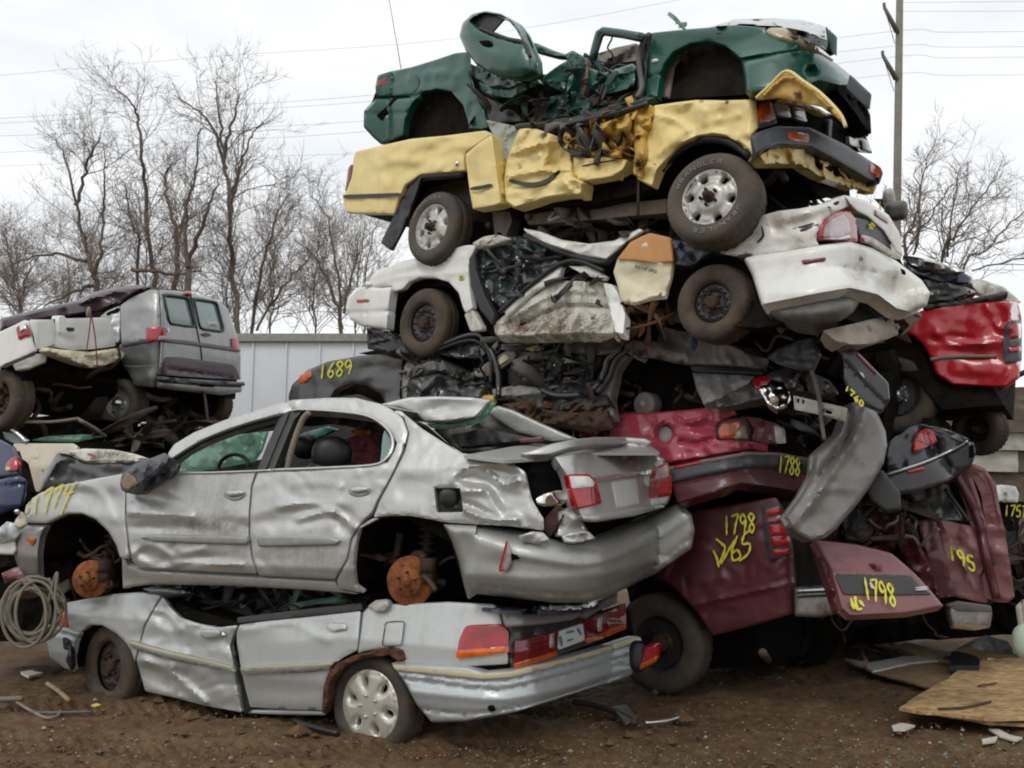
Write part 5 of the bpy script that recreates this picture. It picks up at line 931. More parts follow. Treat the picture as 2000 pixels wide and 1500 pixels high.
wheel(Yw, 842, 443, y, .355, .225, .25, 'six', d=-.02, yaw=-3, tyre_mat=M['rubber_grey'], rim_mat=M['wheel_silver'], spin=-8, letters=[('WRANGLER', 150, 60, .272, .30)], tilt=3)
# ------------------------------------------------------------------ white sedan
Wt = Shell((1.995, 4.905), 44, 5.4, 1.75, .35, ((0, .1), (.2, 0), (.55, 0), (.8, .06), (1.1, .25)), 1.95)
Wt.dents = [(870, 500, 40, 12, -20, -.02), (1560, 440, 40, 14, -20, -.02), (1740, 560, 24, 22, 0, -.05)]
Wt.creases = [([(722, 560), (770, 542), (850, 535), (915, 530)], 8, .01), ([(735, 540), (800, 520), (900, 498)], 12, .012), ([(680, 612), (757, 608)], 5, -.02), ([(1470, 545), (1600, 522), (1700, 530), (1755, 545)], 5, -.015), ([(1520, 430), (1600, 410), (1650, 392)], 14, .015)]
w_ = thing('white_sedan', 'crushed white sedan facing left under the yellow pickup, wheels still on', 'car', Wt.O+np.array([0, 0, 1.9]))
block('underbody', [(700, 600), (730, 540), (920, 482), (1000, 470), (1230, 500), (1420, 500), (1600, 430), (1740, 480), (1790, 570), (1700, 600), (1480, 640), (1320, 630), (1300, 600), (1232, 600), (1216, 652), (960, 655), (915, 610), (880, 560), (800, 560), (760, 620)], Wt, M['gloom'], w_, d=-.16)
block('wheel_housing', [(760, 650), (775, 580), (830, 545), (890, 560), (915, 620), (930, 660)], Wt, M['liner'], w_, d=-.45); block('wheel_housing', [(1300, 640), (1320, 540), (1380, 505), (1450, 505), (1490, 600), (1480, 660)], Wt, M['liner'], w_, d=-.45)
sheet('front_bumper', [(714, 560), (745, 562), (766, 560), (760, 605), (757, 645), (709, 638), (684, 624), (675, 602), (680, 580), (696, 562)], Wt, M['white'], w_, d=.03, step=5.5, edge=(10, .04), rim=.08, dirt=[(740, 640, 30, 12, .6)])
sheet('side_marker', [(696, 585), (720, 584), (719, 589), (697, 591)], Wt, M['lens_orange'], w_, d=.045, step=4, rim=.02)
sheet('chin', [(716, 640), (757, 646), (790, 670), (800, 690), (760, 688), (718, 682)], Wt, M['seal'], w_, d=-.03, step=6, cr=(.05, 7, 2), rim=.1)
sheet('fender', [(712, 552), (739, 527), (790, 509), (835, 500), (910, 479), (932, 478), (922, 500), (916, 520), (918, 560), (924, 602), (910, 612), (904, 600), (896, 572), (877, 551), (850, 543), (820, 543), (799, 551), (787, 565), (768, 570), (766, 558), (716, 562)], Wt, M['white'], w_, step=5.5, edge=(7, .02), rim=.05, cr=(.008, 4, 1), rust=[(862, 505, 14)])
sheet('fender_corner', [(907, 614), (922, 604), (942, 640), (940, 646), (919, 647)], Wt, M['white_dirty'], w_, d=-.01, step=5, rim=.06)
blob('headlight', Wt, 724, 556, 11, 6, M['lens_clear'], w_, d=.0, dz=.05)
sk = sheet('inspection_sticker', [(895, 537), (906, 535), (906, 547), (896, 548)], Wt, M['sticker'], w_, d=.012, step=4, rim=.004)
strokes('sticker_mark', [[(898, 540), (904, 543)], [(899, 545), (903, 538)]], Wt, 2, M['green_dark'], sk, d=.014)
sheet('door_seal', [(916, 505), (926, 492), (930, 530), (945, 575), (966, 615), (962, 636), (938, 605), (920, 560)], Wt, M['seal'], w_, d=.02, step=5, rim=.06)
sheet('window_glass', [(926, 488), (960, 462), (1010, 460), (1050, 470), (1090, 495), (1125, 512), (1070, 550), (1000, 590), (978, 606), (950, 570), (932, 525)], Wt, M['glass_dark'], w_, d=-.08, step=5, cr=(.07, 6, 3), rim=.02)
sheet('broken_glass', [(1030, 470), (1060, 480), (1065, 500), (1030, 505), (1018, 488)], Wt, M['glass_green'], w_, d=-.05, step=5, cr=(.06, 8, 3), rim=.02)
sheet('roof_edge', [(922, 475), (945, 462), (970, 458), (1000, 466), (985, 474), (955, 480), (935, 488)], Wt, M['white_dirty'], w_, d=.0, step=4.5, cr=(.04, 8, 1), rim=.06)
sheet('roof', [(1022, 446), (1055, 452), (1095, 468), (1150, 476), (1200, 470), (1250, 446), (1256, 452), (1225, 474), (1185, 508), (1130, 498), (1075, 480), (1030, 458)], Wt, M['white'], w_, d=.05, step=5, edge=(6, .03), rim=.08, back=True, cr=(.05, 4, 3), dirt=[(1180, 485, 30, 10, .4)])
tube('roof_seal', [(1026, 460), (1076, 484), (1130, 502), (1184, 512), (1210, 486), (1240, 464), (1270, 452)], Wt, .028, M['seal'], w_, d=.03)
sheet('door_frame', [(980, 600), (1020, 570), (1082, 528), (1098, 520), (1090, 545), (1040, 570), (990, 618)], Wt, M['white'], w_, d=.03, step=5, edge=(5, .02), rim=.05); sheet('door_frame', [(1110, 520), (1150, 520), (1184, 540), (1178, 548), (1140, 536)], Wt, M['white'], w_, d=.02, step=5, edge=(5, .02), rim=.05)
tube('door_seal', [(976, 610), (1030, 562), (1090, 518), (1130, 510), (1180, 530)], Wt, .02, M['seal'], w_, d=.04); tube('window_seal', [(958, 532), (1010, 520), (1060, 506), (1100, 500)], Wt, .02, M['seal'], w_, d=-.02)
sheet('sill', [(964, 634), (985, 616), (1040, 580), (1090, 548), (1180, 550), (1188, 580), (1198, 620), (1200, 652), (1120, 652), (1040, 655), (968, 655)], Wt, M['white_dirty'], w_, d=-.03, step=5.5, cr=(.03, 4, 2), rim=.1, dirt=[(1080, 640, 130, 26, .9)], rust=[(1020, 640, 30), (1100, 640, 26), (1160, 620, 16)], creases=[([(980, 632), (1090, 572), (1186, 572)], 8, .03), ([(1010, 640), (1100, 600), (1196, 602)], 7, -.04)])
sheet('rear_pillar', [(1178, 552), (1196, 556), (1208, 575), (1221, 614), (1217, 652), (1202, 648), (1190, 600)], Wt, M['white'], w_, d=.03, step=5, edge=(4, .02), rim=.08, dents=[(1206, 600, 8, 20, 0, -.02)])
op = sheet('insulation_panel', [(1198, 532), (1206, 506), (1231, 473), (1252, 462), (1270, 455), (1309, 464), (1314, 512), (1309, 545), (1299, 579), (1270, 582), (1237, 592), (1213, 588), (1207, 560)], Wt, M['cream_panel'], w_, d=.05, step=6, cr=(.02, 5, 1), rim=.03, back=True, rust=[(1225, 588, 14), (1290, 575, 10)])
sheet('orange_lining', [(1205, 507), (1231, 473), (1252, 462), (1270, 455), (1309, 464), (1314, 511), (1280, 514), (1240, 508)], Wt, M['orange_panel'], op, d=.085, step=6, rim=.02)
strokes('panel_lettering', glyphs('RAINFORD', (1241, 518), (4.6, 1.1), (-.8, 6)), Wt, 1.5, M['trim_dark'], op, d=.075)
sheet('trunk_liner', [(1309, 466), (1350, 470), (1404, 484), (1370, 506), (1346, 522), (1315, 518)], Wt, M['navy'], w_, d=.03, step=5, cr=(.03, 6, 1), rim=.05)
sheet('rear_quarter', [(1405, 494), (1440, 452), (1470, 426), (1520, 412), (1564, 407), (1609, 398), (1648, 381), (1664, 384), (1660, 402), (1640, 410), (1610, 430), (1596, 456), (1594, 470), (1600, 478), (1530, 490), (1450, 502), (1425, 498)], Wt, M['white'], w_, step=5, edge=(6, .02), rim=.05, cr=(.02, 5, 2), rust=[(1455, 495, 14), (1560, 470, 16), (1545, 430, 16), (1500, 440, 12)], dirt=[(1530, 430, 50, 16, .8), (1470, 460, 30, 16, .6), (1560, 470, 20, 12, .6)])
strokes('body_tear', [[(1487, 442), (1490, 460), (1478, 474)], [(1558, 452), (1600, 438)], [(1548, 448), (1590, 436)]], Wt, 4, M['seal'], w_, d=.02)
sheet('arch_rust', [(1440, 498), (1466, 494), (1468, 502), (1446, 508)], Wt, M['rust'], w_, d=.02, step=4, cr=(.03, 9, 1), rim=.03)
tl = sheet('trunk_lid', [(1648, 381), (1690, 391), (1735, 419), (1757, 455), (1764, 502), (1750, 492), (1726, 452), (1695, 424), (1672, 412), (1660, 400)], Wt, M['white'], w_, d=.03, step=5, edge=(6, .03), rim=.08)
sheet('brake_light', [(1709, 409), (1737, 428), (1735, 438), (1708, 420)], Wt, M['lens_deep'], tl, d=.04, step=4, rim=.02); sheet('lamp_hole', [(1616, 404), (1638, 391), (1640, 397), (1622, 408)], Wt, M['rust_dark'], tl, d=.012, step=4, rim=.01)
pn = sheet('tail_panel', [(1670, 424), (1708, 432), (1750, 470), (1762, 503), (1742, 494), (1702, 474), (1684, 470), (1676, 450)], Wt, M['bumper_black'], w_, d=.01, step=5, edge=(4, .01), rim=.05)
sheet('tail_stripe', [(1684, 458), (1704, 464), (1745, 490), (1760, 506), (1740, 500), (1702, 476), (1686, 471)], Wt, M['white_dirty'], pn, d=.02, step=5, rim=.02)
strokes('star_sticker', [[(1703, 433), (1703, 449)], [(1696, 439), (1710, 441)], [(1697, 447), (1708, 436)]], Wt, 4, M['spray'], pn, d=.02)
lm = sheet('tail_light', [(1596, 466), (1602, 442), (1614, 426), (1640, 412), (1660, 411), (1672, 428), (1676, 472), (1640, 468)], Wt, M['lens_red'], w_, d=.02, step=4.5, edge=(6, .025), rim=.06)
sheet('reverse_lens', [(1608, 462), (1612, 442), (1624, 430), (1648, 418), (1658, 430), (1662, 452), (1640, 462)], Wt, M['lens_pink'], lm, d=.03, step=4.5, edge=(5, .012), rim=.02); sheet('reverse_lens', [(1610, 465), (1640, 464), (1660, 458), (1662, 465), (1640, 468)], Wt, M['lens_clear'], lm, d=.034, step=4, rim=.02)
sheet('lamp_red', [(1684, 462), (1693, 464), (1694, 474), (1686, 472)], Wt, M['lens_red'], pn, d=.03, step=4, rim=.02)
rb = sheet('rear_bumper', [(1450, 502), (1530, 491), (1600, 479), (1660, 471), (1705, 485), (1750, 509), (1800, 547), (1817, 572), (1810, 597), (1775, 612), (1750, 606), (1712, 578), (1660, 566), (1600, 576), (1540, 588), (1488, 598), (1476, 560), (1468, 536)], Wt, M['white'], w_, d=.06, step=6, edge=(12, .05), rim=.08, rust=[(1680, 505, 16), (1670, 545, 18)], dirt=[(1680, 520, 26, 40, .7), (1780, 600, 40, 16, .5), (1560, 580, 80, 8, .4), (1740, 560, 20, 20, .3)])
sheet('side_marker', [(1565, 508), (1613, 502), (1613, 509), (1590, 512), (1567, 516)], Wt, M['lens_deep'], rb, d=.075, step=4, rim=.02)
sheet('bumper_slot', [(1758, 524), (1768, 528), (1770, 540), (1760, 536)], Wt, M['black'], rb, d=.062, step=4, rim=.005)
sheet('spare_well', [(1488, 602), (1540, 592), (1600, 580), (1668, 569), (1680, 590), (1665, 612), (1640, 628), (1590, 636), (1530, 628), (1500, 614)], Wt, M['grey_plastic'], w_, d=-.12, step=8, bulge=.12, rim=.2)
sheet('bumper_beam', [(1607, 646), (1700, 624), (1790, 606), (1803, 618), (1775, 646), (1700, 675), (1660, 676), (1630, 664)], Wt, M['tan'], w_, d=-.12, step=7, cr=(.03, 5, 1), rim=.12, dirt=[(1650, 640, 60, 20, .8)])
wires('undercarriage', [(1480, 610), (1700, 600), (1700, 660), (1480, 680)], Wt, 12, M['iron'], w_, d=(-.8, -.3), seed=27, rad=(.012, .03), L=.5)
shards('torn_metal', [(930, 480), (1190, 500), (1160, 540), (1010, 590)], Wt, 26, .16, M['trim_dark'], w_, d=(-.12, .0), seed=28); shards('torn_metal', [(1190, 590), (1310, 580), (1300, 640), (1220, 650)], Wt, 22, .14, M['rust'], w_, d=(-.2, -.02), seed=29); shards('torn_metal', [(1000, 450), (1260, 440), (1290, 470), (1200, 500), (1060, 480)], Wt, 18, .2, M['iron'], w_, d=(-.4, -.1), seed=30)
wheel(Wt, 824, 630, w_, .345, .20, .21, 'steel14', d=-.04, yaw=-3, tyre_mat=M['rubber_brown'], rim_mat=M['steel_dark']); wheel(Wt, 1388, 590, w_, .275, .155, .26, 'steel14', d=-.04, yaw=-4, tyre_mat=M['rubber_brown'], rim_mat=M['steel_dark'])
# ------------------------------------------------------------------ dark sedan 1689 in the stack
D = Shell((2.0, 5.80), 36, 6.0, 1.75, .3, ((0, .1), (.2, 0), (.5, 0), (.8, .1), (1.1, .25)), 1.45)
D.dents = [(740, 722, 40, 14, 0, -.03), (690, 715, 30, 20, 0, .01), (1290, 660, 40, 20, 0, -.04), (1400, 690, 60, 16, 10, -.03)]
d_ = thing('dark_sedan', 'crushed dark grey sedan with yellow 1689 on its fender, fourth layer of the tall stack', 'car', D.O+np.array([0, 0, 1.4]))
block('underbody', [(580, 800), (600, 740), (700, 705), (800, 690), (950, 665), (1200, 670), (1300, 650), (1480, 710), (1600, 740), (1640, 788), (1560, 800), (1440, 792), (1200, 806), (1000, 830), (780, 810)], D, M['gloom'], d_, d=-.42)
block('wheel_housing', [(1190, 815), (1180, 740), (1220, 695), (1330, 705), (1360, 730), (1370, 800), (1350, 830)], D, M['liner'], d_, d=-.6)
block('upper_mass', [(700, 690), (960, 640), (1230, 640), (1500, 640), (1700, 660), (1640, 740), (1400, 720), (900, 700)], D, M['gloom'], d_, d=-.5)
sheet('fender', [(566, 790), (563, 775), (570, 752), (600, 723), (640, 706), (700, 695), (760, 690), (790, 688), (786, 720), (782, 775), (790, 800), (757, 800), (745, 770), (715, 752), (685, 750), (655, 762), (638, 792)], D, M['dark_grey'], d_, step=6, cr=(.012, 4, 1), edge=(9, .03), rim=.08, dirt=[(740, 700, 50, 16, .6)], rust=[(760, 695, 10)])
sheet('headlight', [(581, 748), (586, 733), (608, 722), (608, 736), (592, 748)], D, M['lens_amber'], d_, d=.02, step=4, edge=(4, .015), rim=.04)
mark('1689', (623, 712), (16, -2.5), (-2, 29), D, 3.2, d_, d=.014, adv=1.05)
sheet('door_frame', [(785, 745), (790, 715), (808, 690), (830, 678), (860, 672), (848, 690), (815, 702), (800, 730), (797, 780), (786, 780)], D, M['mottled'], d_, d=.03, step=5, cr=(.04, 8, 2), rim=.06)
tube('window_frame', [(826, 692), (860, 676), (905, 658), (936, 655), (950, 672), (966, 700), (974, 735), (974, 775)], D, .03, M['black_car'], d_, d=.05); tube('window_frame', [(960, 668), (1000, 660), (1050, 655), (1062, 664), (1030, 672), (964, 675)], D, .022, M['dark_grey'], d_, d=.02)
tube('window_seal', [(842, 690), (900, 668), (935, 668), (958, 700), (958, 750)], D, .018, M['seal'], d_, d=.06)
sheet('window_glass', [(850, 690), (905, 668), (936, 668), (952, 690), (940, 702), (890, 700)], D, M['glass_dark'], d_, d=-.02, step=6, cr=(.04, 6, 2), rim=.02)
v = sheet('sun_visor', [(919, 730), (940, 716), (980, 690), (1000, 681), (1008, 690), (1004, 702), (975, 722), (948, 736), (930, 737)], D, M['tan'], d_, d=.03, step=5, rim=.03, back=True)
sheet('visor_label', [(970, 706), (984, 692), (994, 696), (978, 713)], D, M['paper'], v, d=.045, step=4, rim=.004); strokes('label_stripe', [[(974, 712), (994, 698)]], D, 3, M['spray'], v, d=.05)
sheet('yellow_strip', [(1000, 675), (1056, 674), (1062, 682), (1040, 686)], D, M['sticker'], d_, d=.01, step=5, cr=(.02, 8, 1), rim=.02)
sheet('headliner', [(1000, 690), (1060, 685), (1075, 700), (1010, 706)], D, M['tan'], d_, d=-.05, step=6, cr=(.03, 6, 1), rim=.1)
sheet('door_inner', [(797, 780), (800, 735), (820, 705), (860, 700), (900, 720), (960, 745), (966, 778), (940, 776)], D, M['trim_dark'], d_, d=-.06, step=6, cr=(.1, 6, 4), rim=.1)
sheet('roof_scrap', [(915, 768), (966, 772), (964, 784), (920, 778)], D, M['yellow_torn'], d_, d=.03, step=5, cr=(.03, 8, 1), rim=.05)
shards('torn_metal', [(800, 700), (960, 740), (960, 780), (800, 780)], D, 18, .15, M['grey_plastic'], d_, d=(-.12, .03), seed=31); shards('torn_metal', [(960, 660), (1220, 650), (1180, 770), (980, 780)], D, 30, .2, M['black_car'], d_, d=(-.3, -.05), seed=32); shards('torn_metal', [(1000, 780), (1200, 765), (1190, 840), (1020, 830)], D, 26, .13, M['rust_dark'], d_, d=(-.2, .02), seed=33)
shards('torn_metal', [(960, 650), (1230, 645), (1200, 690), (980, 690)], D, 26, .2, M['mottled'], d_, d=(-.2, .02), seed=34); shards('torn_metal', [(1040, 700), (1180, 690), (1150, 760), (1060, 770)], D, 14, .22, M['grey_plastic'], d_, d=(-.1, .02), seed=38)
sheet('torn_sill', [(980, 790), (1040, 778), (1100, 782), (1180, 776), (1200, 800), (1160, 840), (1080, 830), (1020, 815)], D, M['rust'], d_, d=-.05, step=6, cr=(.12, 6, 3), rim=.08)
tube('door_seal', [(1216, 676), (1190, 700), (1180, 730), (1160, 760), (1130, 772), (1085, 772), (1060, 760)], D, .035, M['black_car'], d_, d=.05); tube('door_seal', [(1226, 682), (1202, 704), (1190, 736), (1166, 768)], D, .022, M['bumper_black'], d_, d=.06)
wires('wiring', [(800, 690), (1200, 680), (1180, 780), (820, 780)], D, 14, M['seal'], d_, d=(-.2, .06), seed=35, rad=(.005, .016)); wires('wiring', [(1190, 720), (1360, 740), (1360, 800), (1200, 800)], D, 14, M['iron'], d_, d=(-.5, -.2), seed=39, rad=(.01, .03))
sheet('rear_quarter', [(1216, 684), (1228, 655), (1236, 634), (1270, 625), (1306, 632), (1348, 647), (1390, 659), (1435, 674), (1468, 689), (1495, 699), (1489, 720), (1440, 716), (1348, 713), (1309, 707), (1270, 698), (1234, 696)], D, M['mottled'], d_, step=5.5, cr=(.05, 5, 3), edge=(8, .04), rim=.08, rust=[(1250, 692, 26), (1290, 700, 26), (1330, 708, 14)], dirt=[(1280, 650, 60, 30, .7)])
sheet('blue_rag', [(1350, 662), (1362, 648), (1372, 668), (1378, 688), (1348, 688)], D, M['blue_rag'], d_, d=.05, step=4.5, cr=(.04, 9, 1), rim=.01)
sheet('arch_edge', [(1180, 815), (1172, 770), (1185, 725), (1216, 692), (1228, 694), (1206, 724), (1194, 770), (1200, 815)], D, M['mottled'], d_, d=-.0, step=5, cr=(.03, 7, 1), rim=.1, rust=[(1195, 720, 20), (1185, 780, 20)])
MB().add(*lathe([(-.12, .1), (0, .1), (.02, .085), (.02, .035), (.05, .03), (.05, .001)], D.at([(1259, 789)], -.25)[0], *frame_for(D), 28)).build('wheel_hub', M['mottled'], d_)
sheet('rear_trim', [(1348, 714), (1440, 717), (1492, 722), (1492, 731), (1440, 728), (1352, 725)], D, M['seal'], d_, d=.01, step=6, rim=.05)
sheet('rear_panel', [(1352, 727), (1420, 730), (1475, 735), (1466, 752), (1420, 775), (1375, 792), (1360, 760)], D, M['mottled'], d_, d=-.02, step=6, cr=(.05, 6, 5), rim=.08, edge=(8, .04))
sheet('rear_bumper', [(1395, 780), (1440, 760), (1500, 730), (1540, 708), (1580, 725), (1620, 742), (1640, 770), (1600, 775), (1540, 760), (1500, 776), (1440, 792), (1400, 798)], D, M['dark_grey'], d_, d=.03, step=6, cr=(.05, 5, 6), edge=(8, .04), rim=.08, dirt=[(1450, 775, 60, 16, .7)])
lm = sheet('tail_light', [(1471, 740), (1486, 735), (1506, 740), (1530, 746), (1543, 762), (1546, 782), (1535, 798), (1518, 803), (1498, 790), (1482, 766)], D, M['chrome'], d_, d=.09, step=4, folds=0, cr=(.03, 7, 2), edge=(6, .03), rim=.06)
sheet('broken_lens', [(1470, 742), (1484, 734), (1506, 739), (1498, 748), (1486, 748), (1482, 760), (1474, 756)], D, M['lens_red'], lm, d=.13, step=4, rim=.03); blob('bulb', D, 1512, 782, 8, 9, M['lens_tan'], lm, d=.13, dz=.03)
sheet('bumper_beam', [(1549, 772), (1600, 784), (1648, 795), (1643, 822), (1600, 810), (1552, 800)], D.slab(.2), M['pale_plastic'], d_, d=.24, step=6, cr=(.02, 6, 1), rim=.1, holes=[[(1556, 778), (1562, 779), (1561, 788), (1556, 787)], [(1566, 780), (1572, 781), (1571, 790), (1566, 789)], [(1604, 798), (1626, 804), (1624, 810), (1604, 804)]])
sheet('plastic_panel', [(1496, 698), (1520, 680), (1560, 664), (1582, 658), (1596, 680), (1601, 692), (1586, 724), (1560, 722), (1520, 712)], D.slab(.4), M['bumper_black'], d_, d=.5, step=6, cr=(.05, 4, 2), edge=(6, .03), rim=.05, back=True)
tube('hanging_cable', [(1584, 720), (1592, 745), (1600, 780), (1604, 820), (1610, 860)], D.slab(.2), .014, M['grey_plastic'], d_, d=.28)
# dark liftgate leaning in the stack
hf = flat3((1625, 660, 5.35), (1755, 770, 5.2), (1660, 770, 5.3))
hh = tag(sheet('liftgate', [(1628, 662), (1644, 664), (1676, 688), (1735, 748), (1738, 780), (1722, 806), (1690, 792), (1660, 768), (1648, 740), (1646, 700)], hf, M['black_car'], None, step=6, edge=(8, .03), rim=.06, back=True, creases=[([(1650, 710), (1690, 755), (1725, 790)], 8, -.02)]), 'black liftgate with a red light strip, wedged in front of the dark truck wheel', 'car liftgate')
sheet('light_strip', [(1670, 689), (1676, 690), (1712, 725), (1710, 732), (1690, 712)], hf, M['lens_deep'], hh, d=.02, step=4, rim=.02)
strokes('liftgate_lettering', [[(1680, 726), (1684, 734)], [(1684, 728), (1688, 738)]], hf, 2, M['chrome_dull'], hh, d=.012)
mark('1760', (1652, 750), (8, 8), (-2.5, 11), hf, 3.4, hh, d=.014)
# ------------------------------------------------------------------ red car 1788
Q = Shell((1.72, 6.08), 38, 5.0, 1.7, .35, ((0, .1), (.2, 0), (.6, 0), (.9, .1), (1.2, .25)), .7)
Q.dents = [(1360, 828, 40, 16, 10, -.03), (1240, 840, 30, 20, 0, -.02), (1500, 920, 60, 16, 0, -.03)]
Q.creases = [([(1330, 862), (1360, 866), (1395, 856)], 8, -.03), ([(1320, 815), (1345, 826), (1380, 815)], 8, .025), ([(1310, 945), (1400, 925), (1500, 915), (1590, 922)], 7, -.02)]
q = thing('red_car', 'faded red car with black bumper marked 1788, behind the boot of the upper silver sedan', 'car', Q.O+np.array([0, 0, .7]))
block('underbody', [(1150, 860), (1200, 815), (1430, 800), (1530, 830), (1580, 900), (1570, 960), (1440, 950), (1320, 985), (1200, 960)], Q, M['gloom'], q, d=-.12)
sheet('fender', [(1196, 808), (1280, 805), (1360, 798), (1430, 790), (1440, 810), (1418, 819), (1402, 830), (1402, 858), (1460, 860), (1500, 868), (1500, 884), (1460, 880), (1400, 889), (1304, 905), (1270, 900), (1190, 890), (1190, 850)], Q, M['red_faded'], q, step=5.5, cr=(.03, 4.5, 2), edge=(7, .03), rim=.06, holes=[ell(1297, 846, 17, 18, 18)])
MB().add(*lathe([(-.06, .05), (-.02, .07), (-.01, .06), (-.02, .001)], Q.at([(1297, 848)], -.06)[0], *frame_for(Q, 0), 20)).build('fog_lamp', M['pale_plastic'], q)
lb = sheet('lamp_bezel', [(1396, 842), (1402, 826), (1418, 817), (1456, 814), (1466, 838), (1464, 862), (1408, 860), (1398, 852)], Q, M['trim_dark'], q, d=.006, step=5, rim=.04)
sheet('corner_lamp', [(1403, 840), (1410, 828), (1422, 822), (1454, 820), (1444, 840), (1436, 856), (1406, 856)], Q, M['lens_orange'], lb, d=.02, step=4.5, edge=(5, .015), rim=.03); sheet('corner_lens', [(1438, 845), (1448, 832), (1456, 830), (1460, 856), (1432, 856)], Q, M['lens_tan'], lb, d=.02, step=4.5, edge=(4, .01), rim=.03)
sheet('front_panel', [(1444, 812), (1480, 816), (1514, 826), (1534, 838), (1536, 866), (1500, 868), (1468, 860), (1470, 836), (1460, 818)], Q, M['maroon_faded'], q, d=-.01, step=5.5, cr=(.03, 5, 1), rim=.06)
sheet('headlight', [(1512, 830), (1532, 838), (1536, 866), (1516, 866)], Q, M['lens_clear'], q, d=.02, step=4.5, edge=(5, .02), rim=.05)
shards('torn_metal', [(1100, 790), (1200, 800), (1190, 860), (1110, 850)], Q, 20, .14, M['red_faded'], q, d=(-.2, .0), seed=36); shards('torn_metal', [(1500, 800), (1600, 790), (1600, 880), (1530, 880)], Q, 20, .16, M['trim_dark'], q, d=(-.3, -.05), seed=37)
fb = sheet('front_bumper', [(1304, 912), (1370, 898), (1460, 883), (1520, 885), (1592, 897), (1594, 925), (1580, 966), (1520, 955), (1450, 945), (1380, 968), (1324, 985), (1313, 950)], Q, M['maroon'], q, d=.06, step=5.5, edge=(10, .04), rim=.1, dirt=[(1480, 935, 60, 16, .4)])
sheet('rub_strip', [(1308, 915), (1370, 903), (1460, 888), (1520, 889), (1592, 900), (1592, 921), (1520, 912), (1440, 915), (1370, 930), (1313, 942)], Q, M['bumper_black'], fb, d=.09, step=5, edge=(6, .02), rim=.04)
sheet('bumper_top', [(1304, 912), (1370, 898), (1460, 882), (1520, 884), (1592, 897), (1592, 902), (1520, 890), (1460, 889), (1370, 904), (1308, 917)], Q, M['frame_rail'], fb, d=.085, step=5, rim=.04); sheet('marker_red', [(1314, 910), (1366, 899), (1367, 905), (1316, 916)], Q, M['lens_red'], fb, d=.1, step=4, rim=.02)
mark('1788', (1521, 889), (10, 1.5), (-2, 34), Q, 3, fb, d=.105, adv=1.1)
# ------------------------------------------------------------------ maroon pickup 1798
P_ = Shell((2.02, 6.30), 38, 5.2, 1.9, .09, ((0, .06), (.3, 0), (.9, 0), (1.3, .03)), .35)
P_.creases = [([(1358, 1180), (1450, 1160), (1553, 1137)], 9, .02), ([(1340, 1040), (1440, 1030), (1545, 1010)], 14, .008)]; P_.dents = [(1420, 1100, 50, 26, 0, -.014), (1400, 1200, 40, 14, 0, -.012)]
p = thing('maroon_pickup', 'maroon pickup bed sprayed 1798 and 17-65 with a black wheel on the dirt', 'pickup truck', P_.O)
block('underbody', [(1290, 1010), (1500, 980), (1535, 1030), (1545, 1190), (1480, 1215), (1400, 1235), (1330, 1165), (1280, 1120)], P_, M['gloom'], p, d=-.1); block('wheel_housing', [(1235, 1220), (1240, 1150), (1300, 1132), (1346, 1185), (1392, 1240), (1540, 1200), (1540, 1300), (1300, 1310)], P_, M['black'], p, d=-.45)
bd = sheet('bed_side', [(1349, 1000), (1430, 985), (1514, 971), (1521, 980), (1540, 1020), (1549, 1070), (1556, 1140), (1552, 1198), (1470, 1222), (1392, 1242), (1365, 1200), (1340, 1172), (1310, 1142), (1283, 1126), (1240, 1122), (1240, 1010)], P_, M['maroon'], p, step=6, edge=(9, .025), rim=.06, dirt=[(1420, 1080, 60, 50, .25), (1400, 1220, 80, 20, .35)], cr=(.008, 3, 1))
lb = sheet('lamp_bezel', [(1486, 988), (1516, 979), (1526, 985), (1540, 1012), (1549, 1070), (1548, 1084), (1500, 1095), (1493, 1050)], P_, M['trim_dark'], p, d=.03, step=5, edge=(4, .01), rim=.04)
for t in ([(1495, 995), (1522, 988), (1530, 1001), (1498, 1008)], [(1499, 1013), (1532, 1006), (1536, 1016), (1500, 1019)], [(1501, 1026), (1538, 1022), (1541, 1042), (1504, 1046)], [(1504, 1049), (1541, 1045), (1544, 1064), (1507, 1068)], [(1508, 1074), (1544, 1070), (1545, 1080), (1509, 1086)]): sheet('tail_light', t, P_, M['lens_red'], lb, d=.042, step=4.5, edge=(4, .012), rim=.03)
mark('1798', (1412, 1008), (14, -1.5), (1, 38), P_, 3.8, p, d=.03); strokes('spray_number', [[(1393, 1075), (1400, 1090), (1404, 1108)], [(1398, 1052), (1410, 1062), (1416, 1072), (1405, 1100)], [(1436, 1054), (1420, 1080), (1408, 1102)], [(1440, 1046), (1430, 1075), (1432, 1094), (1446, 1088), (1440, 1074), (1430, 1082)], [(1468, 1034), (1454, 1044), (1450, 1062), (1464, 1062), (1462, 1080), (1444, 1096)]], P_, 4.2, M['spray'], p, d=.03)
wheel(P_, 1283, 1258, p, .395, .225, .26, 'deep', d=-.08, yaw=-4, tyre_mat=M['rubber'], rim_mat=M['steel_dark'])
sheet('rear_bumper', [(1550, 1148), (1620, 1143), (1648, 1150), (1650, 1196), (1600, 1206), (1552, 1204)], P_.slab(.3), M['chrome_dull'], p, d=.3, step=6, edge=(8, .05), rim=.12, dirt=[(1600, 1190, 60, 20, .9)], rust=[(1610, 1195, 20)])
strokes('bumper_step', [[(1556, 1158), (1636, 1154)], [(1556, 1166), (1636, 1162)]], P_.slab(.3), 5, M['seal'], p, d=.31)
MB().tube([gpt(1490, 1275, .55), gpt(1500, 1290, .2), gpt(1525, 1305, .06)], .03, 8).build('tail_pipe', M['iron'], p); MB().tube([gpt(1688, 1300, .5), gpt(1690, 1290, .3), gpt(1680, 1275, .1)], .02, 8).build('hanging_strut', M['rust_dark'], p)

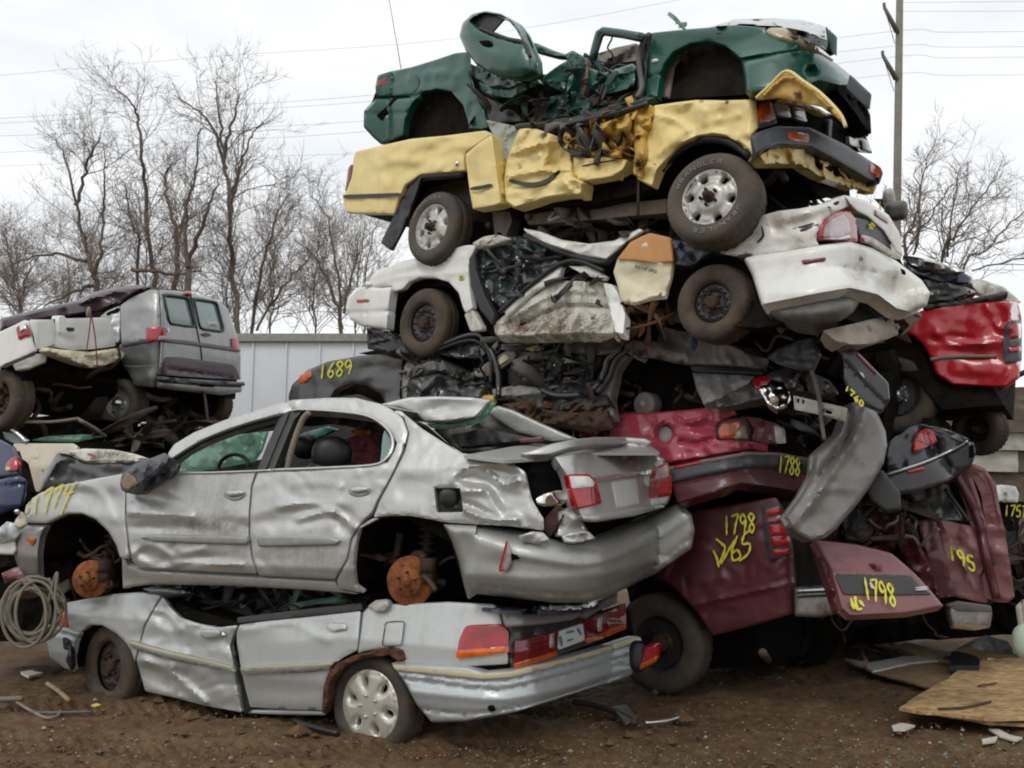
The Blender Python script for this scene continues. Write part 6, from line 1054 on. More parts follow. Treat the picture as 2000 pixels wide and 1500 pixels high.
# near-black filler for unseen wrecks; painted dark to stand as shade in the gaps
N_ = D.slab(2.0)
bw = thing('stack_filler', 'near-black filler added deep inside the tall stack, shade between the cars put into its colour', 'filler block', N_.at([(1450, 900)])[0])
block('dark_filler', [(720, 690), (800, 660), (1000, 600), (1300, 560), (1500, 600), (1700, 620), (1740, 700), (1720, 860), (1600, 1000), (1560, 1300), (1250, 1240), (1120, 930), (900, 850), (740, 790)], N_, M['gloom'], bw, d=0, depth=1.0, cr=.2, step=22)

blob('seat_back', D, 1030, 735, 36, 40, M['interior'], d_, d=-.12, dz=.12, p=3, lump=.2); sheet('door_panel', [(1070, 690), (1110, 680), (1180, 690), (1170, 730), (1140, 760), (1090, 762), (1076, 730)], D, M['trim_dark'], d_, d=-.04, step=5, cr=(.07, 6, 2), rim=.06); sheet('torn_metal', [(1085, 706), (1120, 702), (1110, 712), (1078, 716)], D, M['chrome_dull'], d_, d=.03, step=4, cr=(.03, 9, 2), rim=.03)
sheet('door_sill', [(960, 760), (1010, 752), (1062, 758), (1060, 770), (1000, 776), (964, 776)], D, M['mottled'], d_, d=.02, step=5, cr=(.04, 7, 2), rim=.05)

for i, (q_, m_, d0) in enumerate((([(800, 742), (850, 728), (905, 742), (958, 752), (956, 778), (880, 782), (802, 780)], 'dark_grey', .02), ([(806, 716), (846, 704), (884, 716), (900, 736), (850, 726), (804, 740)], 'grey_plastic', .03), ([(1072, 742), (1120, 736), (1168, 744), (1150, 772), (1090, 776)], 'black_car', .03), ([(1100, 668), (1160, 660), (1222, 664), (1206, 690), (1150, 694), (1104, 686)], 'mottled', .02), ([(985, 775), (1060, 768), (1130, 776), (1185, 770), (1198, 792), (1120, 804), (1040, 800)], 'trim_dark', .03), ([(1060, 800), (1120, 806), (1190, 800), (1196, 836), (1130, 836), (1070, 826)], 'rust_dark', .03))):
    sheet('crumpled_panel', q_, D, M[m_], d_, d=d0, step=5, cr=(.06, 6, 10+i), folds=(1.5, .05), edge=(4, .02), rim=.05)
# ------------------------------------------------------------------ loose bumper leaning
Ls = Shell((2.75, 5.75), 30, 2.0, .8, .35)
gb = tag(sheet('loose_bumper', [(1640, 843), (1653, 802), (1662, 786), (1700, 784), (1716, 812), (1730, 842), (1733, 872), (1726, 905), (1700, 950), (1677, 982), (1633, 1034), (1610, 1052), (1583, 1058), (1552, 1042), (1536, 1010), (1567, 967), (1590, 925), (1594, 885)], flat3((1640, 800, 5.95), (1540, 1010, 5.75), (1720, 900, 5.95)), M['bumper_grey'], None, step=6, edge=(10, .07), rim=.1, back=True, creases=[([(1690, 800), (1672, 850), (1640, 900), (1590, 975), (1545, 1030)], 14, .045), ([(1660, 800), (1655, 850), (1625, 895), (1600, 930)], 12, -.05)], dirt=[(1640, 900, 20, 50, .7), (1600, 1010, 50, 30, .3)], cr=(.015, 4, 1)), 'loose grey bumper cover propped upright against the heap beside the maroon pickup', 'car bumper')
pf = flat3((1700, 940, 6.1), (1760, 980, 6.0), (1720, 990, 6.05))
tag(sheet('pillar_trim', [(1690, 955), (1712, 920), (1724, 918), (1758, 962), (1760, 995), (1730, 1000), (1700, 978)], pf, M['trim_dark'], None, step=7, edge=(8, .03), rim=.06, back=True), 'dark pillar trim piece poking out behind the loose grey bumper', 'car trim')
# dark car with red lamp
K = Shell((3.50, 6.75), 22, 3.5, 1.7, .35, ((0, .05), (.3, 0), (.6, .03), (1, .2)), 1.2)
k = thing('black_sedan', 'dark sedan tail with one bright red lamp and a curved black bumper', 'car', K.O+np.array([0, 0, 1.2]))
block('underbody', [(1720, 870), (1800, 840), (1900, 865), (1900, 900), (1850, 935), (1780, 955), (1730, 930)], K, M['gloom'], k, d=-.1)
sheet('rear_panel', [(1735, 862), (1790, 826), (1850, 838), (1895, 858), (1860, 880), (1800, 904), (1734, 925), (1730, 890)], K, M['black_car'], k, d=-.02, step=6, cr=(.03, 4, 1), rim=.06)
tl = sheet('tail_light', [(1783, 868), (1794, 848), (1806, 836), (1823, 842), (1831, 863), (1812, 872), (1784, 882)], K, M['lens_red'], k, d=.03, step=4.5, edge=(5, .02), rim=.06); strokes('lamp_divider', [[(1790, 856), (1812, 866)], [(1806, 842), (1816, 870)]], K, 1.6, M['lens_deep'], tl, d=.04)
bp = sheet('rear_bumper', [(1728, 930), (1800, 907), (1867, 877), (1890, 862), (1902, 864), (1906, 886), (1897, 912), (1850, 942), (1785, 962), (1750, 966), (1736, 950)], K, M['black_car'], k, d=.06, step=5.5, edge=(8, .04), rim=.1, dirt=[(1800, 940, 80, 16, .5)])
tube('bumper_trim', [(1730, 927), (1800, 905), (1866, 876), (1890, 861)], K, .012, M['chrome_dull'], bp, d=.07); sheet('reflector', [(1770, 919), (1804, 911), (1806, 918), (1772, 926)], K, M['lens_red'], bp, d=.075, step=4, rim=.02)
sheet('tail_slot', [(1894, 870), (1902, 868), (1903, 890), (1895, 896)], K, M['black'], bp, d=.066, step=4, rim=.01)
# red pickup
T = Shell((4.30, 7.05), 33, 5.0, 1.8, .06, ((0, .08), (.25, 0), (.7, 0), (1.1, .04)), 1.75)
T.dents = [(1860, 662, 40, 10, 0, -.04), (1900, 690, 60, 14, 5, -.03), (1945, 630, 20, 30, 20, -.03), (1900, 745, 60, 16, 0, -.04)]; T.creases = [([(1830, 655), (1880, 672), (1950, 668)], 14, .03), ([(1930, 600), (1950, 640), (1970, 640)], 12, .02)]
t = thing('red_pickup', 'bright red pickup tail high on the heap at right, black wheel below it', 'pickup truck', T.O+np.array([0, 0, 1.7]))
block('underbody', [(1770, 620), (1980, 590), (1985, 740), (1960, 790), (1840, 800), (1790, 740), (1700, 690), (1700, 640)], T, M['gloom'], t, d=-.1); block('axle_mass', [(1690, 690), (1800, 660), (1960, 750), (1975, 790), (1940, 806), (1830, 800), (1700, 800)], T, M['black'], t, d=-.4)
sheet('bed_side', [(1770, 622), (1800, 606), (1860, 594), (1960, 587), (1988, 590), (1995, 620), (1996, 700), (1990, 740), (1965, 755), (1860, 750), (1828, 730), (1818, 700), (1805, 675), (1782, 655), (1768, 650)], T, M['red_truck'], t, step=5.5, edge=(8, .025), rim=.06, cr=(.012, 4, 1))
sheet('bed_rail', [(1800, 600), (1810, 596), (1860, 590), (1940, 574), (1966, 568), (1970, 575), (1962, 583), (1880, 594), (1806, 606)], T, M['seal'], t, d=.02, step=5, edge=(5, .02), rim=.08); sheet('bed_far_rail', [(1806, 596), (1850, 582), (1900, 571), (1908, 572), (1898, 581), (1850, 590)], T.slab(1.2), M['red_truck'], t, d=.0, step=5, rim=.05, back=True)
tube('side_moulding', [(1817, 703), (1860, 697), (1946, 696)], T, .018, M['frame_rail'], t, d=.012)
lb = sheet('lamp_bezel', [(1962, 636), (1970, 628), (1992, 624), (1996, 640), (1996, 705), (1962, 708), (1958, 690)], T, M['bumper_black'], t, d=.03, step=5, edge=(4, .012), rim=.05)
for p3, mm in (([(1971, 640), (1976, 634), (1994, 631), (1994, 660), (1970, 662)], 'lens_red'), ([(1970, 663), (1994, 661), (1994, 676), (1969, 677)], 'grey_plastic'), ([(1968, 678), (1994, 677), (1994, 686), (1968, 687)], 'lens_red')): sheet('tail_light', p3, T, M[mm], lb, d=.045, step=4.5, edge=(4, .012), rim=.03)
wheel(T, 1748, 770, t, .365, .215, .28, 'deep', d=-.12, yaw=-4, tyre_mat=M['rubber'], rim_mat=M['black_car'], hub_mat=M['chrome_dull'])
wires('undercarriage', [(1840, 750), (1960, 760), (1940, 800), (1850, 800)], T, 14, M['iron'], t, d=(-.7, -.2), seed=51, rad=(.01, .03), L=.5)
# scrap above the red pickup
S1 = Shell((4.2, 7.6), 33, 4.0, 1.8, .2)
s1 = thing('black_wreck', 'crumpled black car wreck with ribbed trim, jammed above the red pickup', 'car', S1.O+np.array([0, 0, 2.6]))
sheet('bent_hood', [(1764, 498), (1790, 502), (1850, 515), (1884, 528), (1880, 534), (1830, 534), (1780, 516), (1762, 508)], S1, M['chrome_dull'], s1, d=.1, step=5, cr=(.05, 5, 1), rim=.05, back=True); sheet('trunk_lid', [(1770, 510), (1820, 528), (1880, 532), (1900, 542), (1894, 556), (1850, 552), (1790, 538), (1768, 526)], S1, M['navy'], s1, d=.03, step=5, cr=(.04, 5, 2), rim=.06)
sheet('ribbed_trim', [(1780, 540), (1830, 548), (1880, 558), (1908, 570), (1860, 586), (1812, 592), (1814, 566)], S1, M['dark_grey'], s1, d=.0, step=5, cr=(.04, 6, 3), rim=.08); block('underbody', [(1770, 512), (1890, 536), (1900, 566), (1800, 600), (1770, 560)], S1, M['gloom'], s1, d=-.08)
S2 = Shell((4.6, 8.4), 33, 3.0, 1.6, .2); tag(sheet('bodywork_scrap', [(1895, 552), (1912, 544), (1960, 560), (1984, 580), (1996, 592), (1960, 590), (1905, 572)], S2, M['white_dirty'], None, step=6, cr=(.04, 4, 2), rim=.06, back=True), 'pale cream body panel lying behind the red pickup rail', 'car panel')
S3 = Shell((3.6, 6.6), 44, 3.0, 1.6, .2)
tag(blob('muffler', S3, 1750, 412, 19, 17, M['grey_plastic'], None, d=.0, dz=.2, p=4), 'rounded grey muffler sticking out right of the white sedan boot', 'muffler')
s4 = tag(sheet('marked_panel', [(1706, 388), (1730, 388), (1750, 398), (1748, 432), (1738, 426), (1722, 404)], S3, M['trim_dark'], None, d=-.05, step=5, rim=.06, back=True), 'dark scrap panel with yellow paint behind the white sedan boot', 'scrap panel')
mark('178', (1714, 392), (9, 3), (1, 22), S3, 3, s4, d=-.035); S5 = S3; tag(blob('white_tank', S3, 1736, 386, 10, 16, M['pale_plastic'], None, d=-.1, dz=.1, p=3), 'small white plastic tank under the yellow pickup bumper', 'tank')
# maroon van door section standing
V_ = Shell((3.95, 7.2), 24, 3.0, 1.6, .15, ((0, .0), (.6, .0), (1.2, .12)), .45)
V_.creases = [([(1840, 1020), (1870, 1080), (1905, 1150)], 10, .03), ([(1860, 1050), (1900, 1100), (1925, 1150)], 14, -.03)]
v = thing('maroon_van', 'maroon van body with open window and yellow number 195, standing at the right', 'van', V_.O+np.array([0, 0, .3]))
block('underbody', [(1760, 1010), (1830, 1000), (1880, 935), (1915, 915), (1950, 1040), (1972, 1165), (1930, 1170), (1830, 1160), (1790, 1100)], V_, M['gloom'], v, d=-.12)
sheet('door', [(1828, 1012), (1870, 1022), (1902, 1028), (1915, 1060), (1932, 1150), (1928, 1178), (1895, 1172), (1863, 1165), (1848, 1110)], V_, M['maroon_faded'], v, step=6, cr=(.02, 4, 2), edge=(6, .02), rim=.06, dirt=[(1890, 1130, 30, 30, .5)])
sheet('door', [(1792, 1018), (1826, 1010), (1846, 1090), (1866, 1164), (1836, 1168), (1812, 1100)], V_, M['maroon'], v, d=.03, step=6, cr=(.015, 5, 1), edge=(5, .02), rim=.08)
sheet('pillar', [(1750, 1010), (1778, 1008), (1800, 1060), (1830, 1130), (1838, 1168), (1800, 1130), (1775, 1070)], V_, M['maroon'], v, d=.0, step=6, cr=(.05, 5, 4), edge=(5, .03), rim=.08)
sheet('window_glass', [(1786, 1000), (1800, 975), (1830, 960), (1852, 968), (1880, 1000), (1890, 1020), (1840, 1018)], V_, M['glass_dark'], v, d=-.06, step=7, cr=(.03, 4, 2), rim=.02)
tube('window_frame', [(1868, 930), (1886, 962), (1904, 1000), (1916, 1036), (1926, 1090), (1946, 1168)], V_, .035, M['maroon'], v, d=.05); tube('window_frame', [(1846, 955), (1872, 990), (1892, 1018)], V_, .018, M['seal'], v, d=.02)
sheet('rear_pillar', [(1884, 916), (1906, 906), (1924, 915), (1945, 945), (1954, 1000), (1962, 1034), (1974, 1110), (1982, 1166), (1968, 1178), (1946, 1168), (1932, 1090), (1918, 1030), (1905, 985), (1888, 940)], V_, M['maroon_faded'], v, d=.02, step=5.5, holes=[[(1898, 930), (1916, 925), (1936, 960), (1944, 1010), (1946, 1022), (1926, 1024), (1914, 980)]], cr=(.02, 5, 2), edge=(5, .02), rim=.08)
sheet('reflector', [(1940, 1072), (1962, 1068), (1970, 1108), (1948, 1112)], V_, M['trim_dark'], v, d=.035, step=5, rim=.03)
mark('195', (1849, 1062), (16, 8), (5, 30), V_, 4.5, v, d=.02)
cb = sheet('bumper', [(1848, 1182), (1870, 1176), (1936, 1184), (1938, 1200), (1934, 1226), (1900, 1232), (1856, 1228), (1850, 1205)], V_, M['chrome_dull'], v, d=.2, step=5, edge=(10, .06), rim=.12); sheet('bumper_pad', [(1848, 1182), (1870, 1175), (1936, 1183), (1937, 1196), (1870, 1194)], V_, M['grey_plastic'], cb, d=.22, step=5, rim=.05)
shards('torn_metal', [(1660, 985), (1760, 970), (1800, 1060), (1740, 1070), (1680, 1050)], V_, 30, .22, M['iron'], v, d=(-.2, .2), seed=52); wires('wiring', [(1660, 970), (1780, 980), (1790, 1080), (1680, 1050)], V_, 6, M['frame_rail'], v, d=(-.1, .2), seed=53, rad=(.006, .016), L=.4)
sheet('inner_panel', [(1665, 1010), (1705, 1015), (1702, 1062), (1668, 1060)], V_, M['maroon'], v, d=.1, step=6, cr=(.04, 6, 1), rim=.06)
sheet('crumpled_panel', [(1672, 985), (1720, 970), (1765, 990), (1770, 1040), (1740, 1070), (1690, 1055)], V_, M['maroon'], v, d=0.05, step=5.5, cr=(.06, 5, 0), folds=(1.5, .05), edge=(4, .02), rim=.06)
sheet('crumpled_panel', [(1640, 1005), (1680, 990), (1700, 1030), (1690, 1062), (1650, 1058)], V_, M['trim_dark'], v, d=0.15, step=5.5, cr=(.06, 5, 1), folds=(1.5, .05), edge=(4, .02), rim=.06)
sheet('crumpled_panel', [(1745, 1040), (1790, 1050), (1830, 1130), (1836, 1176), (1800, 1140), (1770, 1100)], V_, M['maroon'], v, d=0.05, step=5.5, cr=(.06, 5, 2), folds=(1.5, .05), edge=(4, .02), rim=.06)
sheet('crumpled_panel', [(1555, 1070), (1600, 1075), (1625, 1140), (1560, 1150)], V_, M['maroon_faded'], v, d=0.1, step=5.5, cr=(.06, 5, 3), folds=(1.5, .05), edge=(4, .02), rim=.06)
sheet('crumpled_panel', [(1770, 960), (1850, 945), (1865, 975), (1800, 1000)], V_, M['grey_plastic'], v, d=-0.02, step=5.5, cr=(.06, 5, 4), folds=(1.5, .05), edge=(4, .02), rim=.06)
# hatch lid leaning on the heap
hf2 = flat3((1590, 1055, 6.1), (1840, 1185, 5.95), (1655, 1203, 5.75))
hl = tag(sheet('hatch_lid', [(1588, 1054), (1630, 1058), (1673, 1063), (1740, 1080), (1784, 1117), (1815, 1150), (1843, 1184), (1777, 1197), (1660, 1203), (1643, 1188), (1622, 1110)], hf2, M['maroon_faded'], None, step=6, edge=(8, .03), rim=.06, back=True, holes=[[(1696, 1103), (1712, 1104), (1720, 1116), (1706, 1114)]], dents=[(1690, 1090, 60, 16, 10, -.03)], creases=[([(1630, 1120), (1720, 1122), (1785, 1124)], 10, .015)], dirt=[(1650, 1190, 40, 12, .6)]), 'faded maroon hatch lid sprayed 1798, leaning low against the heap', 'car hatch')
sheet('trim_band', [(1628, 1117), (1700, 1120), (1778, 1124), (1804, 1152), (1820, 1160), (1720, 1162), (1648, 1160)], hf2, M['trim_dark'], hl, d=.014, step=6, edge=(4, .01), rim=.02)
mark('1798', (1682, 1126), (14, 3.5), (8, 44), hf2, 4, hl, d=.03); strokes('spray_number', [[(1662, 1168), (1668, 1190)], [(1670, 1164), (1674, 1188), (1684, 1188)], [(1678, 1172), (1688, 1184)]], hf2, 6, M['spray'], hl, d=.02); strokes('badge_lettering', [[(1788, 1148), (1812, 1146)], [(1788, 1152), (1812, 1150)]], hf2, 3, M['chrome_dull'], hl, d=.03); strokes('red_smear', [[(1704, 1138), (1712, 1146), (1722, 1140)], [(1728, 1134), (1736, 1146), (1748, 1142)]], hf2, 3.5, M['red_band'], hl, d=.026); strokes('white_smear', [[(1700, 1136), (1704, 1146), (1714, 1148)]], hf2, 6, M['paper'], hl, d=.024)
sheet('lid_side', [(1588, 1054), (1605, 1066), (1622, 1110), (1643, 1188), (1634, 1192), (1610, 1120)], hf2, M['maroon'], hl, d=-.06, step=5, cr=(.03, 7, 1), rim=.06)
# heap behind: added near-black filler, shade under the heap put into its colour
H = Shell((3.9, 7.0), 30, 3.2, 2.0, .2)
hw = thing('heap_filler', 'black filler added at the bottom of the right heap, its shade put into the colour', 'filler block', H.O)
block('dark_filler', [(1560, 880), (1700, 800), (1850, 820), (1880, 900), (1850, 1000), (1800, 1060), (1840, 1170), (1850, 1215), (1700, 1224), (1645, 1236), (1610, 1296), (1480, 1312), (1480, 1200), (1550, 1050)], H, M['gloom'], hw, d=-.3, cr=.22, step=24)
block('dark_filler', [(1580, 1120), (1850, 1150), (2060, 1060), (2060, 1236), (1930, 1244), (1640, 1264), (1580, 1280)], H.slab(1.5), M['gloom'], hw, d=0, depth=1.2, cr=.2, step=24)  # added further back to keep bright ground below the hatch black
shards('torn_metal', [(1560, 1060), (1640, 1080), (1640, 1200), (1560, 1200)], H, 24, .25, M['rust_dark'], hw, d=(-.3, .1), seed=54); wires('wiring', [(1560, 1050), (1800, 1000), (1840, 1200), (1560, 1210)], H, 12, M['iron'], hw, d=(-.3, .1), seed=55, rad=(.006, .016), L=.5)
mk_t = Shell((4.4, 7.8), 30, 1.5, 1.0, .2)
sp = thing('spare_tyre', 'old black tyre half hidden beneath the red pickup at right', 'tyre', mk_t.at([(1905, 835)])[0]); wheel(mk_t, 1902, 838, sp, .24, .13, .2, 'deep', yaw=30, rim_mat=M['steel_dark'])
cj = thing('headlamp_unit', 'white headlamp unit on dark junk at the right edge', 'headlamp', mk_t.at([(1965, 965)])[0])
sheet('lamp_body', [(1940, 950), (1956, 946), (1984, 950), (1990, 965), (1988, 982), (1946, 980)], mk_t, M['lens_clear'], cj, d=.1, step=5, edge=(6, .04), rim=.1, back=True)
jn = thing('junk_engine', 'dark greasy engine junk with a yellow number 1757 at the right edge', 'engine', mk_t.at([(1975, 1050)])[0])
block('engine_block', [(1950, 975), (2010, 980), (2020, 1060), (1990, 1180), (1965, 1120)], mk_t, M['gloom'], jn, d=-.02, cr=.15, step=14); mark('1757', (1962, 986), (10, .5), (-1, 22), mk_t, 3, jn, d=.06); shards('torn_metal', [(1955, 1050), (2010, 1050), (2010, 1190), (1965, 1180)], mk_t, 26, .2, M['iron'], jn, d=(-.1, .2), seed=56)
tag(block('crushed_block', [(1962, 1040), (1990, 1038), (1996, 1100), (1970, 1104)], mk_t, M['trim_dark'], None, d=.12, cr=.03), 'small dark plastic box in junk at the right edge', 'box'); tag(sheet('pale_sheet', [(1990, 1185), (2006, 1170), (2010, 1230), (1996, 1226)], mk_t, M['paper'], None, d=.2, step=6, rim=.03, back=True), 'scrap of white sheet at the right edge above the boards', 'sheet')
# concrete blocks
for i, (q0, m_, l_) in enumerate((([(1900, 760), (2080, 752), (2080, 842), (1900, 846)], 'concrete_brown', 'brown concrete block, upper course of the wall at right'), ([(1900, 847), (2080, 843), (2080, 880), (1900, 878)], 'concrete_pale', 'pale concrete slab between the courses of the wall at right'), ([(1900, 880), (1990, 881), (1990, 922), (1900, 920)], 'concrete_pale', 'small pale block below the long slab of the wall'), ([(1991, 881), (2080, 881), (2080, 922), (1991, 922)], 'concrete_brown', 'dark mossy block below the long slab of the wall'), ([(1900, 923), (2080, 923), (2080, 1060), (1900, 1060)], 'concrete_brown', 'large brown block at the bottom of the wall at right'))):
    tag(block('concrete_block', q0, Flat((0, 11.5+.06*i, 0), (0, -1, 0)), M[m_], None, d=0, depth=.6, cr=.03, step=12), l_, 'concrete block', 'blocks of the wall behind the heap')
# ------------------------------------------------------------------ ground litter at right
def slab(name, P, z, th, mat, label, cat, group=None, tilt=0):
    top = np.array([gpt(x, y, z) for x, y in P]); 
    if np.ndim(tilt): top[:, 2] += np.array(tilt)
    ring = resample(top, .12); c = ring+RNG.normal(size=ring.shape)*[.006, .006, 0]; n = len(c); bt = c-[0, 0, th]
    return tag(mk(name, np.vstack([c, bt]), [list(range(n)), [n+i for i in range(n)][::-1]]+[[(i+1) % n, i, n+i, n+(i+1) % n] for i in range(n)], mat, None, False, own_origin=True), label, cat, group)
slab('strand_board', [(1755, 1382), (1835, 1333), (1912, 1283), (2030, 1286), (2030, 1400), (1935, 1404), (1838, 1392), (1795, 1390)], .10, .02, M['strand_board'], 'large tan strand board lying on top at the right front', 'board', 'boards on the dirt')
slab('strand_board', [(1838, 1394), (1932, 1400), (2040, 1398), (2040, 1416), (1960, 1412), (1930, 1410)], .055, .02, M['strand_board'], 'strand board peeking out under the large tan board', 'board', 'boards on the dirt')
slab('strand_board', [(1702, 1312), (1770, 1296), (1880, 1290), (1850, 1330), (1826, 1346)], .06, .015, M['wood_brown'], 'dull brown board with glass crumbs behind the tan board', 'board', 'boards on the dirt')
def bar(name, P, z, rad, mat, label, cat, group=None):
    return tag(MB().tube(resamp3([gpt(x, y, z) for x, y in P]), rad, 6).build(name, mat, own_origin=True), label, cat, group)
slab('wood_plank', [(1748, 1264), (1768, 1254), (1862, 1276), (1860, 1290), (1790, 1280)], .09, .045, M['wood'], 'broken wooden plank behind the boards', 'plank')
slab('white_strip', [(1650, 1286), (1700, 1294), (1760, 1282), (1856, 1278), (1858, 1288), (1780, 1294), (1706, 1310)], .075, .02, M['white_trim'], 'bent white trim strip lying across the brown board', 'trim strip')
slab('pale_strip', [(1928, 1278), (1982, 1268), (1984, 1274), (1930, 1284)], .12, .02, M['white_trim'], 'short pale strip beside the white tub', 'trim strip')
slab('plastic_tray', [(1858, 1272), (1916, 1270), (1912, 1300), (1854, 1300)], .14, .06, M['seal'], 'black plastic tray with a red mark behind the tan board', 'tray')
tag(block('black_casing', [(1895, 1262), (1930, 1240), (1970, 1252), (1985, 1280), (1940, 1276)], Flat((0, 6.1, 0), (0, -1, .3)), M['seal'], None, d=0, depth=.2, cr=.04, step=10), 'broken black plastic casing behind the tan board', 'casing')
tag(blob('white_tub', Flat((0, 6.0, 0), (0, -1, 0)), 2030, 1256, 38, 32, M['tub'], None, dz=.15, p=2.6), 'pale green plastic tub cut by the right edge', 'tub')
bar('thin_rod', [(1832, 1384), (1880, 1382), (1935, 1370)], .115, .008, M['iron'], 'thin bent rod lying on the tan board', 'rod'); bar('bolt_rod', [(1910, 1340), (1946, 1334)], .112, .006, M['iron'], 'short dark bolt lying on the tan board', 'bolt')
for i, (P, l) in enumerate((([(1740, 1416), (1762, 1412), (1786, 1416), (1768, 1424), (1746, 1424)], 'pale wood chip left of the other two chips'), ([(1932, 1424), (1950, 1424), (1976, 1436), (1998, 1440), (1984, 1446), (1955, 1438)], 'long pale wood chip near the right corner'), ([(1914, 1442), (1950, 1438), (1944, 1446), (1916, 1450)], 'short pale wood chip in front of the long one'))): slab('wood_chip', P, .02, .012, M['paper'], l, 'wood chip', 'pale wood chips on the dirt')
bar('bent_pipe', [(1120, 1370), (1160, 1376), (1200, 1390), (1240, 1412)], .03, .025, M['iron'], 'dark bent pipe on the dirt under the rear bumper', 'pipe'); slab('grey_flap', [(1195, 1380), (1225, 1376), (1245, 1398), (1222, 1410)], .05, .02, M['grey_plastic'], 'grey flap of plastic beside the dark bent pipe', 'plastic flap'); bar('metal_strip', [(1260, 1412), (1300, 1408), (1335, 1398)], .02, .014, M['chrome_dull'], 'thin shiny metal strip on the dirt under the maroon pickup', 'metal strip')
bar('rubber_strip', [(575, 1408), (610, 1420), (660, 1432)], .02, .02, M['seal'], 'black rubber strip left of the flat hubcap tyre', 'rubber strip')
# ------------------------------------------------------------------ van on the left pile
Vn = Shell((-4.32, 10.2), 13, 6.5, 1.95, .14, ((0, .05), (.3, 0), (.8, 0), (1.2, .06), (1.9, .3)), 2.7)
Vn.dents = [(270, 620, 20, 20, 0, -.02), (265, 720, 30, 14, 0, -.03)]
vn = thing('camper_van', 'silver and dark maroon conversion van on top of the left pile, roof sagging', 'van', Vn.O+np.array([0, 0, 2.6]))
block('underbody', [(0, 640), (160, 600), (235, 600), (300, 570), (425, 592), (462, 660), (470, 740), (310, 748), (255, 745), (235, 700), (0, 720)], Vn, M['gloom'], vn, d=-.1); block('axle_mass', [(0, 720), (160, 700), (420, 745), (440, 780), (400, 800), (280, 810), (0, 800)], Vn, M['gloom'], vn, d=-.4, cr=.2, step=20)
sheet('roof', [(0, 622), (75, 603), (120, 594), (160, 584), (178, 572), (200, 566), (240, 559), (275, 556), (300, 560), (255, 580), (235, 594), (212, 604), (180, 612), (150, 618), (110, 622), (60, 630), (0, 648)], Vn, M['van_maroon'], vn, d=-.05, step=5.5, cr=(.1, 1.6, 4), edge=(8, .08), rim=.2, creases=[([(160, 590), (205, 575), (280, 562)], 8, .05)])
block('roof_deck', [(0, 626), (75, 607), (160, 589), (200, 571), (275, 560), (350, 566), (420, 586), (300, 572), (235, 598), (110, 622), (0, 645)], Vn, M['van_maroon'], vn, d=-.12, step=16)
sheet('side_panel', [(235, 597), (255, 582), (292, 566), (308, 566), (312, 600), (314, 650), (310, 662), (270, 668), (238, 672), (236, 640)], Vn, M['van_silver'], vn, step=5.5, edge=(6, .02), rim=.05, cr=(.015, 3, 1))
sheet('side_window', [(195, 618), (212, 606), (234, 597), (235, 640), (236, 668), (226, 672), (218, 640)], Vn, M['van_silver'], vn, d=-.03, step=6, cr=(.03, 4, 1), rim=.05); sheet('window_gap', [(206, 612), (232, 600), (233, 606), (212, 620)], Vn, M['black'], vn, d=-.015, step=5, rim=.02)
sheet('side_panel', [(234, 672), (270, 668), (310, 660), (312, 700), (308, 733), (303, 757), (264, 753), (252, 728), (240, 712), (232, 690)], Vn, M['van_low'], vn, step=5.5, edge=(6, .02), rim=.05, dirt=[(280, 745, 30, 12, .8)], cr=(.012, 3, 1))
rp = sheet('rear_panel', [(312, 566), (350, 568), (425, 586), (446, 604), (463, 655), (470, 695), (470, 742), (400, 738), (308, 730), (312, 690), (314, 640)], Vn, M['van_silver'], vn, step=6, edge=(7, .03), rim=.05, holes=[[(321, 577), (367, 583), (380, 637), (332, 630)], [(380, 585), (422, 592), (436, 646), (392, 640)]])
for q in ([(319, 575), (368, 581), (382, 639), (331, 632)], [(378, 583), (423, 590), (438, 648), (391, 642)]): sheet('rear_window', q, Vn, M['glass_van'], vn, d=-.02, step=8, rnd=6, rim=.02); tube('window_seal', resample(roundpoly(np.array(q+[q[0]])[:-1], 7), 8).tolist()+[q[0]], Vn, .018, M['seal'], vn, d=-.0, smooth=False)
sk = sheet('window_sticker', [(405, 628), (427, 630), (428, 640), (407, 638)], Vn, M['paper'], vn, d=-.012, step=5, rim=.004); strokes('sticker_print', [[(409, 632), (425, 634)], [(410, 635), (425, 637)]], Vn, 1.5, M['red_band'], sk, d=-.008)
tube('door_seam', [(372, 575), (384, 640), (393, 690), (395, 735)], Vn, .012, M['seal'], rp, d=.002); strokes('door_handle', [[(396, 652), (412, 655)]], Vn, 7, M['seal'], rp, d=.02); strokes('door_hinge', [[(328, 640), (331, 648)]], Vn, 4, M['chrome_dull'], rp, d=.02)
sheet('side_stripe', [(236, 672), (270, 666), (314, 660), (314, 665), (270, 672), (237, 678)], Vn, M['van_maroon'], vn, d=.022, step=5, rim=.02); sheet('side_stripe', [(316, 661), (360, 664), (470, 680), (470, 688), (360, 672), (316, 668)], Vn, M['van_maroon'], rp, d=.02, step=5, rim=.01)
strokes('gold_line', [[(240, 713), (262, 716), (308, 712), (326, 700)]], Vn, 2, M['tan'], vn, d=.01)
sheet('rear_panel_low', [(328, 697), (350, 697), (455, 712), (463, 722), (470, 742), (308, 732), (306, 728)], Vn, M['van_maroon'], rp, d=.03, step=5, edge=(4, .012), rim=.03, creases=[([(330, 722), (450, 738)], 6, -.03)]); strokes('lettering', [[(421, 709), (426, 711)], [(428, 710), (436, 712)], [(438, 712), (448, 714)]], Vn, 3, M['chrome_dull'], rp, d=.02)
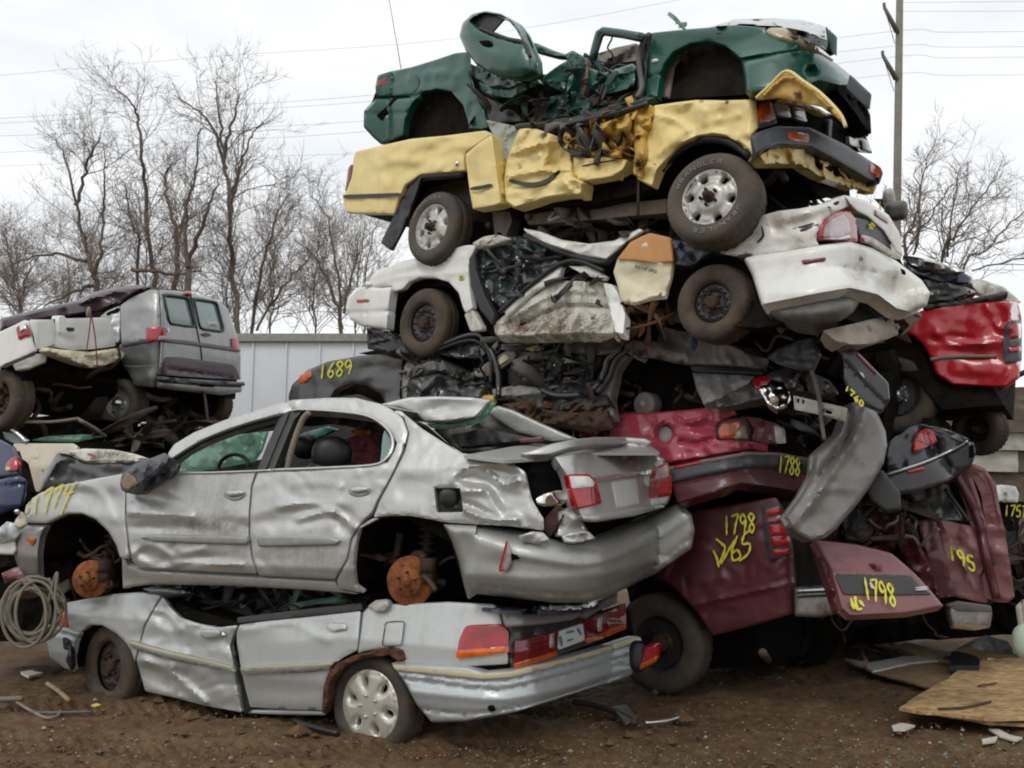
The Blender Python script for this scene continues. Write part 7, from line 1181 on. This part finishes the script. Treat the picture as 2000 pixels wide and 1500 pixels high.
for q in ([(285, 640), (300, 638), (322, 640), (326, 664), (310, 666), (286, 667)], [(453, 660), (465, 661), (469, 686), (455, 683)]):
    l = sheet('tail_light', q, Vn, M['lens_red'], vn, d=.03, step=4.5, edge=(5, .02), rim=.05)
    if q[0][0] < 400: sheet('reverse_lens', [(310, 656), (324, 656), (325, 663), (310, 664)], Vn, M['lens_pink'], l, d=.04, step=4, rim=.01)
blob('roof_light', Vn, 367, 574, 8, 5, M['lens_red'], vn, d=.0, dz=.1)
bu = sheet('rear_bumper', [(304, 734), (340, 738), (400, 742), (478, 746), (479, 754), (400, 752), (306, 744)], Vn, M['bumper_black'], vn, d=.2, step=5, edge=(4, .03), rim=.2); sheet('bumper_face', [(308, 744), (345, 746), (390, 750), (474, 754), (472, 766), (430, 772), (360, 764), (308, 758)], Vn, M['van_silver'], bu, d=.17, step=5, edge=(6, .05), rim=.1, dirt=[(400, 765, 80, 10, .5)]); sheet('plate_gap', [(390, 746), (422, 748), (420, 756), (392, 754)], Vn, M['black'], bu, d=.19, step=5, rim=.02)
wheel(Vn, 227, 787, vn, .31, .19, .26, 'deep', d=-.1, yaw=4, tyre_mat=M['rubber_grey'], rim_mat=M['wheel_silver'], hub_mat=M['chrome_dull'])
wheel(Vn.slab(1.7), 405, 790, vn, .3, .17, .22, 'deep', d=0, yaw=4, tyre_mat=M['rubber_brown']); wires('undercarriage', [(240, 740), (420, 765), (400, 830), (250, 810)], Vn, 18, M['iron'], vn, d=(-1.2, -.3), seed=61, rad=(.015, .04), L=.7)
tube('exhaust_pipe', [(285, 770), (310, 780), (330, 778)], Vn, .04, M['frame_rail'], vn, d=-.3)
# white pickup tail
Wp = Shell((-5.15, 8.95), 14, 4.0, 1.65, .1, ((0, .04), (.3, 0), (.9, 0)), 2.6)
wp = thing('white_pickup', 'white pickup tail with rusty bumper and strapped tailgate, beside the silver van', 'pickup truck', Wp.O+np.array([0, 0, 2.6]))
block('underbody', [(0, 660), (50, 635), (60, 690), (240, 690), (230, 720), (180, 740), (60, 720), (0, 800)], Wp, M['gloom'], wp, d=-.15)
sheet('bed_side', [(-30, 662), (0, 648), (32, 633), (50, 624), (56, 640), (68, 678), (74, 685), (30, 704), (4, 717), (-30, 716)], Wp, M['white'], wp, step=6, edge=(7, .02), rim=.05); sheet('lower_panel', [(24, 712), (50, 700), (80, 690), (92, 694), (90, 708), (60, 720), (30, 724)], Wp, M['white'], wp, d=-.02, step=5, edge=(6, .03), rim=.05, dirt=[(60, 716, 30, 8, .6)]); strokes('side_moulding', [[(4, 716), (40, 702), (72, 688)]], Wp, 7, M['seal'], wp, d=.02)
t1 = sheet('tail_light', [(31, 640), (42, 634), (50, 632), (62, 656), (48, 658), (36, 664)], Wp, M['lens_red'], wp, d=.02, step=4.5, edge=(4, .015), rim=.04); sheet('reverse_lens', [(38, 634), (48, 628), (52, 644), (40, 650)], Wp, M['chrome'], t1, d=.03, step=4, cr=(.03, 9, 1), rim=.02)
sheet('tailgate', [(57, 624), (104, 624), (108, 640), (110, 670), (96, 676), (72, 682), (64, 650)], Wp, M['white'], wp, d=-.02, step=6, edge=(6, .02), rim=.05); sheet('gap', [(104, 624), (118, 618), (114, 672), (108, 676)], Wp, M['bumper_black'], wp, d=-.04, step=6, rim=.02)
tg = sheet('tailgate', [(116, 616), (126, 616), (128, 622), (200, 620), (212, 622), (222, 650), (226, 676), (180, 682), (142, 684), (112, 678)], Wp, M['white'], wp, d=.02, step=6, edge=(5, .02), rim=.1, back=True, cr=(.008, 3, 1)); sheet('handle', [(132, 639), (146, 640), (145, 647), (133, 646)], Wp, M['seal'], tg, d=.05, step=4, rim=.02)
sheet('rear_bumper', [(92, 678), (112, 682), (180, 688), (228, 680), (244, 690), (240, 700), (200, 716), (188, 719), (165, 716), (140, 708), (104, 694), (90, 686)], Wp, M['cream_panel'], wp, d=.08, step=5, cr=(.05, 6, 2), edge=(5, .03), rim=.1, rust=[(100, 684, 14), (165, 710, 16), (190, 714, 14), (150, 700, 10), (220, 690, 12)])
strokes('ratchet_strap', [[(178, 612), (174, 650), (168, 690)], [(178, 614), (186, 660), (190, 716)]], Wp, 2.6, M['red_band'], wp, d=.15); blob('strap_knot', Wp, 173, 610, 4, 10, M['tan'], wp, d=.1, dz=.04)
wheel(Wp, -6, 780, wp, .34, .2, .24, 'rusty', d=-.1, yaw=10, tyre_mat=M['rubber_brown'], rim_mat=M['rust']); wires('undercarriage', [(40, 720), (190, 720), (180, 780), (40, 780)], Wp, 16, M['rust_dark'], wp, d=(-1.0, -.2), seed=62, rad=(.015, .04), L=.7)
wheel(Wp.slab(1.4), 150, 775, wp, .33, .2, .22, 'deep', d=0, yaw=8, tyre_mat=M['rubber'])
# beige car
Bg = Shell((-4.55, 9.0), 10, 4.2, 1.7, .15, ((0, .02), (.5, 0), (.8, .1)), 1.4)
bg = thing('beige_car', 'flattened beige car with rusty wheel arch, under the left pile behind the blue car', 'car', Bg.O+np.array([0, 0, 1.2]))
block('underbody', [(-20, 880), (140, 866), (260, 860), (340, 870), (330, 950), (60, 960), (-20, 960)], Bg, M['gloom'], bg, d=-.12); block('upper_fill', [(-20, 818), (60, 812), (160, 812), (240, 840), (380, 830), (420, 870), (300, 900), (-20, 880)], Bg, M['gloom'], bg, d=-.4, cr=.2, step=18)  # upper block is near-black fill between the beige car and the van
sheet('body_side', [(26, 866), (90, 866), (144, 866), (152, 872), (148, 884), (114, 890), (96, 920), (84, 960), (70, 960), (62, 930), (56, 905), (44, 896), (30, 900)], Bg, M['beige'], bg, step=6, edge=(6, .02), rim=.05, rust=[(58, 902, 10), (84, 920, 10)]); sheet('fuel_door', [(58, 882), (75, 881), (75, 895), (59, 896)], Bg, M['beige'], bg, d=.008, step=5, rim=.01)
tube('roof_pillar', [(24, 838), (36, 848), (54, 864)], Bg, .03, M['chrome_dull'], bg, d=.0); tube('roof_pillar', [(150, 818), (180, 834), (206, 852)], Bg, .022, M['tan'], bg, d=-.1); tube('roof_edge', [(36, 824), (100, 824), (150, 818)], Bg, .018, M['frame_rail'], bg, d=-.05)
sheet('rear_window', [(4, 840), (22, 842), (50, 864), (28, 866), (10, 858)], Bg, M['glass_van'], bg, d=-.06, step=6, rim=.02); sheet('window_glass', [(62, 860), (90, 852), (160, 848), (210, 852), (150, 862)], Bg, M['glass_green'], bg, d=-.15, step=6, cr=(.05, 6, 1), rim=.02)
sheet('foam_scrap', [(266, 850), (274, 850), (278, 860), (268, 880), (260, 884), (262, 868)], Bg, M['tan'], bg, d=.05, step=4.5, cr=(.03, 9, 1), rim=.03, back=True); sheet('roof_lining', [(275, 828), (300, 826), (332, 832), (322, 842), (300, 838), (290, 844)], Bg, M['yellow_torn'], bg, d=-.3, step=5, cr=(.04, 5, 1), rim=.04); shards('torn_metal', [(220, 830), (420, 820), (400, 880), (240, 890)], Bg, 34, .3, M['iron'], bg, d=(-.4, .0), seed=63)
# grey car with raised hood
Hd = flat3((120, 900, 7.9), (280, 920, 7.5), (180, 880, 7.8)); gh = thing('grey_hood', 'dark grey car bonnet with pale top edge standing behind the 1774 fender', 'car bonnet', pt(180, 950, 7.7))
sheet('hood_face', [(110, 886), (130, 884), (150, 896), (168, 902), (240, 902), (300, 900), (260, 930), (180, 945), (110, 952), (76, 962), (84, 936), (96, 910)], Hd, M['dark_grey'], gh, step=6, edge=(8, .04), rim=.08, creases=[([(96, 930), (116, 900), (150, 898)], 8, .03)], cr=(.02, 4, 1), back=True)
sheet('hood_top', [(110, 885), (130, 880), (166, 876), (220, 878), (262, 886), (298, 898), (240, 904), (168, 903), (150, 896), (130, 886)], Hd, M['white_dirty'], gh, d=.05, step=5.5, cr=(.03, 6, 2), edge=(5, .03), rim=.08, dirt=[(215, 888, 30, 8, .7)]); strokes('red_scrape', [[(170, 886), (186, 892), (176, 898)], [(270, 896), (290, 898)]], Hd, 5, M['maroon_faded'], gh, d=.075)
# blue car
Bl = Shell((-4.2, 7.35), 20, 3.0, 1.6, .25, ((0, .05), (.3, 0), (.6, .03), (.9, .15)), 1.2)
bl = thing('blue_car', 'dark blue car tail cut by the left edge, red and yellow lamp', 'car', Bl.O+np.array([0, 0, 1.0]))
block('underbody', [(-40, 880), (20, 880), (34, 930), (44, 980), (-40, 1010)], Bl, M['gloom'], bl, d=-.1, depth=.1)
sheet('rear_panel', [(-40, 866), (0, 858), (20, 868), (30, 890), (34, 915), (36, 930), (0, 934), (-40, 930)], Bl, M['blue'], bl, step=6, edge=(8, .03), rim=.06); t2 = sheet('tail_light', [(10, 908), (22, 894), (32, 890), (37, 904), (33, 918), (12, 920)], Bl, M['lens_red'], bl, d=.025, step=4.5, edge=(5, .02), rim=.05); sheet('turn_lens', [(10, 912), (20, 911), (19, 919), (11, 920)], Bl, M['lens_tan'], t2, d=.035, step=4, rim=.02)
sheet('rear_bumper', [(-40, 934), (0, 936), (36, 928), (52, 938), (50, 965), (44, 990), (0, 1006), (-40, 1010)], Bl, M['blue'], bl, d=.05, step=6, edge=(10, .04), rim=.08, creases=[([(-40, 950), (20, 950), (52, 944)], 5, -.02)])
# small parts and the coil of cable
L1 = Flat(pt(30, 1060, 7.0), (.3, -1, .1))
tag(sheet('fender_scrap', [(0, 1030), (14, 1018), (30, 1022), (44, 1042), (30, 1056), (0, 1062), (-20, 1050)], L1, M['bumper_low'], None, step=5, cr=(.04, 6, 1), edge=(6, .03), rim=.06, back=True), 'pale blue scrap of fender left of the 1774 sedan bumper', 'scrap panel'); tag(sheet('bumper_scrap', [(-20, 1050), (30, 1054), (34, 1074), (26, 1084), (-20, 1082)], L1, M['white'], None, d=-.05, step=5, edge=(6, .04), rim=.08, back=True), 'white strip of bumper scrap below the pale blue fender scrap', 'scrap panel'); tag(sheet('cream_scrap', [(30, 1016), (42, 998), (50, 1012), (52, 1024), (38, 1034), (26, 1026)], L1, M['beige'], None, d=.1, step=5, cr=(.03, 7, 1), rim=.05, back=True), 'small cream scrap touching the front of the 1774 sedan', 'scrap panel'); tag(blob('knob', L1, 33, 999, 4, 4, M['chrome'], None, d=.15, dz=.03), 'little shiny ball knob above the cream scrap', 'knob')
lw = thing('low_filler', 'near-black filler block with scraps on it, added behind the coil of cable at the left edge', 'filler block', pt(40, 1240, 7.6)); L2 = Flat(pt(40, 1150, 7.6), (.25, -1, 0)); block('dark_filler', [(-60, 960), (60, 960), (110, 1010), (260, 1150), (240, 1240), (100, 1255), (-60, 1258)], L2, M['gloom'], lw, d=0, depth=1.2, cr=.15, step=18); sheet('maroon_scrap', [(2, 1120), (30, 1108), (60, 1104), (90, 1112), (60, 1130), (10, 1140)], L2, M['maroon_faded'], lw, d=.25, step=6, cr=(.04, 5, 1), rim=.06, back=True); shards('torn_metal', [(40, 1130), (200, 1130), (180, 1230), (40, 1230)], L2, 8, .15, M['rust_dark'], lw, d=(.0, .2), seed=64); sheet('pale_part', [(112, 1142), (134, 1130), (140, 1148), (124, 1160)], L2, M['tan'], lw, d=.25, step=5, cr=(.04, 7, 2), rim=.05, back=True)  # near-black block is added fill for the dark behind the coil
L3 = Flat(pt(60, 1200, 6.95), (.25, -1, .15)); g_ = np.random.default_rng(5); pts = []
for k in range(12):
    cx, cy, rx, ry = 58+g_.uniform(-14, 14), 1192+g_.uniform(-5, 10), 50+g_.uniform(-18, 14), 58+g_.uniform(-14, 8)
    for i, p0 in enumerate(ell(cx, cy, rx, ry, 26, g_.uniform(-8, 8), -90, 264)): pts.append(L3.at([p0], 0.014*k+.02*math.sin(i*.5+k))[0])
tag(MB().tube(resamp3(pts, 2), .0125, 7).build('cable_coil', M['rope'], own_origin=True), 'coil of dirty grey cable hanging beside the lower silver sedan headlamp', 'cable')
tag(MB().tube(resamp3([L3.at([p0], d0)[0] for p0, d0 in (((95, 1130), .1), ((112, 1160), .14), ((126, 1176), .16), ((100, 1168), .12), ((92, 1190), .1), ((104, 1140), .16), ((112, 1120), .18), ((108, 1170), .2), ((118, 1200), .2))], 6), .0125, 7).build('cable_end', M['rope'], own_origin=True), 'loose crossed cable ends to the right of the coil', 'cable')
bar('bent_tube', [(-20, 1362), (20, 1366), (60, 1388), (90, 1402), (112, 1398), (118, 1388)], .015, .010, M['tan'], 'bent tan tube lying in the dirt at left front', 'tube'); bar('grey_rod', [(60, 1392), (110, 1392), (180, 1390)], .015, .012, M['grey_plastic'], 'straight grey rod crossing the bent tan tube', 'rod'); bar('flat_strip', [(-30, 1368), (10, 1366), (45, 1364)], .04, .022, M['frame_rail'], 'flat grey strip at the left edge beside the tan tube', 'strip')
bar('root_stick', [(92, 1335), (108, 1345), (122, 1356), (134, 1368)], .02, .018, M['wood'], 'short brown wooden stick left of the rusty front wheel', 'stick'); slab('paper_scrap', [(176, 1377), (188, 1373), (195, 1377), (183, 1381)], .025, .004, M['sticker'], 'yellow scrap of paper by the rusty front wheel', 'paper'); slab('white_scrap', [(40, 1312), (60, 1308), (80, 1314), (58, 1320)], .03, .02, M['paper'], 'crumpled white scrap on the dirt under the coil', 'paper')
# ------------------------------------------------------------------ trailer, pole, wires, trees
tr = thing('white_trailer', 'white box trailer behind the left pile and the tall stack', 'trailer', (-4.0, 15.4, 0)); mb = MB()
X0, X1, Yt, Zt = -9.0, .5, 15.2, pt(600, 662, 15.2)[2]
mb = MB().box(((X0+X1)/2, Yt+1.25, (Zt+1.0)/2), ((X1-X0)/2, 0, 0), (0, 1.22, 0), (0, 0, (Zt-1.0)/2)); mb.build('trailer_box', M['trailer_white'], tr, False)
mb = MB()
for x in np.arange(X0, X1+.01, .61): mb.box((x, Yt, (Zt+1.0)/2), (.014, 0, 0), (0, .006, 0), (0, 0, (Zt-1.0)/2-.05))
mb.build('side_ribs', M['trailer_white'], tr, False)
MB().box(((X0+X1)/2, Yt-.012, Zt+.02), ((X1-X0)/2+.05, 0, 0), (0, .05, 0), (0, 0, .07)).build('top_rail', M['cap_rail'], tr, False); MB().box(((X0+X1)/2, Yt+1.2, .95), ((X1-X0)/2-.2, 0, 0), (0, 1.0, 0), (0, 0, .1)).build('chassis', M['iron'], tr, False)
for x in (X0+1.5, X0+2.8):
    V, Fc = lathe([(-.3, .3), (-.3, .5), (0, .5), (.01, .3), (-.03, .28), (-.03, .001)], np.array([x, Yt+.3, .5]), np.array([0, -1., 0]), np.array([0, 0, 1.]), 40); mk('wheel', V, Fc, M['rubber'], tr)
for x in (X1-1.6, X1-.9): MB().box((x, Yt+.4, .45), (.06, 0, 0), (0, .06, 0), (0, 0, .45)).build('landing_leg', M['iron'], tr, False)
YP = 30.
po = thing('utility_pole', 'weathered wooden utility pole rising behind the tall stack', 'utility pole', pt(1752, 900, YP)*[1, 1, 0])
a0 = pt(1752, 400, YP); a1 = pt(1758, -60, YP); base = a0+(a0-a1)/(a1[2]-a0[2])*a0[2]; MB().tube([base, a0, a1], [.17, .145, .125], 14).build('pole_shaft', M['pole_wood'], po)
for (q0, q1) in (((1752, 62), (1727, 14)), ((1750, 154), (1724, 108))):
    ar = MB().tube([pt(*q0, YP-.1), pt((q0[0]+q1[0])/2, (q0[1]+q1[1])/2, YP-.3), pt(*q1, YP-.5)], [.10, .085, .06], 8).build('cross_arm', M['pole_wood'], po)
    MB().add(*lathe([(-.05, .03), (0, .06), (.05, .04), (.09, .065), (.14, .03), (.15, .001)], pt(q1[0], q1[1]-2, YP-.5), np.array([0, 0, 1.]), np.array([0, 1., 0]), 12)).build('insulator', M['grey_plastic'], ar); MB().tube([pt(*q1, YP-.5), pt(q0[0]-4, q0[1]+24, YP-.1)], .012, 5).build('brace', M['iron'], ar)
def wire(P, Y, label, rad=.0065):
    pts = np.array([pt(x, y, Y+dy) for x, y, dy in P]); pts = resamp3(pts, 8); tag(MB().tube(pts, rad, 5).build('power_line', M['wire'], own_origin=True), label, 'power line', 'power lines across the sky')
for k, (yl, ym, yp, yr, nm) in enumerate(((232, 188, 62, 60, 'highest of the six lines on the pole, left half low'), (241, 200, 91, 90, 'second line from the top on the pole'), (264, 237, 112, 110, 'third line from the top on the pole'), (298, 258, 146, 145, 'lowest line that reaches the right edge on the pole'))): wire([(-120, yl+6, 0), (300, (yl+ym)/2+4, 0), (700, ym, 0), (1200, (ym+yp)/2+8, 0), (1735, yp, 0), (1850, yp+1, 0), (2120, yr, 0)], YP, 'thin power line, '+nm)
wire([(-120, 158, 4), (400, 112, 4), (900, 74, 4), (1400, -14, 4)], YP, 'single high power line slanting across the open sky at left'); wire([(1760, 22, 0), (1880, 22, 0), (2120, 21, 0)], YP, 'thin power line right of the pole, second from the photo top'); wire([(1760, 5, 0), (1880, 4, 0), (2120, 2, 0)], YP, 'thin power line right of the pole, touching the photo top'); wire([(-120, 330, 3), (300, 312, 3), (720, 300, 3)], YP, 'lowest thin power line behind the treetops at left'); wire([(1880, 527, 0), (2120, 528, 0)], 20, 'short low wire just above the red pickup', .008)
class TB:
    def __init__(s): s.V = []; s.F = []; s.n = 0
    def add(s, pts, r0, r1, n=3):
        V, Fc = tubemesh(pts, np.linspace(r0, r1, len(pts)), n, False); s.V.append(V); s.F += [[i+s.n for i in f] for f in Fc]; s.n += len(V)
def tree(stems, Y, label, seed, dens=1.0, r0=.13, tw=.35, spread=1.0, up=.35):
    g = np.random.default_rng(seed); trunk = TB(); crown = TB(); m = Y/F
    st = [np.array([pt(x, y, Y+g.uniform(-.6, .6)*(i > 0)) for i, (x, y) in enumerate(s)]) for s in stems]
    b = st[0][0].copy(); b[2] = 0; root = thing('bare_tree', label, 'tree', b, 'bare trees behind the yard')
    st[0] = np.vstack([[b], st[0]])
    def grow(p, d, L, r, lev):
        k = 4; pts = [p]; v = d.copy()
        for _ in range(k): v = v+g.normal(size=3)*.22+np.array([0, 0, up*.25]); v /= np.linalg.norm(v); pts.append(pts[-1]+v*L/k)
        pts = np.array(pts); crown.add(pts, r, r*.45, 3)
        if lev <= 0: return
        for q in g.uniform(.25, 1, int((6 if lev > 1 else 5)*dens+.5)):
            i = min(int(q*k), k-1); c = pts[i]+(pts[i+1]-pts[i])*(q*k-i); t = pts[i+1]-pts[i]; t /= np.linalg.norm(t); dd = t+g.normal(size=3)*.62*spread; dd /= np.linalg.norm(dd); grow(c, dd, L*g.uniform(.38, .68), max(r*.5, .0045), lev-1)
    for j, s in enumerate(st):
        P = resamp3(s, 5); P = P+g.normal(size=P.shape)*.03; L = np.linalg.norm(np.diff(P, axis=0), axis=1).sum(); rr = r0*(.85 if j == 0 else .5); trunk.add(P, rr, .012, 7)
        nb = int(L*3.9*dens)
        for q in np.sort(g.uniform(.22 if j == 0 else .1, 1, nb)):
            f = q*(len(P)-1); i = min(int(f), len(P)-2); c = P[i]+(P[i+1]-P[i])*(f-i); t = P[i+1]-P[i]; t /= np.linalg.norm(t); a = g.normal(size=3); a -= t*(a@t); a /= np.linalg.norm(a); dd = t*g.uniform(.5, 1.1)+a*g.uniform(.5, 1)*spread; dd /= np.linalg.norm(dd)
            grow(c, dd, tw*g.uniform(.6, 1.9)*(1.6-q*.7)*Y/28*2.6, max(.026*(1.1-q), .009), 2)
    mk('trunk', np.vstack(trunk.V), trunk.F, M['bark'], root); mk('crown', np.vstack(crown.V), crown.F, M['twig'], root, smooth=False)
tree([[(183, 590), (180, 530), (168, 480), (150, 400), (132, 324), (106, 268)], [(182, 545), (195, 490), (201, 420), (204, 350), (202, 280)], [(150, 400), (166, 335), (186, 285), (200, 258)], [(180, 556), (150, 566), (112, 586), (66, 606)], [(168, 512), (112, 496), (56, 504), (20, 520)]], 27, 'broad bare tree with several trunks at the left', 101, .8)
tree([[(300, 575), (296, 520), (285, 395), (277, 290), (269, 231), (258, 201), (231, 178), (212, 162)], [(266, 570), (272, 470), (256, 440), (247, 372), (240, 350)]], 29, 'bare tree whose thin top bends over to the left', 102, .75, .12)
tree([[(340, 575), (346, 470), (335, 420), (322, 368), (326, 335), (342, 318)], [(346, 470), (364, 400), (381, 345), (386, 270), (392, 250)]], 28, 'bare crooked tree directly behind the van roof', 103, .8, .13)
tree([[(368, 580), (368, 510), (395, 440), (416, 380), (432, 342)], [(366, 520), (362, 440), (372, 380), (380, 330)], [(260, 528), (300, 530), (360, 536), (400, 520)]], 26, 'bare tree with a broken stub trunk above the van rear', 104, .7, .15)
tree([[(465, 665), (455, 540), (448, 420), (440, 330), (432, 262), (425, 205), (418, 160)], [(450, 415), (459, 360), (476, 310), (492, 265), (512, 236)], [(440, 330), (416, 255), (388, 218), (340, 186)], [(437, 300), (450, 250), (462, 205), (470, 180)]], 27, 'tallest bare tree, slender and forked, right of the van', 105, .8, .13)
tree([[(490, 665), (506, 560), (526, 470), (542, 420), (566, 378)], [(500, 645), (550, 562), (590, 522), (626, 476)]], 29, 'bare fan-shaped tree between the tallest tree and the stack', 106, .9, .09)
tree([[(668, 665), (650, 580), (622, 512), (590, 478)], [(668, 640), (660, 540), (640, 430), (606, 378)], [(670, 610), (690, 530), (700, 470)]], 28, 'bare tree just left of the white sedan', 107, .9, .11)
tree([[(712, 665), (713, 570), (722, 490), (736, 432)]], 26, 'thin sapling beside the hanging mud flap', 108, .5, .05, .25)
tree([[(40, 640), (30, 560), (18, 500), (10, 450)], [(38, 600), (52, 540), (66, 500)]], 30, 'low bushy bare tree at the left edge', 109, 1.0, .07)
tree([[(1768, 540), (1784, 440), (1800, 370), (1812, 300)], [(1780, 480), (1820, 420), (1860, 360)], [(1786, 500), (1796, 420), (1790, 330)]], 24, 'bare tree right beside the utility pole', 110, .75, .07, .3)
tree([[(1838, 545), (1868, 455), (1915, 385), (1950, 340)], [(1850, 500), (1862, 400), (1870, 330)]], 25, 'bare slanting tree right of the pole tree', 111, .75, .07, .3)
tree([[(1880, 560), (1926, 490), (1985, 425), (2020, 400)], [(1900, 530), (1980, 505), (2020, 500)]], 26, 'bare leaning tree at the right edge', 112, .7, .06, .3)
g9 = np.random.default_rng(77); names = ['leftmost', 'second', 'third', 'fourth', 'fifth', 'sixth', 'seventh', 'eighth', 'ninth']
for k, x in enumerate(np.linspace(40, 690, 9)):
    t0 = 470+g9.uniform(-40, 50); x += g9.uniform(-12, 12); tree([[(x, 665), (x+g9.uniform(-8, 8), 590), (x+g9.uniform(-16, 16), t0+40), (x+g9.uniform(-24, 24), t0)], [(x, 640), (x+g9.uniform(-26, 26), 580), (x+g9.uniform(-40, 40), t0+50)]], 36+g9.uniform(0, 5), f'slim distant bare tree, {names[k]} of the back row from the left', 120+k, .95, .06, .34)
bm = MB(); g8 = np.random.default_rng(5)
for _ in range(1500):
    x = g8.uniform(-26, 34); c = np.array([x, 44+g8.uniform(-2, 2), 0]); h = g8.uniform(1.5, 4.4); d = g8.normal(size=3)*[.4, .4, 0]; bm.add(*tubemesh([c, c+d*.4+[0, 0, h*.6], c+d+[0, 0, h]], [.04, .025, .008], 3, False))
o = bm.build('brushwood', M['twig'], None, False); o['kind'] = 'stuff'
